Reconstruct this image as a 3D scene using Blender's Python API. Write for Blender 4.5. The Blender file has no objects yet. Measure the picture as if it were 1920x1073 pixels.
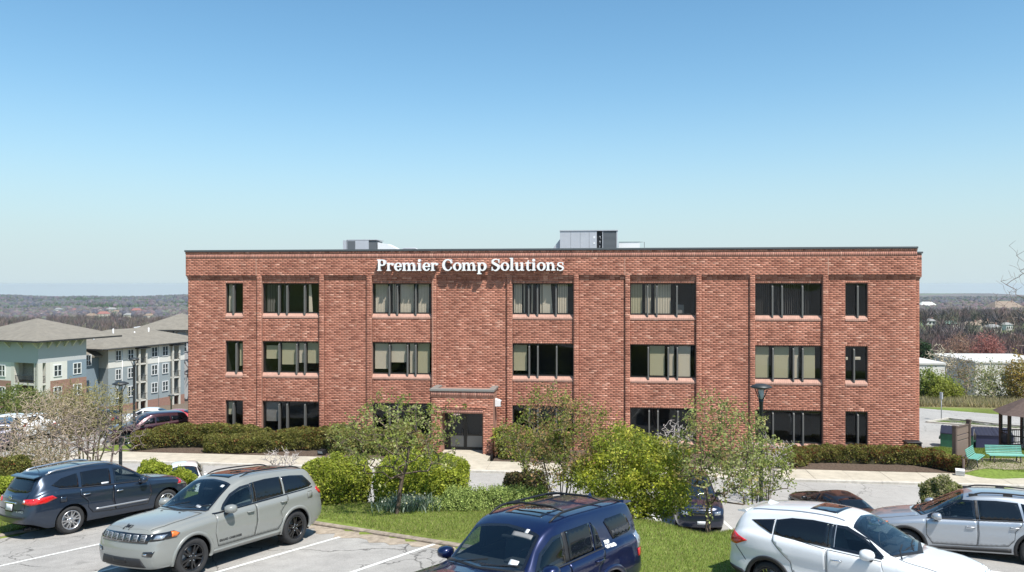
import bpy, bmesh, math, random
import numpy as np
from mathutils import Vector, Matrix
from mathutils.bvhtree import BVHTree
from mathutils.geometry import delaunay_2d_cdt

S = bpy.context.scene
C = S.collection
R = math.radians
rnd = random.Random(7)
RG = np.random.default_rng(11)

# ---------------------------------------------------------------- camera
CAMZ = 9.75
FPX = 1490.0          # focal length in pixels of the 1920 px wide photograph
cd = bpy.data.cameras.new('camera')
cam = bpy.data.objects.new('camera', cd)
C.objects.link(cam)
cam.location = (0, 0, CAMZ)
cam.rotation_euler = (R(90), 0, 0)
cd.sensor_width = 36.0
cd.lens = 36.0 * FPX / 1920.0
cd.shift_y = -3.5 / 1920.0
cd.clip_start = 0.3
cd.clip_end = 60000
S.camera = cam

# ---------------------------------------------------------------- sky and sun
SUN = Vector((-0.33, 0.475, -1.0)).normalized()          # the way the sunlight travels
w = bpy.data.worlds.new('World')
S.world = w
w.use_nodes = True
nt = w.node_tree
nt.nodes.clear()
sky = nt.nodes.new('ShaderNodeTexSky')
sky.sky_type = 'NISHITA'
sky.sun_disc = False
sky.sun_elevation = math.asin(-SUN.z)
sky.sun_rotation = math.atan2(-SUN.x, -SUN.y)
sky.altitude = 0
sky.air_density = 1.0
sky.dust_density = 0.55
sky.ozone_density = 6.0
bg = nt.nodes.new('ShaderNodeBackground')
bg.inputs['Strength'].default_value = 0.097
out = nt.nodes.new('ShaderNodeOutputWorld')
tn = nt.nodes.new('ShaderNodeMix'); tn.data_type = 'RGBA'; tn.blend_type = 'MULTIPLY'; tn.inputs['Factor'].default_value = 1.0
tn.inputs['B'].default_value = (.97, 1.27, 1.18, 1)
nt.links.new(sky.outputs[0], tn.inputs['A'])
# pale band towards the horizon, the same all the way round
tcs = nt.nodes.new('ShaderNodeTexCoord'); sep = nt.nodes.new('ShaderNodeSeparateXYZ'); nt.links.new(tcs.outputs['Generated'], sep.inputs[0])
rmp = nt.nodes.new('ShaderNodeValToRGB'); nt.links.new(sep.outputs['Z'], rmp.inputs[0])
cr_ = rmp.color_ramp; cr_.interpolation = 'B_SPLINE'
cr_.elements[0].position = 0.0; cr_.elements[0].color = (1, 1, 1, 1)
cr_.elements[1].position = 0.50; cr_.elements[1].color = (0, 0, 0, 1)
for p_, v_ in ((.03, .96), (.08, .78), (.15, .36), (.23, .10), (.33, .02)):
    q_ = cr_.elements.new(p_); q_.color = (v_, v_, v_, 1)
hz = nt.nodes.new('ShaderNodeMix'); hz.data_type = 'RGBA'; hz.inputs['B'].default_value = (4.3, 5.15, 5.4, 1)
nt.links.new(rmp.outputs[0], hz.inputs['Factor']); nt.links.new(tn.outputs['Result'], hz.inputs['A'])
nt.links.new(hz.outputs['Result'], bg.inputs['Color'])
nt.links.new(bg.outputs[0], out.inputs['Surface'])

sd = bpy.data.lights.new('sun', 'SUN')
sd.energy = 5.0
sd.angle = R(0.53)
sd.color = (1.0, 0.955, 0.89)
sun = bpy.data.objects.new('sun', sd)
C.objects.link(sun)
sun.location = (20, -30, 60)
sun.rotation_euler = SUN.to_track_quat('-Z', 'Y').to_euler()

S.view_settings.view_transform = 'Standard'
S.view_settings.look = 'None'
S.view_settings.exposure = 0.60
S.view_settings.gamma = 1.0
S.view_settings.use_curve_mapping = False
S.cycles.max_bounces = 7
S.cycles.transparent_max_bounces = 12
S.cycles.volume_bounces = 0

def pt(px, py, Y):
    """world point seen at photograph pixel (px, py) at distance Y"""
    return Vector(((px - 960) * Y / FPX, Y, CAMZ - (py - 533) * Y / FPX))

# ---------------------------------------------------------------- object helpers
def tag(o, label=None, cat=None, group=None, kind=None):
    if label: o['label'] = label
    if cat: o['category'] = cat
    if group: o['group'] = group
    if kind: o['kind'] = kind
    return o

def empty(name, loc=(0, 0, 0), rz=0.0, label=None, cat=None, group=None):
    o = bpy.data.objects.new(name, None)
    C.objects.link(o)
    o.location = loc
    o.rotation_euler = (0, 0, rz)
    o.empty_display_size = 0.2
    return tag(o, label, cat, group)

def link(name, me, parent=None):
    o = bpy.data.objects.new(name, me)
    C.objects.link(o)
    if parent is not None: o.parent = parent
    return o

def smoothstep(a, b, x):
    t = np.clip((np.asarray(x, float) - a) / (b - a), 0, 1)
    return t * t * (3 - 2 * t)

def np_mesh(name, V, F, mats, midx=None, fcol=None, smooth=False):
    """mesh from arrays; F is (n,3) or (n,4); fcol (n,3) gives one colour per face"""
    V = np.asarray(V, np.float32); F = np.asarray(F, np.int32)
    me = bpy.data.meshes.new(name)
    n, k = F.shape
    me.vertices.add(len(V)); me.vertices.foreach_set('co', V.ravel())
    me.loops.add(n * k); me.loops.foreach_set('vertex_index', F.ravel())
    me.polygons.add(n)
    me.polygons.foreach_set('loop_start', np.arange(0, n * k, k, dtype=np.int32))
    me.polygons.foreach_set('loop_total', np.full(n, k, np.int32))
    if smooth: me.polygons.foreach_set('use_smooth', np.ones(n, bool))
    if midx is not None: me.polygons.foreach_set('material_index', np.asarray(midx, np.int32))
    if fcol is not None:
        a = me.color_attributes.new('Col', 'FLOAT_COLOR', 'CORNER')
        c = np.ones((n, k, 4), np.float32); c[:, :, :3] = np.asarray(fcol, np.float32)[:, None, :]
        a.data.foreach_set('color', c.ravel())
    for m in (mats if isinstance(mats, (list, tuple)) else [mats]): me.materials.append(m)
    me.update(calc_edges=True)
    me.validate()
    return me

class MB:
    """collects polygons; build() links them as ONE mesh object"""
    def __init__(self): self.v = []; self.f = []; self.m = []; self.s = []
    def add(self, vs, fs, m=0, smooth=False):
        b = len(self.v)
        self.v += [tuple(p) for p in vs]
        for f in fs:
            self.f.append(tuple(b + i for i in f)); self.m.append(m); self.s.append(smooth)
    def box(self, x0, x1, y0, y1, z0, z1, m=0, M=None, bev=0.0):
        if bev > 0:
            b = bev
            vs = []
            for (z, i) in ((z0, b), (z0 + b, 0), (z1 - b, 0), (z1, b)):
                for (sx, sy) in ((0, 0), (1, 0), (1, 1), (0, 1)):
                    xx = (x1 - i) if sx else (x0 + i); yy = (y1 - i) if sy else (y0 + i)
                    vs.append((xx, yy, z))
            fs = [(3, 2, 1, 0), (12, 13, 14, 15)]
            for L in range(3):
                for k in range(4):
                    a = L * 4 + k; c = L * 4 + (k + 1) % 4
                    fs.append((a, c, c + 4, a + 4))
        else:
            vs = [(x0, y0, z0), (x1, y0, z0), (x1, y1, z0), (x0, y1, z0), (x0, y0, z1), (x1, y0, z1), (x1, y1, z1), (x0, y1, z1)]
            fs = [(3, 2, 1, 0), (4, 5, 6, 7), (0, 1, 5, 4), (1, 2, 6, 5), (2, 3, 7, 6), (3, 0, 4, 7)]
        if M is not None: vs = [tuple(M @ Vector(p)) for p in vs]
        self.add(vs, fs, m); return self
    def prism(self, poly, a, b, axis='y', m=0, M=None):
        """extrude a 2D polygon between a and b along an axis"""
        def P(p, t): return {'y': (p[0], t, p[1]), 'x': (t, p[0], p[1]), 'z': (p[0], p[1], t)}[axis]
        n = len(poly)
        vs = [P(p, a) for p in poly] + [P(p, b) for p in poly]
        fs = [tuple(range(n)), tuple(range(2 * n - 1, n - 1, -1))] + [((i + 1) % n, i, n + i, n + (i + 1) % n) for i in range(n)]
        if M is not None: vs = [tuple(M @ Vector(p)) for p in vs]
        self.add(vs, fs, m); return self
    def tube(self, pts, r, n=8, m=0, cap=True, smooth=True, flat=1.0):
        pts = [Vector(p) for p in pts]
        rs = r if isinstance(r, (list, tuple)) else [r] * len(pts)
        vs = []; fs = []
        up = Vector((0, 0, 1))
        for i, p in enumerate(pts):
            d = (pts[min(i + 1, len(pts) - 1)] - pts[max(i - 1, 0)]).normalized()
            a = d.cross(up)
            if a.length < 1e-3: a = d.cross(Vector((0, 1, 0)))
            a.normalize(); b = a.cross(d)
            for k in range(n):
                t = 2 * math.pi * k / n
                vs.append(p + a * math.cos(t) * rs[i] + b * math.sin(t) * rs[i] * flat)
        for i in range(len(pts) - 1):
            for k in range(n):
                q = (k + 1) % n
                fs.append((i * n + k, i * n + q, (i + 1) * n + q, (i + 1) * n + k))
        self.add(vs, fs, m, smooth)
        if cap:
            b0 = len(self.v) - len(vs)
            self.f.append(tuple(b0 + k for k in range(n - 1, -1, -1))); self.m.append(m); self.s.append(False)
            self.f.append(tuple(b0 + (len(pts) - 1) * n + k for k in range(n))); self.m.append(m); self.s.append(False)
        return self
    def lathe(self, prof, n=24, axis='z', c=(0, 0, 0), m=0, smooth=True):
        vs = []; fs = []
        for (r, h) in prof:
            for k in range(n):
                t = 2 * math.pi * k / n
                a, b = r * math.cos(t), r * math.sin(t)
                p = {'z': (a, b, h), 'y': (a, h, b), 'x': (h, a, b)}[axis]
                vs.append((p[0] + c[0], p[1] + c[1], p[2] + c[2]))
        for i in range(len(prof) - 1):
            for k in range(n):
                q = (k + 1) % n
                fs.append((i * n + k, i * n + q, (i + 1) * n + q, (i + 1) * n + k))
        self.add(vs, fs, m, smooth); return self
    def mesh(self, name, mats):
        me = bpy.data.meshes.new(name)
        me.from_pydata(self.v, [], self.f)
        for mm in (mats if isinstance(mats, (list, tuple)) else [mats]): me.materials.append(mm)
        me.polygons.foreach_set('material_index', self.m)
        me.polygons.foreach_set('use_smooth', self.s)
        me.update()
        return me
    def build(self, name, mats, parent=None, label=None, cat=None, group=None, kind=None, M=None):
        me = self.mesh(name, mats)
        if M is not None: me.transform(M)
        return tag(link(name, me, parent), label, cat, group, kind)

# ---------------------------------------------------------------- materials
def lin(c):
    return tuple(((x / 12.92) if x <= 0.04045 else ((x + 0.055) / 1.055) ** 2.4) for x in c)

def mat(name, col, rough=0.7, metal=0.0, spec=0.5, coat=0.0, noise=None, bump=None, attr=False, trans=None, col2=None, alpha=None):
    """noise=(scale, amount): brightness mottling; col2: second colour mixed by noise; bump=(scale, strength, distance)"""
    m = bpy.data.materials.new(name); m.use_nodes = True
    nt = m.node_tree; N = nt.nodes; L = nt.links
    if not metal > .8: col = tuple(c * .87 for c in col)
    b = N['Principled BSDF']
    b.inputs['Base Color'].default_value = (*col, 1)
    b.inputs['Roughness'].default_value = rough
    b.inputs['Metallic'].default_value = metal
    b.inputs['Specular IOR Level'].default_value = spec
    if coat:
        b.inputs['Coat Weight'].default_value = coat
        b.inputs['Coat Roughness'].default_value = 0.03
    src = None
    if attr:
        a = N.new('ShaderNodeVertexColor'); a.layer_name = 'Col'; src = a.outputs['Color']
    if noise or bump or col2:
        tc = N.new('ShaderNodeTexCoord')
    if noise or col2:
        sc, am = noise if noise else (3.0, 0.5)
        nz = N.new('ShaderNodeTexNoise'); nz.inputs['Scale'].default_value = sc
        nz.inputs['Detail'].default_value = 8; nz.inputs['Roughness'].default_value = 0.65
        L.new(tc.outputs['Object'], nz.inputs['Vector'])
        mx = N.new('ShaderNodeMix'); mx.data_type = 'RGBA'
        if col2:
            mr = N.new('ShaderNodeMapRange'); mr.inputs['From Min'].default_value = 0.38; mr.inputs['From Max'].default_value = 0.62
            L.new(nz.outputs['Fac'], mr.inputs['Value']); L.new(mr.outputs[0], mx.inputs['Factor'])
            mx.inputs['A'].default_value = (*col, 1); mx.inputs['B'].default_value = (*col2, 1)
        else:
            mx.blend_type = 'MULTIPLY'; mx.inputs['Factor'].default_value = 1.0
            mr = N.new('ShaderNodeMapRange'); mr.inputs['From Min'].default_value = 0.3; mr.inputs['From Max'].default_value = 0.7
            mr.inputs['To Min'].default_value = 1 - am; mr.inputs['To Max'].default_value = 1 + am
            L.new(nz.outputs['Fac'], mr.inputs['Value'])
            if src is not None: L.new(src, mx.inputs['A'])
            else: mx.inputs['A'].default_value = (*col, 1)
            L.new(mr.outputs[0], mx.inputs['B'])
        src = mx.outputs['Result']
    if src is not None: L.new(src, b.inputs['Base Color'])
    if bump:
        nb = N.new('ShaderNodeTexNoise'); nb.inputs['Scale'].default_value = bump[0]; nb.inputs['Detail'].default_value = 6
        L.new(tc.outputs['Object'], nb.inputs['Vector'])
        bp = N.new('ShaderNodeBump'); bp.inputs['Strength'].default_value = bump[1]; bp.inputs['Distance'].default_value = bump[2]
        L.new(nb.outputs['Fac'], bp.inputs['Height']); L.new(bp.outputs[0], b.inputs['Normal'])
    if trans:                                   # leaves: light passes through them
        t = N.new('ShaderNodeBsdfTranslucent'); ms = N.new('ShaderNodeMixShader'); ms.inputs[0].default_value = trans
        if src is not None: L.new(src, t.inputs['Color'])
        else: t.inputs['Color'].default_value = (*col, 1)
        L.new(b.outputs[0], ms.inputs[1]); L.new(t.outputs[0], ms.inputs[2])
        L.new(ms.outputs[0], N['Material Output'].inputs['Surface'])
    return m

def glass_mat(name, tint, refl_rough=0.0, wob=0.0, facing=0.1, wscale=0.5):
    """window glass: tinted see-through sheet with a fresnel mirror"""
    m = bpy.data.materials.new(name); m.use_nodes = True
    nt = m.node_tree; N = nt.nodes; L = nt.links; N.remove(N['Principled BSDF'])
    tr = N.new('ShaderNodeBsdfTransparent'); tr.inputs[0].default_value = (*tint, 1)
    gl = N.new('ShaderNodeBsdfGlossy'); gl.inputs['Roughness'].default_value = refl_rough; gl.inputs['Color'].default_value = (.9, .95, 1, 1)
    lw = N.new('ShaderNodeLayerWeight'); lw.inputs['Blend'].default_value = 0.5      # same from both sides
    fr = N.new('ShaderNodeMath'); fr.operation = 'POWER'; fr.inputs[1].default_value = 4.0; L.new(lw.outputs['Facing'], fr.inputs[0])
    ma = N.new('ShaderNodeMath'); ma.operation = 'MULTIPLY_ADD'; ma.inputs[1].default_value = 0.7; ma.inputs[2].default_value = .035 + facing
    mx = N.new('ShaderNodeMixShader')
    if wob:
        tc = N.new('ShaderNodeTexCoord'); nz = N.new('ShaderNodeTexNoise'); nz.inputs['Scale'].default_value = wscale; nz.inputs['Detail'].default_value = 1
        L.new(tc.outputs['Object'], nz.inputs['Vector'])
        bp = N.new('ShaderNodeBump'); bp.inputs['Strength'].default_value = 1.0; bp.inputs['Distance'].default_value = wob
        L.new(nz.outputs['Fac'], bp.inputs['Height']); L.new(bp.outputs[0], gl.inputs['Normal'])
    L.new(fr.outputs[0], ma.inputs[0]); L.new(ma.outputs[0], mx.inputs[0])
    L.new(tr.outputs[0], mx.inputs[1]); L.new(gl.outputs[0], mx.inputs[2])
    L.new(mx.outputs[0], N['Material Output'].inputs['Surface'])
    return m

# ---------------------------------------------------------------- flat patches with holes, text
def tri2d(poly, step, holes=()):
    """triangulate a 2D polygon with interior grid points about `step` apart"""
    P = [Vector(p) for p in poly]
    pts = []; loops = []
    def dens(Q):
        o = []
        for i in range(len(Q)):
            a, b = Vector(Q[i]), Vector(Q[(i + 1) % len(Q)])
            k = max(1, int((b - a).length / step + .5))
            for j in range(k): o.append(a.lerp(b, j / k))
        return o
    for Q in [P] + [list(h) for h in holes]:
        q = dens(Q); s = len(pts); pts += q; loops.append(list(range(s, len(pts))))
    edges = [(l[i], l[(i + 1) % len(l)]) for l in loops for i in range(len(l))]
    xs = [p[0] for p in P]; ys = [p[1] for p in P]
    nx = int((max(xs) - min(xs)) / step); ny = int((max(ys) - min(ys)) / step)
    B = np.array([(p[0], p[1]) for p in pts])
    def inside(x, y, Q):
        c = False; n = len(Q)
        for i in range(n):
            x1, y1 = Q[i][0], Q[i][1]; x2, y2 = Q[(i + 1) % n][0], Q[(i + 1) % n][1]
            if (y1 > y) != (y2 > y) and x < (x2 - x1) * (y - y1) / (y2 - y1) + x1: c = not c
        return c
    for i in range(1, nx + 1):
        for j in range(1, ny + 1):
            x = min(xs) + i * step; y = min(ys) + (j + .5 * (i % 2)) * step
            if inside(x, y, P) and not any(inside(x, y, h) for h in holes):
                if np.min(np.hypot(B[:, 0] - x, B[:, 1] - y)) > step * .45: pts.append(Vector((x, y)))
    r = delaunay_2d_cdt([Vector((p[0], p[1])) for p in pts], edges, [], 1 if not holes else 2, 1e-6)
    V = [tuple(v) for v in r[0]]; F = [tuple(f) for f in r[2]]
    if holes:
        G = []
        for f in F:
            cx = sum(V[i][0] for i in f) / 3; cy = sum(V[i][1] for i in f) / 3
            if inside(cx, cy, P) and not any(inside(cx, cy, h) for h in holes): G.append(f)
        F = G
    return V, F

def text2d(txt, size, shear=0.0, bold=0.0, spacing=1.0):
    cu = bpy.data.curves.new('t', 'FONT'); cu.body = txt; cu.size = size; cu.align_x = 'CENTER'; cu.align_y = 'CENTER'
    cu.shear = shear; cu.offset = bold; cu.space_character = spacing; cu.resolution_u = 3
    o = bpy.data.objects.new('t', cu); C.objects.link(o)
    dg = bpy.context.evaluated_depsgraph_get(); dg.update()
    me = bpy.data.meshes.new_from_object(o.evaluated_get(dg))
    V = [tuple(v.co) for v in me.vertices]; F = [tuple(p.vertices) for p in me.polygons]
    bpy.data.objects.remove(o); bpy.data.curves.remove(cu); bpy.data.meshes.remove(me)
    return V, F

def pchip(xs, ys, x):
    xs = np.asarray(xs, float); ys = np.asarray(ys, float); x = np.asarray(x, float)
    h = np.diff(xs); d = np.diff(ys) / h
    m = np.zeros(len(xs)); m[0] = d[0]; m[-1] = d[-1]
    for i in range(1, len(xs) - 1):
        if d[i - 1] * d[i] > 0:
            w1 = 2 * h[i] + h[i - 1]; w2 = h[i] + 2 * h[i - 1]
            m[i] = (w1 + w2) / (w1 / d[i - 1] + w2 / d[i])
    i = np.clip(np.searchsorted(xs, x) - 1, 0, len(xs) - 2)
    t = np.clip((x - xs[i]) / h[i], 0, 1)
    return ys[i] * (2 * t**3 - 3 * t**2 + 1) + h[i] * m[i] * (t**3 - 2 * t**2 + t) + ys[i + 1] * (-2 * t**3 + 3 * t**2) + h[i] * m[i + 1] * (t**3 - t**2)

def poly_dist(x, y, P):
    """distance (>0 outside, <=0 inside -> 0) of points to polygon P, numpy"""
    x = np.asarray(x, float); y = np.asarray(y, float)
    d = np.full(x.shape, 1e9); c = np.zeros(x.shape, bool); n = len(P)
    for i in range(n):
        x1, y1 = P[i]; x2, y2 = P[(i + 1) % n]
        ex, ey = x2 - x1, y2 - y1
        t = np.clip(((x - x1) * ex + (y - y1) * ey) / (ex * ex + ey * ey + 1e-12), 0, 1)
        d = np.minimum(d, np.hypot(x - x1 - t * ex, y - y1 - t * ey))
        if y2 != y1: c ^= ((y1 > y) != (y2 > y)) & (x < (x2 - x1) * (y - y1) / (y2 - y1) + x1)
    return d, c
# ================================================================ building frame
WO = Vector((-19.95, 48.72, 0)); WA = math.atan2(43.76 - 48.72, 22.29 + 19.95)
WL = 42.53
UD = Vector((math.cos(WA), math.sin(WA), 0)); ND = Vector((-math.sin(WA), math.cos(WA), 0))
WM = Matrix.Translation(WO) @ Matrix.Rotation(WA, 4, 'Z')          # local (u, v into the wall, z) -> world
def W(u, v, z=0.0): return WM @ Vector((u, v, z))
def sx_(px): return (219 + 0.018 * (px - 437)) / 7.11
def u_of(px):
    """wall coordinate u of photograph column px"""
    X = (px - 960) / sx_(px); Y = FPX / sx_(px)
    return (Vector((X, Y, 0)) - WO).dot(UD)
def z_of(px, py): return CAMZ - (py - 533) / sx_(px)

# ================================================================ terrain height
UPPER = [(-24, 3), (-14.6, 17.4), (-12.6, 20.7), (-10.3, 24.3), (-5.2, 20.75), (-1.7, 18.3), (1.2, 16.3), (2.6, 14.0), (3.5, 12.6), (4.5, 14.9), (6.6, 17.6), (8.5, 19.4), (9.7, 20.8), (20, 22.6), (45, 24), (45, -40), (-40, -40), (-40, 3)]
TOE = 29.2
def upz(x, y): return 3.82 - 0.081 * (np.asarray(y, float) - 18) + 0.024 * np.clip(x, -20, 20) - .085 * np.clip(np.asarray(x, float) - 3.5, 0, 15)
LT = ([-200, 45, 52, 60, 75, 100, 135, 200, 400, 1200, 2000, 3200, 6000, 20000, 60000], [0, 0, -.2, -1, -4, -9.3, -10.7, -16, -28, -42, -50, -51, -95, -260, -900])
RT = ([-200, 45, 50, 75, 85, 120, 200, 400, 550, 800, 1200, 3000, 6500, 20000, 60000], [0, 0, -.9, -1.9, -3, -8, -18, -22, -18, -26, -38, -53, -110, -260, -900])
def height(x, y):
    x = np.asarray(x, float); y = np.asarray(y, float)
    x, y = np.broadcast_arrays(x, y)
    zl = np.interp(y, *LT); zr = np.interp(y, *RT)
    k = smoothstep(-12, 18, x / np.maximum(1, y / 60))
    z = zl * (1 - k) + zr * k
    far = smoothstep(400, 1500, y)
    z = z + far * (5 * np.sin(x / 190 + y / 430) + 4 * np.sin(x / 77 + 1.3) * np.cos(y / 300) + 2.0 * np.sin(x / 31))
    z = z + smoothstep(5200, 6500, y) * smoothstep(900, 3200, x) * 22 * (1 + np.sin(x / 500 + .4))
    # lawn mound at the right-hand end of the building
    b = smoothstep(22.2, 24.5, x) * smoothstep(38.2, 41.5, y) * (1 - smoothstep(44.8, 49.5, y)) * (1 - smoothstep(34, 40, x))
    z = z + np.clip(.75 - .13 * (x - 22.5), .42, .75) * b
    # slope up to the upper parking lot, ground rising behind the camera
    d, ins = poly_dist(x, y, UPPER)
    d = np.where(ins, 0, d)
    e = np.maximum(0, TOE - y)
    r = d / (d + e + 1e-6)
    u = upz(x, np.maximum(y, 2)) + 0.09 * smoothstep(0, .3, d) + 0.02 * (2 - np.minimum(y, 2)) * 6
    k3 = smoothstep(3.2, 4.8, x); t = 1 - smoothstep(0, 1, (r - (.28 - .12 * k3)) / (.50 - .16 * k3))
    t = np.where(y > TOE, 0, t)
    t = np.where(ins, 1, t)
    side = 1 - smoothstep(-14, -30, x) * 0.0
    return z * (1 - t) + u * t * side
def H(x, y): return float(height(np.array([x]), np.array([y]))[0])

LOWER = [(-75, TOE), (60, TOE)] + [tuple(W(u, v).xy) for (u, v) in ((66, -5.47), (-22, -5.47), (-22, 12), (-45, 14))] + [(-80, 66)]
LOWER = [(-75, TOE), (60, TOE), tuple(W(70, -5.47).xy), tuple(W(-4.6, -5.47).xy), tuple(W(-4.6, 20).xy), (-26, 70), (-85, 70)]
SIDE = [(22.5, 46), (34, 46.5), (46, 44), (70, 40), (80, 48), (52, 61), (44, 68.5), (38.2, 74.6), (20, 79), (22, 60)]
GISLE = [(33.6, 64.5), (36.6, 66.8), (38.5, 63.5), (41.6, 60), (46, 55.5), (45.2, 54.6), (39.8, 58.6), (36.6, 61.8)]
SOIL = [tuple(W(u, v).xy) for (u, v) in ((-1.6, -3.3), (15, -3.3), (15.0, 0.5), (-1.6, .5))]

# ---------------------------------------------------------------- ground sheet
def axis(lo, hi, step, far, g):
    a = list(np.arange(lo, hi, step)); s = step; p = hi
    while p < far: a.append(p); s *= g; p += s
    s = step; p = lo
    pre = []
    while p > -far: s *= g; p -= s; pre.append(p)
    return np.array(pre[::-1] + a)
ax_ = axis(-34, 36, 0.42, 8300, 1.07); ay_ = axis(6, 76, 0.42, 8300, 1.055)
ay_ = ay_[ay_ > -400]
GX, GY = np.meshgrid(ax_, ay_)
GZ = height(GX, GY)
dd, i1 = poly_dist(GX, GY, UPPER); d2, i2 = poly_dist(GX, GY, LOWER); d3, i3 = poly_dist(GX, GY, SIDE); d4, i4 = poly_dist(GX, GY, GISLE)
BLD = [tuple(W(u, v).xy) for (u, v) in ((-.0, -5.47), (WL + .1, -5.47), (WL + .1, 20), (-.0, 20))]
d5, i5 = poly_dist(GX, GY, BLD)
low = (i1 & (dd > .25)) | (i2 & (d2 > .25)) | (i3 & (d3 > .25) & ~(i4 | (d4 < .3)))
GZ = GZ - np.where(low, .16, 0) - np.where(i5 & (d5 > .2), .2, 0)
def vnoise(x, y, s, seed=0):
    r = np.random.default_rng(seed).random((64, 64))
    a = np.asarray(x) / s; b = np.asarray(y) / s
    i = np.floor(a).astype(int); j = np.floor(b).astype(int); f = a - i; g = b - j
    f = f * f * (3 - 2 * f); g = g * g * (3 - 2 * g)
    q = lambda p, t: r[p % 64, t % 64]
    return q(i, j) * (1 - f) * (1 - g) + q(i + 1, j) * f * (1 - g) + q(i, j + 1) * (1 - f) * g + q(i + 1, j + 1) * f * g
ny_, nx_ = GX.shape
idx = np.arange(ny_ * nx_).reshape(ny_, nx_)
F = np.stack([idx[:-1, :-1], idx[:-1, 1:], idx[1:, 1:], idx[1:, :-1]], -1).reshape(-1, 4)
fx = (GX[:-1, :-1] + GX[1:, 1:]).ravel() / 2; fy = (GY[:-1, :-1] + GY[1:, 1:]).ravel() / 2
n1 = vnoise(fx, fy, 2.3, 1)[:, None]; n2 = vnoise(fx, fy, 9, 2)[:, None]; n3 = vnoise(fx, fy, 120, 3)[:, None]; n4 = vnoise(fx, fy, 35, 4)[:, None]
grass = np.array([.10, .15, .028]) * (.75 + .5 * n1) + np.array([.05, .03, .01]) * n2
dry = np.array([.27, .22, .125]) * (.7 + .6 * n1)
wood = np.array([.115, .09, .07]) * (.7 + .6 * n4)
field = np.array([.10, .135, .05]) * (.8 + .4 * n4)
kd = smoothstep(74, 78, fy + .35 * (fx - 40))[:, None]
kw = np.maximum(smoothstep(105, 135, fy), 1 - smoothstep(-60, -38, fy))[:, None]
col = grass * (1 - kd) + dry * kd
col = col * (1 - kw) + wood * kw
kf = ((n3 > .62) & (fy[:, None] > 350)).astype(float) * .8
kf = np.maximum(kf, (smoothstep(430, 460, fy) * (1 - smoothstep(640, 700, fy)) * (fx > 0))[:, None] * .85)
col = col * (1 - kf) + field * kf
M_ground = mat('ground_grass', (.1, .15, .03), rough=.95, spec=.15, attr=True, noise=(6.0, .35), bump=(30, .5, .03))
me = np_mesh('ground', np.stack([GX, GY, GZ], -1).reshape(-1, 3), F, M_ground, fcol=col, smooth=True)
tag(link('ground', me), kind='structure')

# ---------------------------------------------------------------- paved sheets
def sheet(name, poly, off, m, step=1.0, zf=None, parent=None, kind='structure', thick=0):
    V, F = tri2d(poly, step)
    A = np.array(V); z = height(A[:, 0], A[:, 1]) if zf is None else zf(A[:, 0], A[:, 1])
    P = np.c_[A, z + off]
    me = bpy.data.meshes.new(name); me.from_pydata([tuple(p) for p in P], [], F); me.materials.append(m)
    me.polygons.foreach_set('use_smooth', [True] * len(F)); me.update()
    if me.polygons and sum(p.normal.z for p in me.polygons) < 0: me.flip_normals()
    return tag(link(name, me, parent), kind=kind)

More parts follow.
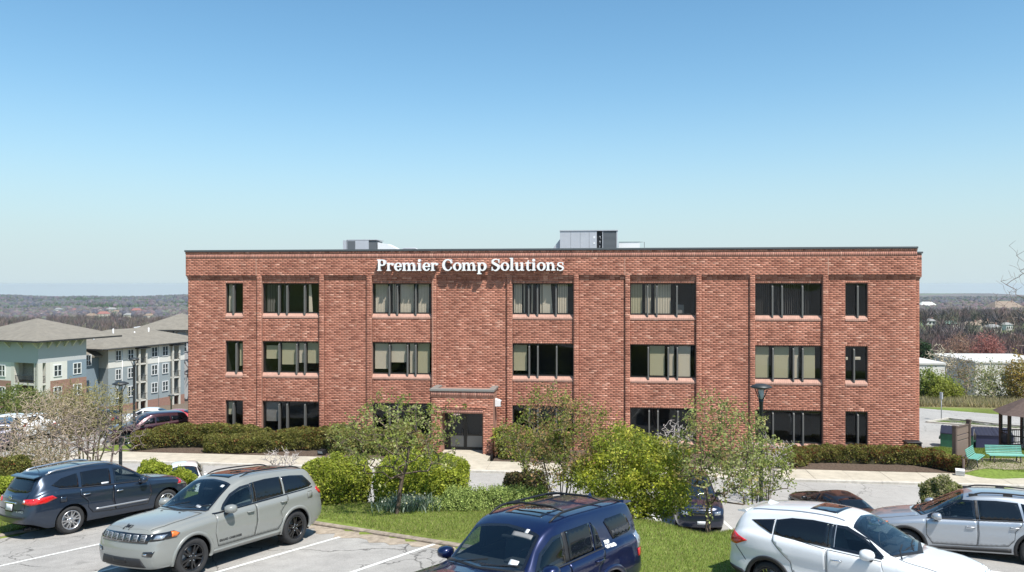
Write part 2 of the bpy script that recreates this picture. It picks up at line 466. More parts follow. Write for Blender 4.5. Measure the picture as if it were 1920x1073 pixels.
def asphalt(name, base, var, crack=.6, tint=(1, 1, 1)):
    m = bpy.data.materials.new(name); m.use_nodes = True
    nt = m.node_tree; N = nt.nodes; L = nt.links; b = N['Principled BSDF']
    tc = N.new('ShaderNodeTexCoord')
    def noise(s, d=6, r=.6, dist=0):
        n = N.new('ShaderNodeTexNoise'); n.inputs['Scale'].default_value = s; n.inputs['Detail'].default_value = d
        n.inputs['Roughness'].default_value = r; n.inputs['Distortion'].default_value = dist
        L.new(tc.outputs['Object'], n.inputs['Vector']); return n
    def rng(src, a, c, lo, hi):
        q = N.new('ShaderNodeMapRange'); q.inputs['From Min'].default_value = a; q.inputs['From Max'].default_value = c
        q.inputs['To Min'].default_value = lo; q.inputs['To Max'].default_value = hi; L.new(src, q.inputs['Value']); return q.outputs[0]
    def mul(a, c):
        q = N.new('ShaderNodeMath'); q.operation = 'MULTIPLY'; L.new(a, q.inputs[0]); L.new(c, q.inputs[1]); return q.outputs[0]
    big = rng(noise(.35).outputs['Fac'], .3, .7, 1 - var, 1 + var)
    mid = rng(noise(3.0).outputs['Fac'], .3, .7, 1 - var * .6, 1 + var * .6)
    fin = rng(noise(60, 3).outputs['Fac'], .3, .7, .72, 1.25)
    v = mul(mul(big, mid), fin)
    # cracks: thin, wandering cell borders, only here and there
    nz = noise(.9, 4, .6); vm = N.new('ShaderNodeVectorMath'); vm.operation = 'MULTIPLY_ADD'
    vm.inputs[1].default_value = (.9, .9, .9); L.new(nz.outputs['Color'], vm.inputs[0]); L.new(tc.outputs['Object'], vm.inputs[2])
    for sc, wd, th in ((.22, .006, .40), (.65, .012, .52)):
        vo = N.new('ShaderNodeTexVoronoi'); vo.feature = 'DISTANCE_TO_EDGE'; vo.inputs['Scale'].default_value = sc
        L.new(vm.outputs[0], vo.inputs['Vector'])
        line = rng(vo.outputs['Distance'], 0, wd, 1, 0)
        ms = rng(noise(.25 if sc < .3 else .5, 2).outputs['Fac'], th - .04, th + .04, 0, crack)
        c = mul(line, ms); inv = N.new('ShaderNodeMath'); inv.operation = 'SUBTRACT'; inv.inputs[0].default_value = 1; L.new(c, inv.inputs[1])
        v = mul(v, inv.outputs[0])
    # oil spots
    sp = rng(noise(1.1, 2).outputs['Fac'], .66, .74, 1, .72); v = mul(v, sp)
    mx = N.new('ShaderNodeMix'); mx.data_type = 'RGBA'; mx.blend_type = 'MULTIPLY'; mx.inputs['Factor'].default_value = 1
    mx.inputs['A'].default_value = (base * tint[0], base * tint[1], base * tint[2], 1); L.new(v, mx.inputs['B'])
    L.new(mx.outputs['Result'], b.inputs['Base Color']); b.inputs['Roughness'].default_value = .9; b.inputs['Specular IOR Level'].default_value = .25
    bp = N.new('ShaderNodeBump'); bp.inputs['Strength'].default_value = .5; bp.inputs['Distance'].default_value = .006
    L.new(noise(90, 3).outputs['Fac'], bp.inputs['Height']); L.new(bp.outputs[0], b.inputs['Normal'])
    return m
M_lot = asphalt('worn_asphalt', .29, .17, .7, (1.05, 1.0, .93))
M_lot2 = asphalt('sunbleached_asphalt', .30, .10, .55, (1.04, 1.0, .94))
M_conc = mat('pavement_concrete', (.46, .415, .335), rough=.9, spec=.2, noise=(2.0, .16), bump=(25, .3, .004))
M_curb = mat('curb_concrete', (.52, .48, .42), rough=.9, spec=.2, noise=(4.0, .2))
M_soil = mat('planting_bed_mulch', (.115, .085, .065), rough=1, spec=.05, noise=(9.0, .5), bump=(18, 1.0, .05))
M_paint = mat('line_paint', (.74, .74, .70), rough=.8, spec=.2, noise=(7.0, .16))
M_dirt = mat('sandy_dirt', (.36, .30, .235), rough=1, spec=.05, noise=(5, .35))

sheet('upper_parking_lot', UPPER, 0.0, M_lot, 1.2, lambda x, y: upz(x, np.maximum(y, 2)) + 0.02 * (2 - np.minimum(y, 2)) * 6)
sheet('lower_parking_lot', LOWER, 0.0, M_lot2, 1.6, lambda x, y: np.interp(y, *LT) * smoothstep(2, -14, x))
sheet('side_drive', SIDE, 0.0, M_lot2, 1.6)

# kerbs: real steps along the edges, cut into stones
def kerb(pts, wdt=.15, hgt=.14, side=1, zf=None, name='kerb', piece=3.0, m=None):
    mb = MB()
    for i in range(len(pts) - 1):
        a = Vector((*pts[i], 0)); b = Vector((*pts[i + 1], 0)); d = (b - a); L_ = d.length; d.normalize()
        n = Vector((-d.y, d.x, 0)) * side
        k = max(1, round(L_ / piece))
        for j in range(k):
            p = a + d * (L_ * j / k + (.006 if j else -.03)); q = a + d * (L_ * (j + 1) / k + (-.006 if j < k - 1 else .03))
            vs = []
            for r_ in (p, q):
                z = zf(r_.x, r_.y) if zf else H(r_.x, r_.y)
                for (o, h) in ((-.03, -.25), (-.03, hgt - .02), (-.01, hgt), (wdt, hgt), (wdt, -.25)):
                    s = r_ + n * o; vs.append((s.x, s.y, z + h))
            mb.add(vs, [(i_, (i_ + 1) % 5, 5 + (i_ + 1) % 5, 5 + i_) for i_ in range(5)] + [(4, 3, 2, 1, 0), (5, 6, 7, 8, 9)])
    return mb.build(name, m or M_curb, kind='structure')
uz = lambda x, y: float(upz(x, max(y, 2)))
M_kerb2 = mat('dirty_kerb', (.30, .25, .20), rough=.95, spec=.1, noise=(6, .4))
kerb(UPPER[:10], .13, .06, 1, uz, 'upper_lot_kerb', m=M_kerb2)
kerb(UPPER[9:15], .13, .06, 1, uz, 'upper_lot_kerb', m=M_kerb2)
kerb([(-60, TOE), (60, TOE)], .15, .13, -1, lambda x, y: 0.0, 'lower_lot_kerb')
kerb([tuple(W(-4.6, -5.47).xy), tuple(W(70, -5.47).xy)], .16, .13, 1, lambda x, y: 0.0, 'building_kerb', 3.05)
kerb([tuple(W(-4.6, 6).xy), tuple(W(-4.6, -5.47).xy)], .15, .13, 1, lambda x, y: 0.0, 'building_kerb', 3.05)
kerb(GISLE + GISLE[:1], .15, .12, -1, None, 'island_kerb')

# pavement along the building: one slab per joint
for k in range(34):
    u0 = -4.45 + k * 1.83; 
    mb = MB(); mb.box(u0 + .006, u0 + 1.824, -5.31, -3.3, -.2, .128 + .003 * math.sin(k * 2.1), bev=.008)
    o = mb.build('pavement_slab', M_conc, M=WM, kind='structure')
mb = MB()
UP0, UP1 = 16.2, 18.65
for (a, b, c, d) in ((UP0 - .25, (UP0 + UP1) / 2 - .005, -3.29, -1.9), ((UP0 + UP1) / 2 + .005, UP1 + .45, -3.29, -1.9)):
    mb.box(a, b, c, d, -.2, .135, bev=.008)
mb.build('entrance_walk', M_conc, M=WM, kind='structure')

def wpoly(L_): return [tuple(W(u, v).xy) for (u, v) in L_]
flat = lambda z0: (lambda x, y: np.full(np.shape(x), z0))
sheet('planting_bed', wpoly([(-1.9, -3.3), (15.0, -3.3), (15.0, .2), (-1.9, .2)]), .10, M_soil, .5, lambda x, y: .05 * vnoise(x, y, .8, 5))
sheet('planting_bed', wpoly([(19.4, -3.3), (WL + .9, -3.3), (WL + .9, .2), (19.4, .2)]), .10, M_soil, .5, lambda x, y: .05 * vnoise(x, y, .8, 5))

# painted stall lines on the upper lot
def line(name, a, b, wd, zf, m=M_paint, off=.006, skip=()):
    a = Vector(a); b = Vector(b); d = b - a; L_ = d.length; d.normalize(); n = Vector((-d.y, d.x)); k = max(2, int(L_ / .25)); V = []; F = []
    for i in range(k + 1):
        p = a + d * (L_ * i / k)
        for s in (-1, 1):
            q = p + n * (s * wd / 2 * (1 + .10 * math.sin(i * 2.7 + s))); V.append((q.x, q.y, zf(q.x, q.y) + off))
    for i in range(k):
        if i in skip: continue
        F.append((2 * i, 2 * i + 2, 2 * i + 3, 2 * i + 1))
    me = bpy.data.meshes.new(name); me.from_pydata(V, [], F); me.materials.append(m); me.update()
    if me.polygons[0].normal.z < 0: me.flip_normals()
    return tag(link(name, me), kind='structure')
dA = Vector((.555, .832))
for (x, y) in ((-11.15, 17.3), (-8.35, 17.1), (-5.62, 17.1), (-2.95, 16.6), (-.3, 15.2)):
    p = Vector((x, y))
    # run out from the kerb line along the stall
    q = p + dA * 2.6
    line('stall_line', p - dA * 3.0, q, .105, uz)
dB = Vector((.915, -.404))
for (x, y) in ((9.6, 17.45), (7.0, 11.5)):
    p = Vector((x, y)); line('stall_line', p - dB * 2.2, p + dB * 3.4, .105, uz)
p = Vector((12.6, 21.4)); line('stall_line', p - dB * 2.5, p + dB * 3.2, .105, uz)
for i in range(-8, 9):
    x = 8.87 + i * 2.75
    line('stall_line', (x, TOE + .1), (x - .25, TOE + 4.9), .105, lambda a, b: 0.0)

# gritty brown edge of the lot along the kerb
rr = np.random.default_rng(4); a = np.array([-5.6, 20.95]); b = np.array([-.6, 17.5]); nn = np.array([-.56, -.83]); P_ = [tuple(a + (b - a) * t) for t in np.linspace(0, 1, 14)]
Q_ = [tuple(a + (b - a) * t + nn * (.18 + .55 * rr.random() * math.sin(math.pi * min(1, t + .08)))) for t in np.linspace(1, 0, 22)]
sheet('gravel_edge', P_ + Q_, .005, M_dirt, .4, lambda x, y: upz(x, y))
# ================================================================ office building
CO = .1016                                  # one brick course
ZT = 11.72                                  # top of the brick parapet
M_mortar = mat('mortar', (.375, .208, .156), rough=.95, spec=.1, noise=(3.0, .15))
M_brick = mat('brick', (.3, .12, .08), rough=.9, spec=.15, attr=True, noise=(.45, .16))
# rain streaks and faded patches: stretched noise laid over the brick colours
_n = M_brick.node_tree; _b = _n.nodes['Principled BSDF']; _src = _b.inputs['Base Color'].links[0].from_socket
_tc = _n.nodes.new('ShaderNodeTexCoord'); _mp = _n.nodes.new('ShaderNodeMapping'); _mp.inputs['Scale'].default_value = (1.6, 1.6, .16); _nz = _n.nodes.new('ShaderNodeTexNoise'); _nz.inputs['Scale'].default_value = 1.0; _nz.inputs['Detail'].default_value = 5
_n.links.new(_tc.outputs['Object'], _mp.inputs['Vector']); _n.links.new(_mp.outputs[0], _nz.inputs['Vector'])
_mr = _n.nodes.new('ShaderNodeMapRange'); _mr.inputs['From Min'].default_value = .35; _mr.inputs['From Max'].default_value = .68; _mr.inputs['To Min'].default_value = 1.06; _mr.inputs['To Max'].default_value = .86
_n.links.new(_nz.outputs['Fac'], _mr.inputs['Value']); _mx = _n.nodes.new('ShaderNodeMix'); _mx.data_type = 'RGBA'; _mx.blend_type = 'MULTIPLY'; _mx.inputs['Factor'].default_value = 1
_n.links.new(_src, _mx.inputs['A']); _n.links.new(_mr.outputs[0], _mx.inputs['B']); _n.links.new(_mx.outputs['Result'], _b.inputs['Base Color'])
M_bplain = mat('far_brick', (.26, .12, .085), rough=.9, spec=.15, noise=(8.0, .2))
M_coping = mat('coping_metal', (.13, .14, .145), rough=.45, metal=.6)
M_bronze = mat('bronze_frame', (.035, .032, .03), rough=.45, metal=.3)
M_fin = mat('window_fin_metal', (.15, .145, .135), rough=.5, metal=.2)
M_sill = mat('sill_brick', (.47, .28, .22), rough=.9, spec=.15, noise=(5, .15))
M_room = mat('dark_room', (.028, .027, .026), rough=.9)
M_ceil = mat('office_ceiling', (.30, .29, .26), rough=.9)
M_blind = mat('cream_blind', (.76, .70, .55), rough=.8, trans=.25)
M_blindg = mat('olive_blind', (.60, .57, .38), rough=.8, trans=.25)
M_blindd = mat('grey_blind', (.20, .20, .185), rough=.8)
M_glass = glass_mat('window_glass', (.88, .86, .85), wob=.012, facing=.0, wscale=.45)
M_white = mat('white_plastic', (.8, .8, .8), rough=.4)
M_black = mat('black_metal', (.02, .02, .022), rough=.5, metal=.3)
M_seal = mat('joint_sealant', (.50, .30, .22), rough=.9)

bld = empty('office_building', WO, WA, 'three storey red brick office building with dark strip windows and flat roof', 'building')

RB = np.random.default_rng(5)
bricks = []                                  # u0,u1,z0,z1,vf,vb
def courses(u0, u1, z0, z1, v, holes=(), depth=.09, soldier=False, L_=.305, Hh=CO, phase=0.0):
    j = .009
    if soldier:
        n = max(1, round((u1 - u0) / Hh)); s = (u1 - u0) / n
        for i in range(n): bricks.append((u0 + i * s + j / 2, u0 + (i + 1) * s - j / 2, z0 + j / 2, z1 - j / 2, v, v + depth))
        return
    k0 = int(math.floor(z0 / CO + .5)); k1 = int(math.floor(z1 / CO + .5))
    for k in range(k0, k1):
        za, zb = k * CO + j / 2, (k + 1) * CO - j / 2
        za_ = max(za, z0 + .002); zb_ = min(zb, z1 - .002)
        segs = [(u0, u1, False, False)]
        for (a, b, c, d) in holes:
            if c < (za + zb) / 2 < d:
                ns = []
                for (p, q, e1, e2) in segs:
                    if a > p and b < q: ns += [(p, a, e1, True), (b, q, True, e2)]
                    else: ns.append((p, q, e1, e2))
                segs = ns
        for (p, q, e1, e2) in segs:
            off = (k % 2) * L_ / 2 + phase
            i0 = math.floor((p - off) / L_); x = off + i0 * L_
            while x < q - 1e-4:
                a, b = max(x, p), min(x + L_, q)
                if b - a > .035:
                    hole_edge = (e1 and a == p) or (e2 and b == q)
                    bricks.append((a + j / 2, b - j / 2, za_, zb_, v, v + (.24 if hole_edge else depth)))
                x += L_

PX = dict(end1=(350, 480), bays=[(491, 597), (697.5, 808), (961, 1074.7), (1182, 1304.6), (1416.5, 1542)], strips=[(481, 490.5), (598, 607), (687, 697), (809, 818), (950, 960.5), (1075.5, 1085), (1172, 1181.5), (1305.3, 1315.5), (1405.8, 1416), (1542.8, 1553.5)],
          panels=[(607, 687), (818, 950), (1085, 1172), (1315.5, 1405.8)], end2=(1553.5, 1719.3))
ZW = [(.60, .80, 2.64), (4.10, 4.40, 6.28), (7.70, 8.00, 9.80)]      # sill foot, glass foot, head
VP, VB, VG = .10, .13, .30
wall = MB()
ZB = -.3
def back(u0, u1, z0, z1, v, vb=.55): wall.box(u0, u1, v + .0035, vb, z0, z1)
# upper band with its soldier course, running bond, corbels
zc0, zc1 = 9.95, 10.26
courses(-.06, WL + .02, zc1, 11.28, 0.0)
back(-.06, WL + .02, zc1, ZT, 0.0)
courses(-.06, WL + .02, 11.285, 11.585, 0.0, soldier=True)
courses(-.08, WL + .04, 11.60, ZT, -.025, soldier=True, depth=.1)
U = u_of
strip_u = [(U(a), U(b)) for a, b in PX['strips']]
bay_u = []; pan_u = []
su = strip_u
bay_u = [(su[2 * i][1] + .0, su[2 * i + 1][0]) for i in range(5)]
pan_u = [(su[2 * i + 1][1], su[2 * i + 2][0]) for i in range(4)]
end1 = (0.04, su[0][0]); end2 = (su[9][1], WL - .02)
for (a, b) in su:
    courses(a, b, ZB, zc1, 0.0, depth=.30, phase=a + .0); back(a + .004, b - .004, ZB, zc1, 0.0, .62)
for (a, b) in [end1, end2] + bay_u + pan_u:
    for k in range(3):
        zk = zc1 - CO * (k + 1); d = .033 * (k + 1)
        if (a, b) == end1: aa = a - .1 + d
        else: aa = a
        bb = b + .0
        n = max(1, round((bb - aa) / .305)); s = (bb - aa) / n
        for i in range(n): bricks.append((aa + i * s + .004, aa + (i + 1) * s - .004, zk + .003, zk + CO - .003, d, d + .12))
    back(a, b, zc0, zc1, .125)
for (a, b) in pan_u:
    courses(a, b, ZB, zc0, VP); back(a, b, ZB, zc0, VP)
winspec = []
for bi, (a, b) in enumerate(bay_u):
    zz = ZB
    for fi, (zs, zg, zh) in enumerate(ZW):
        courses(a, b, zz, zs, VB); back(a, b, zz, zs, VB)
        zz = zh + .12
        courses(a, b, zh, zh + .12, VB, soldier=True, L_=.1, depth=.12); back(a, b, zh, zz, VB)
    courses(a, b, zz, zc0, VB); back(a, b, zz, zc0, VB)
for (a, b), (pl, pr) in ((end1, (421.5, 454)), (end2, (1586, 1628))):
    wa, wb = U(pl), U(pr)
    holes = [(wa, wb, zs, zh + .12) for (zs, zg, zh) in ZW]
    courses(a, b, ZB, zc0, VP, holes)
    back(a, wa, ZB, zc0, VP); back(wb, b, ZB, zc0, VP)
    zz = ZB
    for (zs, zg, zh) in ZW:
        back(wa, wb, zz, zs, VP); courses(wa, wb, zh, zh + .12, VP, soldier=True, depth=.12); back(wa, wb, zh, zh + .12, VP); zz = zh + .12
    back(wa, wb, zz, zc0, VP)
# plain sides, rear and the set-back block on the right
DEP = 21.0
wall.box(.05, .5, .6, DEP, ZB - 2, ZT); wall.box(WL - .5, WL - .02, .6, DEP, ZB - 2, ZT); wall.box(.05, WL - .02, DEP - .4, DEP, ZB - 2, ZT)
wall.build('wall', M_mortar, bld)
# set-back block on the right: its own brick front
sb0, sb1, sbv = WL + .0, WL + 2.62, 6.55
mb = MB(); mb.box(sb0, sb1, sbv + .0035 + .1, sbv + 9, -1.5, 10.2); mb.box(sb0, sb1 + .1, sbv + .0035, sbv + 9, 10.2, ZT - .05)
mb.build('side_wall', M_mortar, bld)
nb0 = len(bricks)
courses(sb0 + .3, sb1, -.5, 9.95, sbv + .1); courses(sb0 + .3, sb1 + .1, 10.26, 11.28, sbv); courses(sb0 + .3, sb1 + .1, 11.285, 11.6, sbv, soldier=True)
for k in range(3):
    zk = zc1 - CO * (k + 1); bricks.append((sb0, sb1 + .1 - .033 * (k + 1), zk + .003, zk + CO - .003, sbv + .033 * (k + 1), sbv + .3))
# portico bricks
P0, P1, PV = 15.65, 19.2, -1.65
O0, O1, OZ = 16.22, 18.62, 2.42
mbp = MB()
mbp.box(P0 + .006, O0, PV + .0035, -.02, -.2, 3.35); mbp.box(O1, P1 - .006, PV + .0035, -.02, -.2, 3.35); mbp.box(O0, O1, PV + .0035, -.02, OZ, 3.35)
mbp.box(P0 - .024, P1 + .024, PV - .024, -.02, 3.35, 3.68)
portico = mbp.build('portico_wall', M_mortar, bld)
courses(P0, P1, .12, 2.75, PV, [(O0, O1, 0, OZ + .30)], depth=.09)
courses(P0, P1, 2.75, 3.35, PV, depth=.09)
courses(O0, O1, OZ, OZ + .2, PV + .0, soldier=True); 
for k, (zq, d) in enumerate(((OZ + .2, -.02), (OZ + .3, -.035))):
    n = 9; a, b = O0 - .2 * k, O1 + .2 * k
    for i in range(n): bricks.append((a + (b - a) * i / n + .004, a + (b - a) * (i + 1) / n - .004, zq + .004, zq + .097, PV + d, PV + .1))
courses(P0 - .03, P1 + .03, 3.37, 3.66, PV - .03, soldier=True)

B = np.array(bricks)
B[:, 4] += RB.normal(0, .0008, len(B))
# colours: mostly salmon brown, some dark, a few pale
def brick_colours(n, r):
    base = np.array([.385, .180, .130]); c = np.tile(base, (n, 1)) * (1 + r.normal(0, .05, (n, 1)))
    q = r.random(n)
    c[q < .22] = np.array([.285, .125, .09]) * (1 + r.normal(0, .10, ((q < .22).sum(), 1)))
    c[(q > .80) & (q < .94)] = np.array([.43, .215, .16]) * (1 + r.normal(0, .06, (((q > .80) & (q < .94)).sum(), 1)))
    c[q >= .955] = np.array([.52, .29, .22]) * (1 + r.normal(0, .05, ((q >= .955).sum(), 1)))
    return np.clip(c * .97 * np.array([1.04, .98, .94]), .02, .9)
BC = brick_colours(len(B), RB)
sold = (B[:, 3] - B[:, 2]) > .15
BC[sold] = BC[sold] * .55 + np.array([.36, .20, .165]) * .45
# nearest full bricks one by one: the right-hand end wall below its top window
wcen = np.stack([(B[:, 0] + B[:, 1]) / 2, (B[:, 2] + B[:, 3]) / 2, B[:, 4]], 1)
full = (B[:, 1] - B[:, 0] > .28) & (B[:, 5] - B[:, 4] < .2)
cand = full & (wcen[:, 0] > end2[0] + 2.2) & (wcen[:, 0] < WL) & (wcen[:, 1] > 3.2) & (wcen[:, 1] < 10)
ci = np.where(cand)[0]
ci = ci[np.argsort(-wcen[ci, 0])]
portf = np.where(full & (B[:, 4] < -1.4) & (wcen[:, 1] > .5))[0]
pick = np.concatenate([portf[:120], ci])[:300]
rest = np.ones(len(B), bool); rest[pick] = False
def brick_arrays(Bs):
    n = len(Bs)
    u0, u1, z0, z1, v0, v1 = Bs.T
    c = np.stack([np.stack([u, v, z], 1) for (u, v, z) in ((u0, v0, z0), (u1, v0, z0), (u1, v0, z1), (u0, v0, z1), (u0, v1, z0), (u1, v1, z0), (u1, v1, z1), (u0, v1, z1))], 1).reshape(-1, 3)
    f = np.array([(0, 1, 2, 3), (4, 0, 3, 7), (1, 5, 6, 2), (3, 2, 6, 7), (4, 5, 1, 0)])
    return c, (f[None] + (np.arange(n) * 8)[:, None, None]).reshape(-1, 4)
v_, f_ = brick_arrays(B[rest])
me = np_mesh('brickwork', v_, f_, M_brick, fcol=np.repeat(BC[rest], 5, 0))
tag(link('brickwork', me, bld), kind='stuff')
varm = []
vc = brick_colours(24, RB)
for k in range(24):
    v_, f_ = brick_arrays(np.array([(0, .296, 0, .0926, 0, .09)]))
    varm.append(np_mesh('brick', v_, f_, M_brick, fcol=np.repeat(vc[k:k + 1], 5, 0)))
for i in pick:
    o = link('brick', varm[RB.integers(24)], bld); o.location = (B[i, 0], B[i, 4], B[i, 2])
    o.scale.x = (B[i, 1] - B[i, 0]) / .296

# coping, sealant joints, roof
mb = MB(); mb.box(-.12, WL + .06, -.06, .42, ZT, ZT + .11, bev=.01); mb.build('coping', M_coping, bld)
mb = MB(); mb.box(sb0 + .02, sb1 + .16, sbv - .06, sbv + .4, ZT - .04, ZT + .08, bev=.01); mb.build('coping', M_coping, bld)
mb = MB(); mb.box(.3, WL - .3, .4, DEP - .3, 11.0, 11.1); mb.build('roof', mat('roof_membrane', (.35, .35, .34), noise=(2, .2)), bld)
for px in (480.3, 1171.5, 1553, 811.5):
    u = U(px); mb = MB(); mb.box(u - .018, u + .018, -.006, .05, (zc1 if px != 811.5 else 3.8), 11.28 if px != 811.5 else zc0); mb.build('joint_strip', M_seal, bld)

# ---------------------------------------------------------------- windows
def blind_v(mb, u0, u1, z0, z1, v, gap=.0, rot=25, wd=.085):
    n = max(1, int((u1 - u0) / wd)); r = R(rot)
    for i in range(n):
        c = u0 + (i + .5) * (u1 - u0) / n; h = wd * .5 * .98
        a = h * math.cos(r); b = h * math.sin(r) * (1 + .3 * math.sin(i * 3.1))
        mb.add([(c - a, v - b, z0), (c + a, v + b, z0), (c + a, v + b, z1), (c - a, v - b, z1)], [(0, 1, 2, 3)])
def blind_h(mb, u0, u1, z0, z1, v, pitch=.05):
    n = int((z1 - z0) / pitch)
    for i in range(n):
        z = z0 + (i + .5) * pitch
        mb.add([(u0, v - .012, z - .024), (u1, v - .012, z - .024), (u1, v + .012, z + .024), (u0, v + .012, z + .024)], [(0, 1, 2, 3)])
def window(u0, u1, fi, vw, mull, blinds, name='window'):
    zs, zg, zh = ZW[fi]
    vg = vw + .17
    fr = MB(); t = .055
    for (a, b, c, d) in ((u0, u0 + t, zg, zh), (u1 - t, u1, zg, zh), (u0 + t, u1 - t, zh - t, zh), (u0 + t, u1 - t, zg, zg + t)):
        fr.box(a + .002, b - .002, vg - .05, vg + .05, c + .002, d - .002)
    win = fr.build(name, M_bronze, bld)
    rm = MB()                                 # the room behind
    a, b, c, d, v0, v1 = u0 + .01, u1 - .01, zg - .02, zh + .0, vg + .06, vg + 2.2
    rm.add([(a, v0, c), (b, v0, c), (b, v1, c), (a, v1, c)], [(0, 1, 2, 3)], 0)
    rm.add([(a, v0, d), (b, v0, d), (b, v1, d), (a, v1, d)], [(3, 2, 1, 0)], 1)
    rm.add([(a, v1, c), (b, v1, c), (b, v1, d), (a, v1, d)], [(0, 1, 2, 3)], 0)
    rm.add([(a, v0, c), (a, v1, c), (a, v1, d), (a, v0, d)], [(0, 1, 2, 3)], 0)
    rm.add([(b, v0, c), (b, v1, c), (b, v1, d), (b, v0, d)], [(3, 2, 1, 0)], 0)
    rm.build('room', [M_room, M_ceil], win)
    ms = sorted(mull); edges = [u0 + t] + ms + [u1 - t]
    for i in range(len(edges) - 1):
        pn = MB(); a = edges[i] + (.04 if i else 0); b = edges[i + 1] - (.04 if i < len(edges) - 2 else 0)
        w_ = .0015 * math.sin(i * 5 + u0)
        pn.add([(a, vg + w_, zg + t), (b, vg - w_, zg + t), (b, vg - w_ * .4, zh - t), (a, vg + w_ * .7, zh - t)], [(0, 1, 2, 3)])
        pn.build('pane', M_glass, win)
    for u in ms:                              # projecting fins with chamfered feet
        fb = MB(); h = .040
        prof = [(vg - .19, zg - .10), (vg - .10, zg - .18), (vg + .06, zg - .02), (vg + .06, zh - .004), (vg - .13, zh - .16), (vg - .19, zh - .20)]
        fb.prism([(p[0], p[1]) for p in prof], u - h, u + h, 'x'); fb.build('fin', M_fin, win)
    # sloping brick sill with its joints
    sl = MB(); n = max(3, round((u1 - u0) / .1016)); s = (u1 - u0) / n
    for i in range(n):
        g = .0035
        prof = [(vg - .02, zg + .0), (vw - .025, zg - .20), (vw - .03, zs + .004), (vw + .10, zs + .004), (vg - .02, zs + .004)]
        sl.prism(prof, u0 + i * s + g, u0 + (i + 1) * s - g, 'x')
    sl.prism([(vg - .03, zg - .014), (vw - .015, zg - .21), (vw - .015, zs + .01), (vg - .03, zs + .01)], u0 + .004, u1 - .004, 'x', m=1)
    sl.build('sill', [M_sill, M_mortar], win)
    for (a, b, ta, tb, kind, mt) in blinds:
        bb = MB(); ua, ub = U(a), U(b); H_ = zh - zg
        z1 = zh - .06 - ta * H_; z0 = zg + .06 + tb * H_
        if kind == 'v': blind_v(bb, ua, ub, z0, z1, vg + .20)
        elif kind == 'd': blind_v(bb, ua, ub, z0, z1, vg + .26, rot=70, wd=.10)
        elif kind == 'c': bb.add([(ua, vg + .16, z1), (ub - .10, vg + .18, z1), (ub, vg + .2, z0), (ua, vg + .16, z0)], [(0, 1, 2, 3)])
        elif kind == 's': bb.box(ua, ub, vg + .5, vg + .9, z0, z1)
        else: blind_h(bb, ua, ub, z0, z1, vg + .07)
        bb.build('blind', mt, win)
    return win
cv, ol, gr = M_blind, M_blindg, M_blindd
e1w = (U(421.5), U(454)); e2w = (U(1586), U(1628))
WIN = [
 # floor 3
 (e1w, 2, VP, [436], [(423.5, 432, 0, 0, 'c', cv), (450, 452, 0, 0, 'c', cv)]),
 (bay_u[0], 2, VB, [521, 536.5, 569.5], [(494, 519, 0, 0, 'd', gr), (525, 534, 0, 0, 'd', gr), (574, 581, 0, 0, 'c', cv)]),
 (bay_u[1], 2, VB, [729, 744, 778.5], [(700, 723, 0, 0, 'v', cv), (732, 739, 0, 0, 'v', cv), (747, 772, 0, 0, 'v', cv), (781, 801, 0, 0, 'v', cv)]),
 (bay_u[2], 2, VB, [991, 1007.5, 1042.5], [(962, 977, 0, 0, 'v', cv), (980, 983, 0, 0, 'v', cv), (994, 999, 0, 0, 'v', cv), (1011, 1015, 0, 0, 'v', cv), (1016, 1035, 0, 0, 'c', cv), (1045, 1064, 0, 0, 'v', cv)]),
 (bay_u[3], 2, VB, [1214.5, 1232, 1269.7], [(1184, 1205, 0, 0, 'v', ol), (1210, 1222, 0, 0, 'v', cv), (1228, 1259, 0, 0, 'v', cv), (1272, 1285, .66, 0, 's', gr)]),
 (bay_u[4], 2, VB, [1449.5, 1467.5, 1506], [(1419, 1446, 0, 0, 'd', gr), (1453, 1465, 0, 0, 'd', gr), (1471, 1502, 0, 0, 'd', gr), (1509, 1522, 0, 0, 'd', gr)]),
 (e2w, 2, VP, [1609.6], [(1587, 1589.5, 0, 0, 'c', cv)]),
 # floor 2
 (e1w, 1, VP, [441.5], [(445, 453, .05, .16, 'h', ol)]),
 (bay_u[0], 1, VB, [521.5, 554.5, 570], [(495, 518, .1, .40, 'h', ol), (524.5, 551, .0, .22, 'h', ol), (557, 566, 0, .28, 'h', cv), (573, 594, 0, .27, 'h', ol)]),
 (bay_u[1], 1, VB, [729, 763, 778.5], [(700, 725, 0, .12, 'h', cv), (731, 759, 0, .33, 'h', cv), (766, 775, 0, 0, 'h', cv), (781, 803, 0, 0, 'h', ol)]),
 (bay_u[2], 1, VB, [992, 1008, 1043.5], [(962, 987, 0, .12, 'h', ol)]),
 (bay_u[3], 1, VB, [1216, 1253.5, 1270.7], [(1219, 1247, 0, .02, 'h', ol), (1256, 1265, 0, .02, 'h', cv), (1273, 1296, 0, .0, 'h', cv)]),
 (bay_u[4], 1, VB, [1450.5, 1489, 1506.5], [(1418, 1444, 0, 0, 'h', ol), (1453, 1482, 0, 0, 'h', ol), (1491.5, 1500, 0, 0, 'h', cv), (1509, 1531, 0, 0, 'h', ol)]),
 (e2w, 1, VP, [1602.7], [(1587, 1593, .28, .56, 'h', cv), (1604, 1617, .26, .57, 'h', cv)]),
 # floor 1
 (e1w, 0, VP, [436], [(424, 434, 0, .5, 'h', ol)]),
 (bay_u[0], 0, VB, [521.5, 536.5, 570], [(495, 519, 0, .3, 'h', gr)]),
 (bay_u[1], 0, VB, [729, 745, 778], []),
 (bay_u[2], 0, VB, [992, 1008, 1043], []),
 (bay_u[3], 0, VB, [1217.5, 1234, 1271.5], []),
 (bay_u[4], 0, VB, [1450.5, 1489.6, 1507], []),
 (e2w, 0, VP, [1610], []),
]
for ((a, b), fi, vw, mull, bl) in WIN: window(a, b, fi, vw, [U(m) for m in mull], bl)

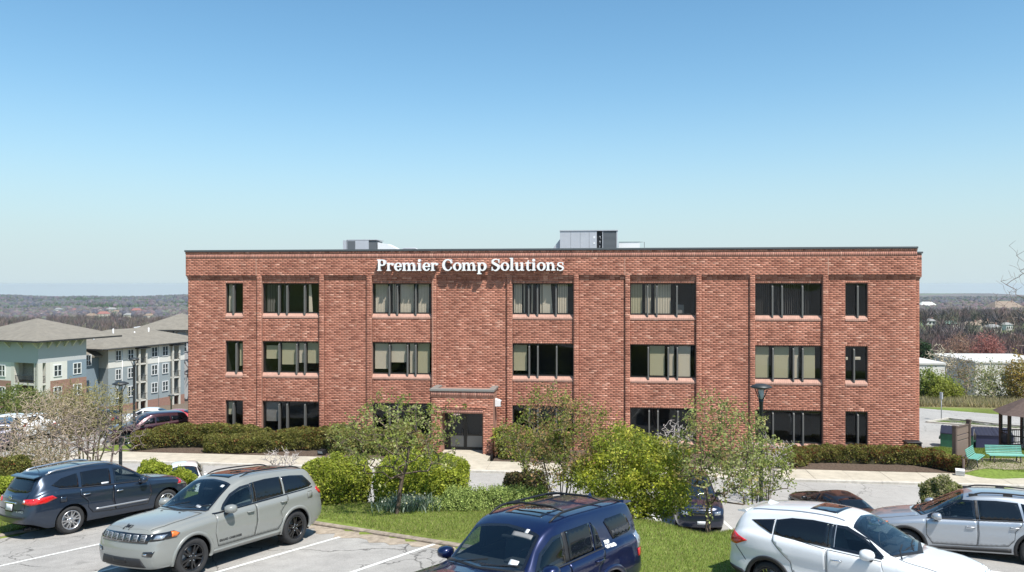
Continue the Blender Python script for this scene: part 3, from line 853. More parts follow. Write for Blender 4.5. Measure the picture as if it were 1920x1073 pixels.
# ---------------------------------------------------------------- entrance
mb = MB(); mb.box(P0 - .08, P1 + .08, PV - .08, PV + .30, 3.68, 3.80, bev=.008); mb.box(P0 - .08, P0 + .28, PV + .301, .08, 3.68, 3.80, bev=.008); mb.box(P1 - .28, P1 + .08, PV + .301, .08, 3.68, 3.80, bev=.008)
mb.build('portico_coping', mat('portico_coping_metal', (.27, .26, .24), rough=.6, metal=.3), bld)
mb = MB(); mb.box(P0 + .3, P1 - .3, PV + .3, .0, 3.55, 3.6); mb.build('portico_roof', M_coping, bld)
mb = MB(); mb.box(O0 - .2, O1 + .2, -1.9, .2, -.2, .14); mb.build('door_step', M_conc, bld)
dv = PV + 1.15
def door(u0, u1, hs):
    t = .09; mb = MB()
    for (a, b, c, d) in ((u0, u0 + t, .15, 2.3), (u1 - t, u1, .15, 2.3), (u0 + t, u1 - t, 2.2, 2.3), (u0 + t, u1 - t, .95, 1.05), (u0 + t, u1 - t, .15, .30)): mb.box(a, b, dv - .03, dv + .03, c, d)
    d = mb.build('door', M_bronze, bld)
    g = MB(); g.add([(u0 + t, dv, 1.05), (u1 - t, dv, 1.05), (u1 - t, dv, 2.2), (u0 + t, dv, 2.2)], [(0, 1, 2, 3)]); g.build('pane', M_glass, d)
    k = MB(); k.box(u0 + t, u1 - t, dv - .012, dv + .012, .30, .95); k.build('kick_panel', mat('kick_panel_metal', (.25, .25, .25), rough=.5, metal=.4), d)
    hb = MB(); x = u1 - .14 if hs else u0 + .14; hb.tube([(x, dv - .08, .9), (x, dv - .08, 1.35)], .014, 6); hb.tube([(x, dv - .08, 1.3), (x, dv - .02, 1.3)], .01, 5); hb.tube([(x, dv - .08, .95), (x, dv - .02, .95)], .01, 5); hb.build('handle', M_fin, d)
oc = (O0 + O1) / 2
door(O0 + .25, oc - .005, True); door(oc + .005, O1 - .12, False)
mb = MB(); mb.box(O0, O0 + .24, dv - .04, dv + .04, .15, OZ); mb.box(O1 - .11, O1, dv - .04, dv + .04, .15, OZ); mb.box(O0 + .24, O1 - .11, dv - .04, dv + .04, 2.31, OZ)
mb.build('door_frame', M_bronze, bld)
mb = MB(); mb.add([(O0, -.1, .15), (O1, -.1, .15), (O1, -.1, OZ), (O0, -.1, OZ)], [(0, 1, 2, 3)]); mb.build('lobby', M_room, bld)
mb = MB(); mb.box(O0 + .72, O0 + 1.08, PV + .02, PV + .05, OZ - .10, OZ - .02); mb.build('door_plaque', mat('pale_plaque', (.6, .4, .38)), bld)
# wall lamp on the side of the porch
mb = MB(); Ml = WM.inverted()
lp = empty('wall_lamp', W(P1 + .02, -.75, 2.75), WA, 'small white wedge shaped wall lamp on the right cheek of the brick porch', 'wall lamp')
mb.prism([(0, .0), (.32, .0), (.32, .30), (.0, .42), ], -.22, .22, 'y'); mb.build('housing', M_white, lp)
mb = MB(); mb.box(.322, .33, -.17, .17, .05, .26); mb.build('lens', mat('smoked_lens', (.05, .06, .06), rough=.15), lp)

# ---------------------------------------------------------------- lettering
def ell(cx, cy, rx, ry, n=28): return [(cx + rx * math.cos(2 * math.pi * i / n), cy + ry * math.sin(2 * math.pi * i / n)) for i in range(n)]
def rc(a, b, c, d): return [(a, b), (c, b), (c, d), (a, d)]
def stroke(P, Wd, sub=5):
    pts = []; ws = []
    n = len(P)
    for i in range(n - 1):
        p0, p1, p2, p3 = P[max(i - 1, 0)], P[i], P[i + 1], P[min(i + 2, n - 1)]
        for j in range(sub):
            t = j / sub
            pts.append(tuple(.5 * ((2 * p1[k]) + (-p0[k] + p2[k]) * t + (2 * p0[k] - 5 * p1[k] + 4 * p2[k] - p3[k]) * t * t + (-p0[k] + 3 * p1[k] - 3 * p2[k] + p3[k]) * t ** 3) for k in (0, 1)))
            ws.append(Wd[i] + (Wd[i + 1] - Wd[i]) * t)
    pts.append(P[-1]); ws.append(Wd[-1]); A = []; Bq = []
    for i, p in enumerate(pts):
        a = pts[max(i - 1, 0)]; b = pts[min(i + 1, len(pts) - 1)]; dx, dy = b[0] - a[0], b[1] - a[1]; l = math.hypot(dx, dy) or 1
        A.append((p[0] - dy / l * ws[i] / 2, p[1] + dx / l * ws[i] / 2)); Bq.append((p[0] + dy / l * ws[i] / 2, p[1] - dx / l * ws[i] / 2))
    return A + Bq[::-1]
def arch(x): return stroke([(x + 115, 330), (x + 175, 420), (x + 262, 448), (x + 340, 405), (x + 352, 300)], [34, 58, 84, 112, 122])
G = {
 'P': (640, [(rc(80, 0, 215, 690), []), (rc(22, 0, 285, 40), []), (rc(22, 650, 215, 690), []), (ell(345, 500, 245, 190), [ell(330, 500, 112, 150), rc(90, 300, 215, 700)]), (rc(215, 310, 345, 350), []), (rc(215, 650, 345, 690), [])]),
 'r': (500, [(rc(75, 0, 198, 470), []), (rc(20, 0, 270, 38), []), (rc(20, 436, 198, 474), []), (stroke([(180, 300), (235, 400), (330, 440), (420, 430)], [36, 60, 80, 60]), []), (ell(410, 395, 66, 64), [])]),
 'e': (560, [(ell(280, 240, 248, 252), [ell(300, 245, 128, 208), rc(395, 130, 600, 232)]), (rc(150, 232, 525, 276), []), (ell(280, 240, 248, 252), [rc(0, -50, 396, 600), rc(390, -50, 600, 232), ell(290, 250, 128, 208)])]),
 'm': (1010, [(rc(75, 0, 198, 470), []), (rc(20, 0, 255, 38), []), (rc(20, 436, 198, 474), []), (rc(407, 0, 529, 330), []), (rc(352, 0, 586, 38), []), (arch(78), []), (rc(738, 0, 861, 330), []), (rc(683, 0, 930, 38), []), (arch(410), [])]),
 'n': (680, [(rc(75, 0, 198, 470), []), (rc(20, 0, 255, 38), []), (rc(20, 436, 198, 474), []), (rc(407, 0, 529, 330), []), (rc(352, 0, 596, 38), []), (arch(78), [])]),
 'i': (340, [(rc(85, 0, 208, 470), []), (rc(25, 0, 270, 38), []), (rc(25, 436, 208, 474), []), (ell(142, 622, 78, 78), [])]),
 'l': (340, [(rc(85, 0, 208, 760), []), (rc(25, 0, 270, 38), []), (rc(25, 724, 208, 762), [])]),
 'C': (720, [(ell(365, 345, 335, 357), [ell(400, 345, 222, 305), rc(500, 215, 800, 480)]), (rc(590, 450, 632, 690), []), (rc(585, 120, 640, 215), [rc(585, 190, 700, 300)])]),
 'o': (600, [(ell(300, 240, 272, 252), [ell(300, 240, 138, 214)])]),
 'p': (650, [(rc(75, -215, 198, 470), []), (rc(20, -215, 275, -178), []), (rc(20, 436, 198, 474), []), (ell(355, 238, 255, 252), [ell(335, 238, 130, 208), rc(0, -100, 150, 600)])]),
 'S': (620, [(stroke([(520, 540), (450, 655), (300, 672), (150, 610), (135, 490), (300, 385), (465, 290), (500, 170), (390, 40), (240, 12), (90, 120)], [36, 48, 66, 120, 150, 160, 160, 150, 100, 56, 40], 4), []), (rc(505, 480, 545, 690), []), (rc(62, 0, 102, 210), [])]),
 'u': (690, [(rc(75, 130, 198, 470), []), (rc(18, 436, 198, 474), []), (rc(407, 0, 529, 470), []), (rc(350, 436, 529, 474), []), (rc(500, 0, 600, 36), []), (stroke([(136, 170), (160, 70), (250, 22), (350, 50), (440, 120)], [122, 110, 80, 55, 40]), [])]),
 't': (400, [([(90, 470), (212, 470), (212, 110), (90, 110)], []), ([(120, 470), (212, 470), (212, 620), (180, 620)], []), (rc(18, 436, 350, 476), []), (stroke([(151, 130), (170, 50), (260, 8), (360, 60)], [122, 100, 62, 36]), [])]),
 's': (520, [(stroke([(415, 375), (330, 460), (210, 462), (112, 400), (130, 310), (260, 250), (385, 190), (405, 95), (300, 14), (180, 10), (70, 90)], [32, 42, 54, 90, 110, 118, 116, 100, 60, 46, 34], 4), []), (rc(398, 330, 430, 478), []), (rc(50, -4, 84, 150), [])]),
}
def in_poly(x, y, Q):
    c = False; n = len(Q)
    for i in range(n):
        x1, y1 = Q[i]; x2, y2 = Q[(i + 1) % n]
        if (y1 > y) != (y2 > y) and x < (x2 - x1) * (y - y1) / (y2 - y1) + x1: c = not c
    return c
def fat(Q, d):
    cx = sum(q[0] for q in Q) / len(Q); cy = sum(q[1] for q in Q) / len(Q); w2 = (max(q[0] for q in Q) - min(q[0] for q in Q)) / 2; h2 = (max(q[1] for q in Q) - min(q[1] for q in Q)) / 2
    return [(cx + (q[0] - cx) * (w2 + d) / w2, cy + (q[1] - cy) * (h2 + d) / h2) for q in Q]
def glyph(ch):
    wd, pcs = G[ch]; pts = []; ed = []
    pcs = [(fat(p, 13), [fat(n, -11) for n in ns]) for (p, ns) in pcs]
    for (p, ns) in pcs:
        for Q in [p] + ns:
            s = len(pts); pts += [Vector(q) for q in Q]; ed += [(s + i, s + (i + 1) % len(Q)) for i in range(len(Q))]
    r = delaunay_2d_cdt(pts, ed, [], 0, 1e-4)
    V = [tuple(v) for v in r[0]]; T = []
    for f in r[2]:
        cx = sum(V[i][0] for i in f) / 3; cy = sum(V[i][1] for i in f) / 3
        if any(in_poly(cx, cy, p) and not any(in_poly(cx, cy, n) for n in ns) for (p, ns) in pcs): T.append(tuple(f))
    return wd, V, T
sign = empty('company_sign', W(U(710), -.35, 10.545), WA, 'white raised serif letters reading Premier Comp Solutions above the third floor windows', 'sign')
M_let = mat('white_letter_face', (.88, .88, .87), rough=.5); M_ret = mat('letter_return', (.42, .42, .45), rough=.6)
txt = 'Premier Comp Solutions'; adv = sum(260 if c == ' ' else G[c][0] for c in txt)
sc_ = (U(1058) - U(709)) / adv; scy = .66 / 700
x = 0; cache = {}
for ch in txt:
    if ch == ' ': x += 260 * sc_; continue
    wd, V, T = cache.setdefault(ch, glyph(ch))
    ec = {}
    mb = MB(); fr = [(p[0] * sc_ * 1.0, 0, p[1] * scy) for p in V]; bk = [(p[0] * sc_, .27, p[1] * scy) for p in V]; n = len(V)
    for f in T:
        A = (V[f[1]][0] - V[f[0]][0]) * (V[f[2]][1] - V[f[0]][1]) - (V[f[1]][1] - V[f[0]][1]) * (V[f[2]][0] - V[f[0]][0])
        if A < 0: f = f[::-1]
        for i in range(3): ec[(f[i], f[(i + 1) % 3])] = 1
        mb.f.append(tuple(f)); mb.m.append(0); mb.s.append(False)
        mb.f.append(tuple(n + i for i in f[::-1])); mb.m.append(1); mb.s.append(False)
    for (a, b) in list(ec):
        if (b, a) not in ec: mb.f.append((b, a, n + a, n + b)); mb.m.append(1); mb.s.append(False)
    mb.v = fr + bk
    o = mb.build('letter', [M_let, M_ret], sign); o.location = (x, 0, 0); x += wd * sc_
for (a, b) in ((.0, 3.7), (3.95, 6.7), (6.95, 11.0)):       # mounting rails behind the letters
    mb = MB(); mb.box(a, b, .271, .35, .14, .26); mb.build('mounting_rail', mat('rail_brick_red', (.30, .14, .10)), sign)

# ---------------------------------------------------------------- roof plant
M_hv = mat('galvanised_cabinet', (.48, .49, .52), rough=.45, metal=.2, noise=(1.5, .06)); M_hd = mat('condenser_coil', (.10, .11, .12), rough=.7); M_hw = mat('white_cabinet', (.72, .73, .74), rough=.5)
def hvac1():
    c = pt(676, 468, 52.5); e = empty('rooftop_unit', (c.x, c.y, 11.1), WA, 'small grey rooftop air handler with sloping pale duct left of the sign', 'roof unit', None)
    mb = MB(); mb.box(-.9, .55, 0, 1.6, .1, 1.55, bev=.02); mb.build('cabinet', M_hv, e)
    mb = MB(); mb.box(-.86, -.36, -.02, 0, .2, 1.5); mb.build('coil_panel', M_hd, e)
    mb = MB(); mb.box(-1.2, -.95, 0, 1.6, .1, 1.55); mb.box(-.948, 1.1, -.01, 1.62, 1.551, 1.60); mb.build('cabinet_top', M_hv, e)
    mb = MB(); mb.box(.552, 1.05, .05, 1.5, .1, 1.5); mb.build('louvre_panel', M_hd, e)
    mb = MB(); mb.prism([(1.1, .1), (2.55, .1), (2.45, .95), (1.75, 1.30), (1.1, 1.42)], .2, 1.3, 'y'); mb.build('duct', M_hw, e)
    mb = MB(); mb.box(-1.3, 1.2, -.1, 1.7, 0, .1); mb.build('base', M_hd, e)
hvac1()
c = pt(768, 466, 54); e = empty('roof_pipe', (c.x, c.y, 11.1), WA, 'thin bent pipe lying low along the roof right of the small air handler', 'pipe')
mb = MB(); mb.tube([(-.7, 0, 0), (-.65, 0, .95), (-.4, 0, 1.08), (.4, 0, 1.08), (.7, 0, .95), (.75, 0, 0)], .04, 8); mb.build('pipe', M_hv, e)
def hvac2():
    c = pt(1104, 465, 50.5); e = empty('rooftop_unit', (c.x, c.y, 11.1), WA, 'large grey rooftop air conditioner with dark coil bay and side hood', 'roof unit')
    mb = MB(); mb.box(-1.83, .5, 0, 2.0, .15, 2.03, bev=.02); mb.build('cabinet', M_hv, e)
    mb = MB(); mb.box(-1.86, 1.84, -.04, 2.05, 2.031, 2.09); mb.build('cabinet_top', M_hv, e)
    for x_ in (-1.15, -.55, .02):
        mb = MB(); mb.box(x_, x_ + .012, -.008, 0, .2, 1.98); mb.build('panel_seam', M_hd, e)
    mb = MB(); mb.box(.51, .85, .10, 1.9, .2, 2.0); mb.box(.51, .55, 0, .1, .2, 2.0); mb.box(.82, .86, 0, .1, .2, 2.0); mb.build('compressor_bay', M_black, e)
    mb = MB()
    for k in range(5): mb.tube([(.6 + .04 * k, .05, .3 + .3 * k), (.7, .03, .5 + .3 * k), (.78 - .03 * k, .05, .45 + .3 * k)], .02, 5)
    mb.build('pipework', M_hv, e)
    mb = MB(); mb.box(.90, 1.72, .03, 1.95, .2, 2.0, 0)
    for k in range(24): mb.box(.93, 1.69, .015, .03, .25 + k * .073, .28 + k * .073, 1)
    mb.build('coil', [M_hd, mat('coil_guard', (.17, .18, .19), rough=.6)], e)
    mb = MB(); mb.box(.862, .898, 0, 2, .15, 2.03); mb.box(1.74, 1.81, 0, 2, .15, 2.03); mb.build('corner_post', M_hv, e)
    mb = MB(); mb.prism([(-1.84, .55), (-2.45, .75), (-2.38, .85), (-1.84, 1.55)], .3, 1.6, 'y'); mb.build('intake_hood', M_hv, e)
    mb = MB(); mb.box(-.2, .2, -.014, -.001, .25, .31, 0); mb.box(.28, .4, -.012, -.001, 1.55, 1.70, 1); mb.box(.28, .4, -.012, -.001, 1.2, 1.3, 1); mb.build('sticker', [M_hd, M_hw], e)
    mb = MB(); mb.box(-1.9, 1.9, -.1, 2.1, 0, .15); mb.build('base', M_hd, e)
hvac2()
c = pt(1184, 465, 53.0); e = empty('roof_curb_box', (c.x, c.y, 11.1), WA, 'low white box on the roof right of the large air conditioner', 'roof box')
mb = MB(); mb.box(-.85, .55, 0, 1.2, 0, 1.42, bev=.02); mb.build('box', M_hw, e)
mb = MB(); mb.tube([(.56, 0, 1.45), (.85, 0, 1.45), (.85, 0, 0)], .02, 6); mb.tube([(-.85, -.01, 1.46), (.56, -.01, 1.46)], .02, 6); mb.build('rail', M_hd, e)
# black meter box at the right-hand corner
c = W(U(1706), -.45, 0); e = empty('condenser_box', (c.x, c.y, .34), WA, 'small black outdoor cabinet against the brick wall at the right corner', 'cabinet')
mb = MB(); mb.box(-.40, .34, -.3, .3, -.4, .78, bev=.02); mb.build('cabinet', M_black, e)
mb = MB(); mb.box(-.43, .37, -.33, .33, .781, .84, bev=.01); mb.build('lid', M_black, e)
for k in range(4): mb = MB(); mb.box(-.3, .25, -.312, -.301, .12 + k * .14, .20 + k * .14); mb.build('vent_slot', mat('vent_slot_black', (.004, .004, .004)), e)
# ================================================================ vehicles
def paint(name, col, metal=.35, rough=.32):
    m = mat(name, col, rough=rough, metal=metal, coat=1.0, spec=.5); return m
M_tyre = mat('tyre_rubber', (.022, .022, .023), rough=.85, noise=(14, .3))
M_trim = mat('black_trim', (.018, .018, .020), rough=.6)
M_gloss = mat('gloss_black', (.008, .008, .010), rough=.08, coat=1)
M_seam = mat('panel_gap', (.004, .004, .005), rough=.9, spec=0)
M_well = mat('wheel_well_black', (.008, .008, .008), rough=1, spec=0)
M_cglass = mat('car_glass', (.006, .008, .012), rough=.03, spec=.55)
M_wsglass = mat('windscreen_glass', (.010, .016, .024), rough=.02, spec=.8)
M_alloy = mat('alloy_metal', (.55, .55, .56), rough=.3, metal=.9)
M_balloy = mat('black_alloy', (.018, .018, .020), rough=.25, metal=.4, coat=.6)
M_chrome = mat('chrome', (.75, .75, .76), rough=.12, metal=1)
M_red = mat('tail_lamp_red', (.55, .012, .012), rough=.12, coat=1, noise=(16, .45))
M_lampc = mat('clear_lamp', (.55, .58, .62), rough=.08, metal=.7, coat=1, noise=(20, .5))
M_amber = mat('amber_lamp', (.75, .16, .02), rough=.15, coat=1)
M_plate = mat('number_plate', (.70, .72, .74), rough=.5)
M_plateb = mat('plate_band', (.06, .10, .32), rough=.5)
M_silverp = mat('silver_trim', (.45, .46, .48), rough=.35, metal=.6)
M_inner = mat('cabin_seat_grey', (.20, .20, .20), rough=.8)

M_see = glass_mat('tinted_see_through_glass', (.50, .56, .56), facing=.02)
M_seews = glass_mat('windscreen_see_through_glass', (.62, .70, .70), facing=.05)
M_dash = mat('dashboard_black', (.03, .03, .032), rough=.7); M_seat = mat('seat_fabric', (.09, .09, .09), rough=.9); M_liner = mat('head_lining', (.30, .30, .29), rough=.95)
def wheel_meshes(r, wd, style, rim_r):
    """tyre and rim meshes, axle along +y = outer side"""
    t = MB()
    h = wd / 2
    t.lathe([(rim_r - .005, -h + .02), (rim_r + .01, -h), (r - .05, -h - .004), (r - .018, -h + .012), (r - .003, -h + .035), (r, -h + .06), (r, h - .06), (r - .003, h - .035), (r - .018, h - .012), (r - .05, h + .004), (rim_r + .015, h), (rim_r, h - .02)], 40, 'y')
    for k in range(40):
        a = 2 * math.pi * k / 40; c, s = math.cos(a), math.sin(a)
        M = Matrix(((c, 0, -s, 0), (0, 1, 0, 0), (s, 0, c, 0), (0, 0, 0, 1)))
        t.box(r - .004, r + .004, -h + .05, h - .05, -.012, .012, M=M)
    tyre = t.mesh('tyre', M_tyre)
    k_ = MB()
    k_.lathe([(rim_r + .008, h - .022), (rim_r + .006, h - .005), (rim_r - .010, h - .004), (rim_r - .022, h - .03), (rim_r - .03, 0), (rim_r - .03, -h + .03)], 40, 'y', m=0)
    k_.lathe([(rim_r - .035, -.02), (.05, -.03), (.001, -.03)], 24, 'y', m=1)         # dark disc behind the spokes
    k_.lathe([(.19, -.012), (.185, .0), (.06, .0)], 24, 'y', m=2)                     # brake disc
    def spoke(a, w0, w1, r0, r1, dy0=0.0, dy1=-.012, m=0, tilt=0.0):
        c, s = math.cos(a), math.sin(a); c1, s1 = math.cos(a + tilt), math.sin(a + tilt)
        yo = h - .028
        def P(rr, w, y, t):
            cc, ss = (c, s) if t == 0 else (c1, s1)
            return (rr * cc - w * ss, y, rr * ss + w * cc)
        vs = [P(r0, -w0 / 2, yo + dy0, 0), P(r0, w0 / 2, yo + dy0, 0), P(r1, w1 / 2, yo + dy1 + .016, 1), P(r1, -w1 / 2, yo + dy1 + .016, 1),
              P(r0, -w0 / 2 - .006, yo - .045, 0), P(r0, w0 / 2 + .006, yo - .045, 0), P(r1, w1 / 2 + .008, yo - .045, 1), P(r1, -w1 / 2 - .008, yo - .045, 1)]
        k_.add(vs, [(0, 1, 2, 3), (0, 4, 5, 1), (1, 5, 6, 2), (2, 6, 7, 3), (3, 7, 4, 0)], m)
    R1 = rim_r - .008
    if style == 'y6':                             # six paired spokes
        for i in range(6):
            a = 2 * math.pi * i / 6 + .2
            spoke(a - .10, .030, .026, .05, R1, m=0, tilt=-.10); spoke(a + .10, .030, .026, .05, R1, m=0, tilt=.10)
            spoke(a, .09, .05, .045, .12, m=0)
    elif style == 'ten':
        for i in range(5):
            a = 2 * math.pi * i / 5 + .3
            spoke(a - .16, .042, .030, .05, R1, m=0, tilt=-.02); spoke(a + .16, .042, .030, .05, R1, m=0, tilt=.02)
    elif style == 'five':
        for i in range(5):
            a = 2 * math.pi * i / 5 + .5
            spoke(a, .075, .05, .05, R1, m=0); spoke(a - .13, .016, .014, .09, R1, m=3, tilt=-.05); spoke(a + .13, .016, .014, .09, R1, m=3, tilt=.05)
    elif style == 'cross':                        # five forked spokes, bright edges on black
        for i in range(5):
            a = 2 * math.pi * i / 5 + .31
            spoke(a, .085, .11, .045, .125, m=1)
            for s in (-1, 1):
                spoke(a + s * .20, .028, .032, .115, R1, m=0, tilt=s * .13, dy0=.002)
                spoke(a + s * .07, .020, .022, .06, .125, m=0, tilt=s * .17, dy0=.003)
            # link across the fork near the hub
            c, s_ = math.cos(a), math.sin(a)
        for i in range(5):
            a = 2 * math.pi * (i + .5) / 5 + .31
            spoke(a, .07, .10, .17, .195, m=0)
    k_.lathe([(.055, h - .05), (.055, h - .022), (.03, h - .016), (.001, h - .015)], 16, 'y', m=0)
    for i in range(5):
        a = 2 * math.pi * i / 5; k_.lathe([(.010, h - .04), (.010, h - .014), (.001, h - .013)], 6, 'y', c=(.075 * math.cos(a), 0, .075 * math.sin(a)), m=3)
    return tyre, k_

def car(spec):
    s = spec; WB = s['wb']; rw = s['rw']; Ra = s.get('ra', rw + .06); body_m = s['paint']
    e = empty(s['name'], (0, 0, 0), 0, s['label'], s['cat'], s.get('group'))
    xr, xf = s['top'][0][0], s['top'][-1][0]
    P = {k: np.array(s[k]) for k in ('top', 'belt', 'w', 'wr')}
    f = lambda k, x: pchip(P[k][:, 0], P[k][:, 1], x)
    zs = s['sill']
    # stations, dense round the arches
    xs = list(np.arange(xr, xf, .045)) + [xf] + [p[0] for p in s['top']]
    for xa in (0, WB):
        xs += [xa + Ra * math.cos(t) for t in np.linspace(0, math.pi, 25)] + [xa + Ra + .003, xa - Ra - .003]
    xs = sorted(set(round(float(x), 4) for x in xs if xr <= x <= xf)); xs = np.array([x for i, x in enumerate(xs) if i == 0 or x - xs[i - 1] > .002])
    qt = np.array(s.get('qs', [(0, -.05), (.10, -.018), (.30, .0), (.55, .008), (.72, .0), (.86, .004), (.95, -.012), (1, -.045)]))
    endz = lambda x: zs + .16 * (1 - smoothstep(xr, xr + .45, x)) * s.get('rup', 1) + .10 * smoothstep(xf - .45, xf, x) * s.get('fup', 1)
    def yside(x, z):
        z0 = endz(x); b = f('belt', x); return f('w', x) + pchip(qt[:, 0], qt[:, 1], np.clip((z - z0) / (b - z0), 0, 1))
    NL, NU = 16, 16
    rows = []
    for x in xs:
        x = float(x); z0 = float(endz(x)); b = float(f('belt', x)); zt = float(f('top', x)); b = min(b, zt - .015)
        zl = z0
        for xa in (0, WB):
            if abs(x - xa) < Ra: zl = max(zl, rw + math.sqrt(max(0, Ra * Ra - (x - xa) ** 2)))
        zl = min(zl, b - .05)
        pts = []
        for t in np.linspace(0, 1, NL): z = zl + t * (b - zl); pts.append((float(yside(x, z)), z))
        yb = pts[-1][0]; he = zt - b
        g = float(smoothstep(.10, .50, he)); wr = float(f('wr', x))
        we = (yb - .10) * (1 - g) + wr * g
        rr = min(s.get('rr_edge', .11), he * .55)
        ctl = [(yb, b), (yb - .028 * (1 + g * .2), b + min(.018, he * .2))]
        if he > .12: ctl += [(yb + (we - yb) * .5 + .012 * g, b + (he - rr) * .5)]
        ctl += [(we, zt - rr), (we - .035, zt - rr * .42), (we - .10, zt - rr * .14), (we * .62, zt + s.get('crown', .03) * .5), (we * .3, zt + s.get('crown', .03) * .88), (0, zt + s.get('crown', .03))]
        cy = [c[0] for c in ctl]; cz = [c[1] for c in ctl]
        L = np.r_[0, np.cumsum(np.hypot(np.diff(cy), np.diff(cz)))]
        uu = np.interp(np.linspace(0, 8, NU + 1)[1:], np.linspace(0, 8, len(ctl)), L) if len(ctl) == 9 else np.interp(np.linspace(0, 1, NU + 1)[1:], np.linspace(0, 1, len(ctl)), L)
        # shape preserving interpolation along the section
        ys = pchip(L, cy, uu); zz = pchip(L, cz, uu)
        pts += [(float(a), float(c)) for a, c in zip(ys, zz)]
        rows.append(pts)
    K = NL + NU
    fl = s.get('flean', [(0.2, -.06), (.45, .03), (.6, .04), (.8, .0), (1.1, -.06)]); rl = s.get('rlean', [(.2, .04), (.5, -.05), (.65, -.05), (.9, 0), (1.8, 0)])
    def warp(x, z):
        k1 = float(smoothstep(xf - .42, xf, x)); k2 = 1 - float(smoothstep(xr, xr + .42, x))
        return x + k1 * float(np.interp(z, *zip(*fl))) + k2 * float(np.interp(z, *zip(*rl)))
    V = []; Fs = []; nS = len(xs)
    for i, x in enumerate(xs):
        for (y, z) in rows[i]: V.append((warp(float(x), z), y, z))
        for (y, z) in rows[i][:-1]: V.append((warp(float(x), z), -y, z))
    W_ = 2 * K - 1
    Lf = lambda i, k: i * W_ + k
    Rt_ = lambda i, k: i * W_ + (K + k if k < K - 1 else K - 1)
    for i in range(nS - 1):
        for k in range(K - 1):
            Fs.append((Lf(i, k), Lf(i, k + 1), Lf(i + 1, k + 1), Lf(i + 1, k)))
            Fs.append((Rt_(i, k), Rt_(i + 1, k), Rt_(i + 1, k + 1), Rt_(i, k + 1)))
    NA = 10
    for (i, bul, sg) in ((nS - 1, s.get('fbul', .10), 1), (0, s.get('rbul', .07), -1)):
        grid = []
        for k in range(K - 1):
            y, z = rows[i][k]; rowi = [Lf(i, k)]
            for j in range(1, NA):
                yy = y * (1 - 2 * j / NA); ww = max(y, .05)
                zt_ = z if k < NL + 2 else z
                V.append((warp(float(xs[i]), z) + sg * bul * (1 - (yy / ww) ** 2) * min(1, (y / rows[i][NL - 2][0])), yy, z)); rowi.append(len(V) - 1)
            rowi.append(Rt_(i, k)); grid.append(rowi)
        for k in range(K - 2):
            for j in range(NA):
                q = (grid[k][j], grid[k][j + 1], grid[k + 1][j + 1], grid[k + 1][j])
                Fs.append(q if sg > 0 else q[::-1])
        top = Lf(i, K - 1)
        for j in range(NA):
            q = (grid[K - 2][j], grid[K - 2][j + 1], top); Fs.append(q if sg > 0 else q[::-1])
    me = bpy.data.meshes.new('body'); me.from_pydata(V, [], Fs); me.materials.append(body_m)
    bm = bmesh.new(); bm.from_mesh(me); bmesh.ops.remove_doubles(bm, verts=bm.verts, dist=.0004); bmesh.ops.recalc_face_normals(bm, faces=bm.faces)
    for _ in range(s.get('smooth', 2)):
        vv = [v for v in bm.verts if not v.is_boundary and v.co.z > rw + .1]
        bmesh.ops.smooth_vert(bm, verts=vv, factor=.35, use_axis_x=True, use_axis_y=True, use_axis_z=True)
    bmesh.ops.triangulate(bm, faces=[fc for fc in bm.faces if len(fc.verts) > 4])
    bm.to_mesh(me)
    for p_ in me.polygons: p_.use_smooth = True
    tree = BVHTree.FromBMesh(bm)
    bm.free()
    body = link('body', me, e); me_body = me
    if s.get('creased', True): pass
    DIR = {'L': (Vector((0, -1, 0)), lambda a, b: Vector((a, 3, b))), 'R': (Vector((0, 1, 0)), lambda a, b: Vector((a, -3, b))),
           'T': (Vector((0, 0, -1)), lambda a, b: Vector((a, b, 4))), 'F': (Vector((-1, 0, 0)), lambda a, b: Vector((WB + 4, a, b))), 'B': (Vector((1, 0, 0)), lambda a, b: Vector((-5, a, b)))}
    def proj(a, b, ax, off):
        d, fo = DIR[ax]; o = fo(a, b); h = tree.ray_cast(o, d)
        if h[0] is None:
            h = tree.find_nearest(o + d * (3 if ax in 'LR' else (2 if ax == 'T' else 4)))
            return h[0] - d * off
        n = h[1] if h[1].dot(d) < 0 else -h[1]
        return h[0] + n * off * .5 - d * off * .5
    def patch(name, poly, ax, off, m, parent=None, step=.06, holes=(), thick=True, kind=None):
        V2, F2 = tri2d(poly, step, holes)
        vs = [proj(p[0], p[1], ax, off) for p in V2]
        d = DIR[ax][0]; G_ = []
        for fc in F2:
            n = (vs[fc[1]] - vs[fc[0]]).cross(vs[fc[2]] - vs[fc[0]])
            G_.append(tuple(fc) if n.dot(d) < 0 else tuple(fc[::-1]))
        if thick:                                # skirt so that the panel has an edge
            n0 = len(vs); ec = set()
            for fc in G_:
                for i in range(3): ec.add((fc[i], fc[(i + 1) % 3]))
            bd = [(a, b) for (a, b) in ec if (b, a) not in ec]; mp = {}
            for (a, b) in bd:
                for q in (a, b):
                    if q not in mp: mp[q] = len(vs); vs.append(vs[q] + d * (off + .004))
            G_ += [(b, a, mp[a], mp[b]) for (a, b) in bd]
        me = bpy.data.meshes.new(name); me.from_pydata([tuple(v) for v in vs], [], G_); me.materials.append(m)
        me.polygons.foreach_set('use_smooth', [len(fc) == 3 for fc in G_]); me.update()
        return link(name, me, parent or e)
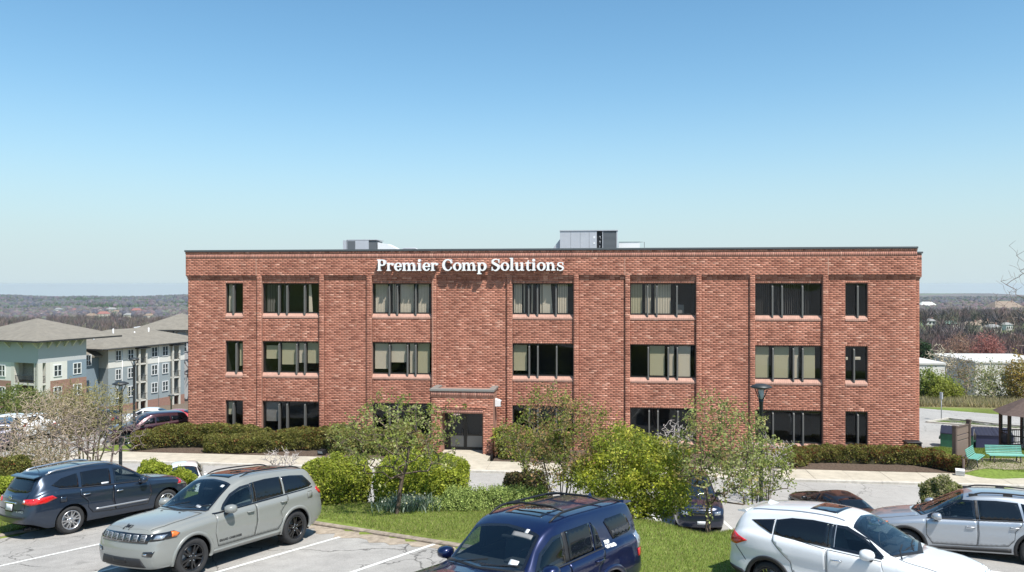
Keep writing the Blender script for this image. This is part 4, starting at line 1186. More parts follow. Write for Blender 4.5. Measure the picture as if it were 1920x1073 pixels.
    def strip(pts, ax, wd=.012, off=.005, m=M_seam, name='panel_seam', parent=None, closed=False):
        pts = [Vector(p) for p in pts]
        if closed: pts = pts + [pts[0]]
        dn = []
        for i in range(len(pts) - 1):
            k = max(1, int((pts[i + 1] - pts[i]).length / .045))
            dn += [pts[i].lerp(pts[i + 1], j / k) for j in range(k)]
        dn.append(pts[-1]); vs = []; fs = []
        d = DIR[ax][0]
        for i, p in enumerate(dn):
            t = (dn[min(i + 1, len(dn) - 1)] - dn[max(i - 1, 0)]); t.normalize(); n = Vector((-t.y, t.x)) * wd / 2
            vs += [proj(*(p + n), ax, off), proj(*(p - n), ax, off)]
        for i in range(len(dn) - 1):
            q = (2 * i, 2 * i + 1, 2 * i + 3, 2 * i + 2); n = (vs[q[1]] - vs[q[0]]).cross(vs[q[2]] - vs[q[0]])
            fs.append(q if n.dot(d) < 0 else q[::-1])
        me = bpy.data.meshes.new(name); me.from_pydata([tuple(v) for v in vs], [], fs); me.materials.append(m); me.update()
        return link(name, me, parent or e)
    def text(t, x, z, size, ax, m, parent=None, flip=False, shear=0, off=.008, name='badge', bold=.0, spacing=1.0, rot=0.0, squash=1.0):
        V2, F2 = text2d(t, size, shear, bold, spacing); c, s_ = math.cos(rot), math.sin(rot)
        vs = [proj(x + ((-1 if flip else 1) * (p[0] * squash * c - p[1] * s_)), z + (p[0] * squash * s_ + p[1] * c), ax, off) for p in V2]
        d = DIR[ax][0]; G_ = []
        for fc in F2:
            n = (vs[fc[1]] - vs[fc[0]]).cross(vs[fc[2]] - vs[fc[0]]); G_.append(tuple(fc) if n.dot(d) < 0 else tuple(fc[::-1]))
        me = bpy.data.meshes.new(name); me.from_pydata([tuple(v) for v in vs], [], G_); me.materials.append(m); me.update()
        return link(name, me, parent or e)
    # underbody, wheel wells
    mb = MB(); ww = float(f('w', WB / 2))
    mb.box(xr + .25, -Ra - .01, -ww + .12, ww - .12, zs + .0, zs + .30); mb.box(Ra + .01, WB - Ra - .01, -ww + .10, ww - .10, zs - .02, zs + .2); mb.box(WB + Ra + .01, xf - .30, -ww + .14, ww - .14, zs + .05, zs + .30)
    mb.box(-Ra, Ra, -ww + .30, ww - .30, zs + .02, rw + Ra); mb.box(WB - Ra, WB + Ra, -ww + .30, ww - .30, zs + .02, rw + Ra - .08)
    mb.build('underbody', M_well, e)
    for xa in (0, WB):
        for sd in (-1, 1):
            mb = MB(); n = 20; v0 = []
            for j in range(n + 1):
                t = math.pi * j / n * 1.16 - .08 * math.pi
                for y in (ww - .03, ww - .34): v0.append((xa + (Ra - .004) * math.cos(t), sd * y, rw + (Ra - .004) * math.sin(t)))
            mb.add(v0, [(2 * j, 2 * j + 1, 2 * j + 3, 2 * j + 2) for j in range(n)]); mb.build('wheel_well', M_well, e)
    # wheels
    ty, rk = wheel_meshes(rw, s.get('tw', .225), s.get('rim', 'ten'), s.get('rr', rw * .66))
    rim = rk.mesh('rim', s.get('rimm', [M_balloy, M_well, M_silverp, M_chrome]))
    for (xa, sd) in ((0, 1), (0, -1), (WB, 1), (WB, -1)):
        rot = s.get('steer', 0) if xa else 0
        hub = link('wheel', bpy.data.meshes.new('wheel'), e) if False else None
        mh = MB(); mh.lathe([(.06, -.1), (.06, .0)], 10, 'y'); hub = mh.build('wheel', M_well, e)
        hub.location = (xa, sd * (ww - s.get('tw', .225) / 2 - .015), rw); hub.rotation_euler = (0, RB.random() * 6, (0 if sd > 0 else math.pi) + rot)
        link('tyre', ty, hub); link('rim', rim, hub)
    # arch trims
    if s.get('arch'):
        aw, am = s['arch']
        for xa in (0, WB):
            for sd, ax in ((1, 'L'), (-1, 'R')):
                vs = []; fs = []; n = 30; t0, t1 = (-.08, 1.08) if xa else (-.12, 1.10)
                for j in range(n + 1):
                    t = math.pi * (t0 + (t1 - t0) * j / n)
                    for (rr_, of) in ((Ra - .012, -.03), (Ra - .012, .012), (Ra + aw * .5, .020), (Ra + aw, .012), (Ra + aw, -.002)):
                        x = xa + rr_ * math.cos(t); z = max(rw + rr_ * math.sin(t), zs * .95)
                        y = float(yside(min(max(x, xr), xf), z)) + of
                        vs.append((warp(x, z), sd * y, z))
                for j in range(n):
                    for k in range(4):
                        q = (j * 5 + k, j * 5 + k + 1, (j + 1) * 5 + k + 1, (j + 1) * 5 + k); fs.append(q if sd < 0 else q[::-1])
                me = bpy.data.meshes.new('wheel_arch'); me.from_pydata(vs, [], fs); me.materials.append(am); me.polygons.foreach_set('use_smooth', [True] * len(fs)); me.update(); link('wheel_arch', me, e)
    cuts = []
    def glass(name, poly, ax, m, parent=None, off=.006, frit=.05, step=.06):
        cuts.append((ax, poly))
        g = patch(name, poly, ax, off, m, parent, step, thick=False)
        cx = sum(p[0] for p in poly) / len(poly); cy = sum(p[1] for p in poly) / len(poly)
        # inset outline for the black border
        Q = [Vector(p) for p in poly]; n = len(Q); A2 = sum(Q[i].x * Q[(i + 1) % n].y - Q[(i + 1) % n].x * Q[i].y for i in range(n)); sg = 1 if A2 > 0 else -1; I = []
        for i in range(n):
            e1 = (Q[i] - Q[i - 1]).normalized(); e2 = (Q[(i + 1) % n] - Q[i]).normalized(); n1 = Vector((-e1.y, e1.x)) * sg; n2 = Vector((-e2.y, e2.x)) * sg
            b2 = (n1 + n2); b2 = b2 / max(.35, b2.length_squared / 2) if b2.length > 1e-4 else n1
            I.append(Q[i] + b2 * (frit / 2 - .002))
        strip([tuple(p) for p in I], ax, frit, off + .0015, M_gloss, 'glass_border', g if parent is None else parent, closed=True)
        return g
    def cabin(xd, xs_, zf, zh_, yw):
        mb = MB(); mb.box(-.6, xd + .25, -yw, -yw + .03, zs + .12, zf + .50); mb.box(-.6, xd + .25, yw - .03, yw, zs + .12, zf + .50); mb.box(-.6, xd + .25, -yw, yw, zf - .02, zf); mb.box(xd + .22, xd + .26, -yw, yw, zf, zf + .55); mb.build('cabin_tub', M_dash, e)
        mb = MB(); mb.box(xd - .22, xd + .24, -yw + .03, yw - .03, zf + .48, zf + .64, bev=.04); mb.box(xd - .25, xd - .05, .18, .62, zf + .60, zf + .70, bev=.03); mb.build('dashboard', M_dash, e)
        t = [(xd - .34 - .10 * math.sin(a) * .5, .38 + .185 * math.cos(a), zf + .62 + .17 * math.sin(a)) for a in np.linspace(0, 2 * math.pi, 22)]
        mb = MB(); mb.tube(t, .016, 6, cap=False); mb.box(xd - .345, xd - .315, .21, .55, zf + .60, zf + .64); mb.build('steering_wheel', M_trim, e)
        for (sx, sys) in ((xs_, (-.37, .37)), (xs_ - .92, (-.40, .0, .40))):
            for sy in sys:
                w2 = .25 if len(sys) == 2 else .20; Mt = Matrix.Translation((sx, sy, zf + .18))
                mb = MB(); mb.box(0, .50, -w2, w2, 0, .15, bev=.04, M=Mt); Mb = Mt @ Matrix.Rotation(R(-14), 4, 'Y'); mb.box(-.11, .03, -w2, w2, .08, .68, bev=.05, M=Mb); mb.box(-.10, -.01, -.12, .12, .70, .88, bev=.035, M=Mb); mb.build('seat', M_seat, e)
        mb = MB(); mb.box(xd - .42, xd - .36, -.12, .12, zh_ - .13, zh_ - .07, bev=.02); mb.build('rear_view_mirror', M_trim, e)
    ctx = dict(glass=glass, cabin=cabin, e=e, patch=patch, strip=strip, text=text, proj=proj, yside=yside, f=f, body=body, ww=ww, xr=xr, xf=xf)
    s['detail'](ctx, s)
    if cuts:
        bm = bmesh.new(); bm.from_mesh(me_body); dl = []
        for fc in bm.faces:
            n = fc.normal
            for (ax, poly) in cuts:
                d = DIR[ax][0]
                if n.dot(d) > -.15: continue
                g = (lambda v: (v.x, v.z)) if ax in 'LR' else ((lambda v: (v.x, v.y)) if ax == 'T' else (lambda v: (v.y, v.z)))
                if ax in 'LR' and fc.calc_center_median().y * d.y > 0: continue
                if all(in_poly(*g(v.co), poly) for v in fc.verts): dl.append(fc); break
        bmesh.ops.delete(bm, geom=dl, context='FACES'); bm.to_mesh(me_body); bm.free()
    return e, ctx

def mirror_pod(ctx, x, y, z, m, sz=1.0, left=(1.0, 0.0)):
    x0, z0, s0 = x, z, sz
    for sd in (1, -1):
        sz = s0 * (left[0] if sd > 0 else 1); z = z0 + (left[1] if sd > 0 else 0)
        mb = MB(); n = 12
        pr = [(-.085, .35), (-.07, .85), (-.02, 1.0), (.05, .92), (.10, .65), (.125, .25)]
        vs = []; fs = []
        for (dx, k) in pr:
            for j in range(n):
                t = 2 * math.pi * j / n; c, s_ = math.cos(t), math.sin(t)
                yy = .115 * (abs(c) ** .7) * (1 if c > 0 else -1) * k; zz = .085 * (abs(s_) ** .7) * (1 if s_ > 0 else -1) * k
                vs.append((x + dx * sz, sd * (y + .13 * sz + yy * sz), z + .09 * sz + zz * sz))
        for i in range(len(pr) - 1):
            for j in range(n):
                q = (i * n + j, i * n + (j + 1) % n, (i + 1) * n + (j + 1) % n, (i + 1) * n + j); fs.append(q)
        mb.add(vs, fs, 0, True); mb.f.append(tuple(range(n - 1, -1, -1))); mb.m.append(1); mb.s.append(False)
        mb.f.append(tuple((len(pr) - 1) * n + j for j in range(n))); mb.m.append(0); mb.s.append(True)
        mb.tube([(x + .03, sd * (y - .03), z - .03), (x + .02, sd * (y + .08), z + .03)], [.035, .03], 8, m=1)
        o = mb.build('mirror', [m, M_trim], ctx['e'])

def rails(ctx, x0, x1, y, m, h=.05, r=.018, zoff=.0, inset=.0, posts=True, fat=1.0):
    for sd in (1, -1):
        pts = []
        n = 14
        for i in range(n + 1):
            x = x0 + (x1 - x0) * i / n; p = ctx['proj'](x, sd * (y - inset * abs(2 * i / n - 1) ** 3), 'T', 0)
            k = min(1, min(i, n - i) / 1.6)
            pts.append((p.x, p.y, p.z + (h * k) + .002))
        mb = MB(); mb.tube(pts, [r * (.8 if 0 < i < n else .5) for i in range(n + 1)], 8, flat=1.0); mb.build('roof_rail', m, ctx['e'])

def handles(ctx, L, m, par=None):
    for (x, z, ln) in L:
        for ax, sd in (('L', 1), ('R', -1)):
            p = ctx['proj'](x, z, ax, 0)
            mb = MB(); q = [(x - ln / 2, p.y, z - .004), (x - ln / 2 + .02, p.y + sd * .035, z), (x + ln / 2 - .02, p.y + sd * .035, z + .004), (x + ln / 2, p.y, z + .004)]
            mb.tube(q, [.012, .015, .015, .012], 8); mb.build('handle', m, par(ax, x) if par else ctx['e'])

def both(fn):
    for ax in ('L', 'R'): fn(ax)

def side_doors(ctx, doors, body_m, off=.0045):
    """each door a proud panel with its own outline gap"""
    D = {}
    for k, poly in enumerate(doors):
        for ax in ('L', 'R'):
            d = ctx['patch']('door', poly, ax, off, body_m, step=.05); D[(ax, k)] = d
            ctx['strip'](poly, ax, .006, off + .004, M_seam, 'door_seam', d, closed=True)
    return D
def parent_keep(o, p): o.parent = p

# ---------------------------------------------------------------- the five near cars
def det_jeep(c, s):
    Gl = c['glass']; P, St, Tx, e, pm = c['patch'], c['strip'], c['text'], c['e'], s['paint']
    D = side_doors(c, [[(1.30, .47), (2.30, .47), (2.38, .75), (2.33, 1.12), (1.25, 1.15), (1.22, .8)], [(.58, .47), (.46, .62), (.50, .85), (.28, 1.08), (.26, 1.18), (1.235, 1.15), (1.21, .8), (1.285, .47)]], pm)
    for ax in ('L', 'R'):
        St([(2.36, 1.135), (1.3, 1.165), (.2, 1.195), (-.62, 1.225)], ax, .022, .007, M_gloss, 'belt_trim')
        Gl('window', [(2.16, 1.165), (1.28, 1.185), (1.28, 1.585), (1.52, 1.56), (1.80, 1.45), (2.05, 1.28)], ax, M_see, D[(ax, 0)], frit=.045)
        P('window', [(1.16, 1.19), (.35, 1.215), (.35, 1.60), (.8, 1.615), (1.16, 1.60)], ax, .010, M_cglass, D[(ax, 1)], .06)
        P('window', [(.29, 1.215), (-.50, 1.25), (-.62, 1.29), (-.42, 1.52), (.0, 1.575), (.29, 1.59)], ax, .010, M_cglass, None, .06)
        P('pillar_trim', [(1.27, 1.185), (1.17, 1.19), (1.17, 1.60), (1.27, 1.59)], ax, .0075, M_gloss, None, .06)
        P('fuel_flap', [(-.52, 1.0), (-.36, 1.0), (-.36, 1.15), (-.52, 1.15)], ax, .003, pm, None, .06); St([(-.52, 1.0), (-.36, 1.0), (-.36, 1.15), (-.52, 1.15)], ax, .006, .005, closed=True)
        P('sill_trim', [(.50, .37), (2.42, .37), (2.42, .42), (.50, .44)], ax, .02, M_silverp if False else s['archm'], None, .08)
        P('tail_lamp', [(-.99, 1.02), (-.78, 1.06), (-.70, 1.16), (-.80, 1.2), (-1.0, 1.2)], ax, .01, M_red, None, .05)
        P('head_lamp', [(3.26, .95), (3.34, .88), (3.72, .88), (3.85, .97), (3.36, 1.01)], ax, .008, M_gloss, None, .05)
        P('indicator', [(3.27, .95), (3.34, .90), (3.44, .90), (3.42, 1.0), (3.36, 1.0)], ax, .011, M_amber, None, .04)
    Tx('GRAND CHEROKEE', 1.98, .575, .062, 'L', M_black, D[('L', 0)], flip=True, bold=.003, off=.010, spacing=1.15)
    # nose
    P('grille_frame', [(-.68, .82), (.68, .82), (.72, .98), (.0, 1.0), (-.72, .98)], 'F', .01, M_gloss, None, .05)
    for k in range(7):
        x = -.555 + k * .185
        g = P('grille_slot', [(x - .055, .845), (x + .055, .845), (x + .06, .965), (x - .06, .965)], 'F', .016, M_silverp, None, .05)
        for r in range(4):
            for q in (-.03, 0, .03): P('mesh_hole', [(x + q - .009, .856 + r * .028), (x + q + .009, .856 + r * .028), (x + q + .012, .872 + r * .028), (x + q - .012, .872 + r * .028)], 'F', .019, M_seam, g, .05, thick=False)
    for sd in (-1, 1):
        P('head_lamp', [(sd * .70, .86), (sd * .90, .87), (sd * .92, .98), (sd * .72, .98)], 'F', .012, M_gloss, None, .05)
        P('lamp_lens', [(sd * .77, .89), (sd * .88, .89), (sd * .89, .96), (sd * .77, .96)], 'F', .016, M_lampc, None, .04)
        P('fog_lamp', [(sd * .60, .60), (sd * .80, .58), (sd * .84, .68), (sd * .62, .67)], 'F', .012, M_gloss, None, .05)
        P('fog_bezel', [(sd * .62, .61), (sd * .70, .60), (sd * .70, .635), (sd * .63, .635)], 'F', .018, M_chrome, None, .05)
        P('head_lamp', [(3.45, sd * .80), (3.72, sd * .70), (3.68, sd * .82), (3.4, sd * .88)], 'T', .006, M_lampc, None, .05) if False else None
    P('lower_grille', [(-.66, .365), (.66, .365), (.54, .54), (-.54, .54)], 'F', .012, M_trim, None, .06)
    P('number_plate_holder', [(-.2, .44), (.2, .44), (.2, .52), (-.2, .52)], 'F', .02, M_black, None, .06)
    Tx('Jeep', 3.69, .0, .13, 'T', M_black, None, off=.008, rot=math.pi / 2, bold=.006)
    # bonnet and glass from above
    P('bonnet', [(2.50, .68), (2.62, .0), (2.50, -.68), (3.0, -.74), (3.45, -.72), (3.70, -.62), (3.76, .0), (3.70, .62), (3.45, .72), (3.0, .74)], 'T', .004, pm, None, .08)
    St([(2.50, .68), (3.0, .74), (3.45, .72), (3.68, .63)], 'T', .010, .006); St([(2.50, -.68), (3.0, -.74), (3.45, -.72), (3.68, -.63)], 'T', .010, .006)
    for y in (.28, -.28): P('washer_jet', [(2.72, y - .02), (2.75, y - .02), (2.75, y + .02), (2.72, y + .02)], 'T', .012, M_black, None, .05)
    P('cowl', [(2.42, .70), (2.62, .0), (2.42, -.70), (2.34, -.72), (2.30, 0), (2.34, .72)], 'T', .006, M_black, None, .06)
    ws = Gl('windscreen', [(2.40, .71), (2.52, .0), (2.40, -.71), (1.66, -.60), (1.60, 0), (1.66, .60)], 'T', M_seews)
    P('inspection_sticker', [(2.30, .30), (2.36, .30), (2.36, .45), (2.30, .45)], 'T', .010, M_plate, ws, .05)
    P('toll_tag', [(1.74, .42), (1.80, .42), (1.80, .50), (1.74, .50)], 'T', .010, M_plate, ws, .05)
    for (y0, y1) in ((.1, .66), (-.52, .02)):
        St([(2.44, y0), (2.33, (y0 + y1) / 2), (2.25, y1)], 'T', .022, .014, M_black, 'wiper')
    P('sunroof', [(1.50, .36), (1.50, -.36), (.80, -.36), (.80, .36)], 'T', .006, M_gloss, None, .08)
    P('sunroof', [(.72, .36), (.72, -.36), (-.05, -.36), (-.05, .36)], 'T', .006, M_gloss, None, .08)
    rails(c, 1.35, -.55, .53, M_black, .045, .02)
    P('rear_window', [(-.55, 1.28), (-.45, 1.56), (.45, 1.56), (.55, 1.28)], 'B', .006, M_cglass, None, .08)
    c['cabin'](2.15, 1.0, .52, 1.60, .78)
    mirror_pod(c, 2.05, .90, 1.10, pm, 1.1)
    handles(c, [(1.42, 1.02, .20), (.42, 1.06, .20)], s['paint'], lambda ax, x: D[(ax, 0 if x > 1.3 else 1)])

P_jeep = paint('grey_green_paint', (.232, .238, .222), metal=.0, rough=.35)
JEEP = dict(name='suv', cat='suv', label='grey green suv with black wheels and seven slot grille, parked nose toward the viewer',
    wb=2.915, rw=.385, ra=.455, rr=.26, rim='ten', paint=P_jeep, archm=P_jeep, fup=0, rr_edge=.08, smooth=1, sill=.33, tw=.26, steer=R(-4),
    top=[(-.98, 1.16), (-.90, 1.27), (-.68, 1.60), (-.60, 1.645), (.2, 1.72), (.9, 1.745), (1.35, 1.73), (1.62, 1.655), (1.9, 1.51), (2.42, 1.19), (2.55, 1.165), (3.1, 1.14), (3.5, 1.10), (3.68, 1.055), (3.74, .99)],
    belt=[(-.98, 1.10), (-.5, 1.19), (.5, 1.16), (1.5, 1.13), (2.4, 1.08), (3.0, 1.05), (3.5, .98), (3.74, .86)],
    w=[(-.98, .78), (-.9, .87), (-.6, .945), (-.2, .965), (.5, .95), (1.5, .945), (2.4, .955), (2.9, .965), (3.3, .945), (3.55, .905), (3.68, .845), (3.74, .76)],
    wr=[(-.98, .66), (-.4, .67), (.5, .70), (1.3, .70), (1.7, .67), (2.4, .68), (3.74, .6)], crown=.035, arch=(.055, P_jeep),
    flean=[(.25, .0), (.36, .05), (.55, .08), (.7, .07), (.80, .045), (.84, .04), (1.0, .025)], fbul=.10, rbul=.06, detail=det_jeep)

def det_rogue(c, s):
    Gl = c['glass']; P, St, Tx, e, pm = c['patch'], c['strip'], c['text'], c['e'], s['paint']
    D = side_doors(c, [[(1.18, .41), (2.08, .41), (2.20, .7), (2.12, 1.03), (1.12, 1.07), (1.12, .7)], [(.55, .45), (.42, .60), (.42, .75), (.20, .95), (.22, 1.12), (1.10, 1.07), (1.10, .7), (1.165, .41)]], pm)
    for ax in ('L', 'R'):
        Gl('window', [(2.10, 1.06), (1.16, 1.10), (1.18, 1.49), (1.45, 1.47), (1.75, 1.33)], ax, M_see, D[(ax, 0)], frit=.045)
        P('window', [(1.06, 1.105), (.28, 1.145), (.30, 1.50), (.7, 1.515), (1.07, 1.50)], ax, .010, M_cglass, D[(ax, 1)], .06)
        P('window', [(.20, 1.15), (-.28, 1.20), (-.46, 1.28), (-.20, 1.41), (.21, 1.49)], ax, .010, M_cglass, None, .06)
        St([(2.12, 1.04), (1.1, 1.085), (.2, 1.13), (-.3, 1.175)], ax, .014, .007, M_trim, 'belt_trim')
        P('door_guard', [(.62, .50), (2.10, .50), (2.10, .545), (.62, .545)], ax, .012, M_silverp, None, .1)
        P('tail_lamp', [(-.98, .86), (-.66, .88), (-.38, .97), (-.50, 1.05), (-.80, 1.02), (-.98, .98)], ax, .010, M_red, None, .04)
        P('fuel_flap', [(-.30, .84), (-.14, .84), (-.14, .98), (-.30, .98)], ax, .003, pm, None, .06) if ax == 'R' else None
        if ax == 'R': St([(-.30, .84), (-.14, .84), (-.14, .98), (-.30, .98)], ax, .006, .005, closed=True)
        P('mud_flap', [(-.52, .20), (-.42, .20), (-.40, .42), (-.50, .42)], ax, -.02, M_trim, None, .1)
        P('head_lamp', [(3.0, .80), (3.45, .78), (3.5, .90), (3.15, .98)], ax, .008, M_lampc, None, .06)
        P('indicator', [(3.0, .82), (3.12, .80), (3.2, .95), (3.1, .95)], ax, .011, M_red, None, .05)
    w2 = P('rear_window', [(-.52, 1.15), (-.60, 1.20), (-.50, 1.47), (.50, 1.47), (.60, 1.20), (.52, 1.15), (0, 1.12)], 'B', .008, M_cglass, None, .07)
    St([(-.05, 1.17), (.25, 1.19), (.42, 1.22)], 'B', .02, .02, M_black, 'wiper')
    for sd in (-1, 1): P('tail_lamp', [(sd * .52, .90), (sd * .78, .86), (sd * .80, 1.01), (sd * .56, 1.0)], 'B', .012, M_red, None, .05)
    P('reverse_lamp', [(-.55, .93), (-.60, .92), (-.61, .975), (-.56, .98)], 'B', .018, M_white, None, .05)
    St([(-.62, .78), (-.60, 1.1)], 'B', .01, .008); St([(.62, .78), (.60, 1.1)], 'B', .01, .008); St([(-.62, .74), (.62, .74)], 'B', .012, .008)
    P('chrome_bar', [(-.30, .885), (.30, .885), (.28, .925), (-.28, .925)], 'B', .018, M_chrome, None, .07)
    pl = P('number_plate', [(-.16, .72), (.16, .72), (.16, .87), (-.16, .87)], 'B', .014, M_plate, None, .08)
    P('plate_frame', [(-.19, .69), (.19, .69), (.19, .89), (-.19, .89)], 'B', .010, M_black, None, .08)
    P('bumper_step', [(-.66, .55), (.66, .55), (.66, .58), (-.66, .58)], 'B', .012, M_trim, None, .08)
    # ring emblem
    p = c['proj'](0, 1.02, 'B', .012); mb = MB(); mb.tube([(p.x - .004, p.y + .055 * math.cos(t), p.z + .055 * math.sin(t)) for t in np.linspace(0, 6.283, 20)], .008, 6, cap=False); mb.box(p.x - .012, p.x, -.07, .07, p.z - .012, p.z + .012); mb.build('emblem', M_chrome, e)
    Tx('SL AWD', -.48, .70, .07, 'B', M_chrome, None, flip=True, off=.01)
    # spoiler
    mb = MB(); mb.prism([(-.64, 1.535), (-.80, 1.50), (-.81, 1.475), (-.60, 1.49)], -.60, .60, 'y'); mb.build('spoiler', pm, e)
    mb = MB(); mb.tube([(-.50, -.25, 1.57), (-.62, -.25, 1.75)], .006, 6); mb.box(-.52, -.42, -.29, -.21, 1.55, 1.585); mb.build('aerial', M_black, e)
    P('bonnet', [(2.30, .66), (2.42, 0), (2.30, -.66), (2.9, -.68), (3.35, -.58), (3.45, 0), (3.35, .58), (2.9, .68)], 'T', .004, pm, None, .08)
    ws = Gl('windscreen', [(2.26, .68), (2.42, .0), (2.26, -.68), (1.45, -.56), (1.38, 0), (1.45, .56)], 'T', M_seews)
    P('sunroof', [(1.15, .36), (1.15, -.36), (.45, -.36), (.45, .36)], 'T', .006, M_gloss, None, .08)
    St([(2.3, -.6), (2.9, -.62), (3.3, -.55)], 'T', .01, .006)
    rails(c, 1.25, -.52, .56, M_alloy, .055, .034, inset=.0)
    c['cabin'](2.0, .95, .42, 1.46, .72)
    mirror_pod(c, 1.88, .84, 1.00, pm)
    P('parking_sticker', [(.80, 1.125), (1.0, 1.12), (1.0, 1.165), (.80, 1.17)], 'R', .011, M_plate, D[('R', 1)], .06)
    mb = MB(); mb.lathe([(.035, 0), (.04, .16)], 10, 'x', c=(-.98, -.50, .27)); mb.build('exhaust', M_trim, e)
    handles(c, [(1.26, .90, .20), (.36, .95, .20)], M_chrome, lambda ax, x: D[(ax, 0 if x > 1.0 else 1)])

P_rogue = paint('dark_slate_blue_paint', (.022, .036, .062), metal=.5, rough=.3)
ROGUE = dict(name='suv', cat='suv', label='dark blue suv with silver roof rails and silver wheels, tail toward the viewer',
    wb=2.69, rw=.35, ra=.41, rr=.235, rim='y6', rimm=[M_alloy, M_well, M_silverp, M_chrome], paint=P_rogue, sill=.25, tw=.225,
    top=[(-.98, 1.05), (-.88, 1.20), (-.70, 1.47), (-.60, 1.545), (0, 1.60), (.7, 1.63), (1.15, 1.61), (1.42, 1.545), (1.75, 1.38), (2.28, 1.08), (2.45, 1.05), (2.9, 1.00), (3.25, .93), (3.42, .86), (3.50, .78)],
    belt=[(-.98, .99), (-.5, 1.14), (.2, 1.11), (1.2, 1.07), (2.2, 1.00), (2.8, .96), (3.3, .85), (3.5, .70)],
    w=[(-.98, .74), (-.88, .82), (-.6, .885), (-.2, .90), (.6, .89), (1.5, .89), (2.3, .895), (2.8, .90), (3.1, .86), (3.35, .76), (3.5, .58)],
    wr=[(-.98, .63), (-.4, .63), (.5, .66), (1.2, .66), (1.6, .62), (2.3, .63), (3.5, .5)], crown=.04,
    rlean=[(.25, .08), (.35, -.02), (.55, -.06), (.70, -.03), (.95, 0), (1.2, 0)], rbul=.10, detail=det_rogue)

def det_hrv(c, s):
    Gl = c['glass']; P, St, Tx, e, pm = c['patch'], c['strip'], c['text'], c['e'], s['paint']
    D = side_doors(c, [[(1.16, .40), (2.02, .40), (2.10, .65), (1.98, .99), (1.10, 1.045), (1.08, .7)], [(.56, .44), (.46, .60), (.44, .74), (.22, .95), (.12, 1.06), (.12, 1.17), (1.08, 1.045), (1.06, .7), (1.14, .40)]], pm)
    for ax in ('L', 'R'):
        Gl('window', [(2.02, 1.02), (1.14, 1.07), (1.16, 1.45), (1.38, 1.43), (1.72, 1.27)], ax, M_see, D[(ax, 0)], frit=.045)
        P('window', [(1.08, 1.075), (.42, 1.125), (.12, 1.155), (.14, 1.40), (.42, 1.46), (.8, 1.475), (1.09, 1.455)], ax, .010, M_cglass, D[(ax, 1)], .06)
        P('window', [(.09, 1.16), (-.14, 1.26), (-.34, 1.345), (.0, 1.39), (.11, 1.405)], ax, .010, M_cglass, None, .05)
        P('pillar_trim', [(1.135, 1.07), (1.085, 1.075), (1.095, 1.455), (1.155, 1.45)], ax, .0075, M_gloss, None, .06)
        St([(1.20, 1.075), (1.21, 1.45)], ax, .014, .009, M_silverp, 'window_trim'); St([(.13, 1.16), (.155, 1.41)], ax, .012, .009, M_silverp, 'window_trim'); St([(1.03, 1.085), (1.05, 1.455)], ax, .012, .009, M_silverp, 'window_trim')
        P('sill_trim', [(.48, .30), (2.15, .30), (2.15, .36), (.48, .38)], ax, .015, M_trim, None, .08)
        P('tail_lamp', [(-.90, .92), (-.60, .90), (-.36, 1.0), (-.62, 1.09), (-.86, 1.12)], ax, .010, M_red, None, .04)
        St([(-.62, .89), (-.42, .64)], ax, .012, .006, M_seam); P('rear_bumper_trim', [(-.86, .28), (-.50, .28), (-.44, .42), (-.50, .46), (-.86, .52)], ax, .012, M_trim, None, .07)
        P('head_lamp', [(3.0, .72), (3.35, .70), (3.42, .80), (3.1, .86)], ax, .008, M_lampc, None, .06)
    P('rear_window', [(-.54, 1.16), (-.46, 1.40), (.46, 1.40), (.54, 1.16)], 'B', .006, M_cglass, None, .07)
    P('rear_window', [(-.62, .40), (-.62, -.40), (-.82, -.48), (-.82, .48)], 'T', .006, M_cglass, None, .07)
    mb = MB(); mb.prism([(-.56, 1.475), (-.72, 1.455), (-.73, 1.435), (-.52, 1.42)], -.52, .52, 'y'); mb.build('spoiler', pm, e)
    mb = MB(); mb.add([(-.32, 0, 1.61), (-.34, .04, 1.545), (-.34, -.04, 1.545), (-.08, .0, 1.56)], [(0, 1, 3), (0, 3, 2), (0, 2, 1)]); mb.build('aerial_fin', pm, e)
    P('bonnet', [(2.20, .64), (2.32, 0), (2.20, -.64), (2.8, -.68), (3.2, -.55), (3.3, 0), (3.2, .55), (2.8, .68)], 'T', .004, pm, None, .08)
    St([(2.20, .64), (2.8, .68), (3.2, .55)], 'T', .01, .006); St([(2.20, -.64), (2.8, -.68), (3.2, -.55)], 'T', .01, .006)
    P('cowl', [(2.14, .64), (2.38, .0), (2.14, -.64), (2.06, -.66), (2.12, 0), (2.06, .66)], 'T', .006, M_black, None, .06)
    ws = Gl('windscreen', [(2.10, .65), (2.28, .0), (2.10, -.65), (1.46, -.57), (1.38, 0), (1.46, .57)], 'T', M_seews)
    for (y0, y1) in ((-.05, .5), (-.62, -.05)): St([(2.24, y0), (2.12, (y0 + y1) / 2), (2.06, y1)], 'T', .02, .013, M_black, 'wiper')
    P('sunroof', [(1.10, .34), (1.10, -.34), (.62, -.34), (.62, .34)], 'T', .006, M_gloss, None, .08)
    for sd in (1, -1): St([(1.30, sd * .50), (.7, sd * .535), (0, sd * .53), (-.4, sd * .50)], 'T', .028, .012, M_silverp, 'roof_rail')
    c['cabin'](1.95, .90, .40, 1.42, .70)
    mirror_pod(c, 1.80, .83, 1.00, pm, 1.05, (.8, -.10))
    handles(c, [(1.26, .90, .18)], M_chrome, lambda ax, x: D[(ax, 0)])

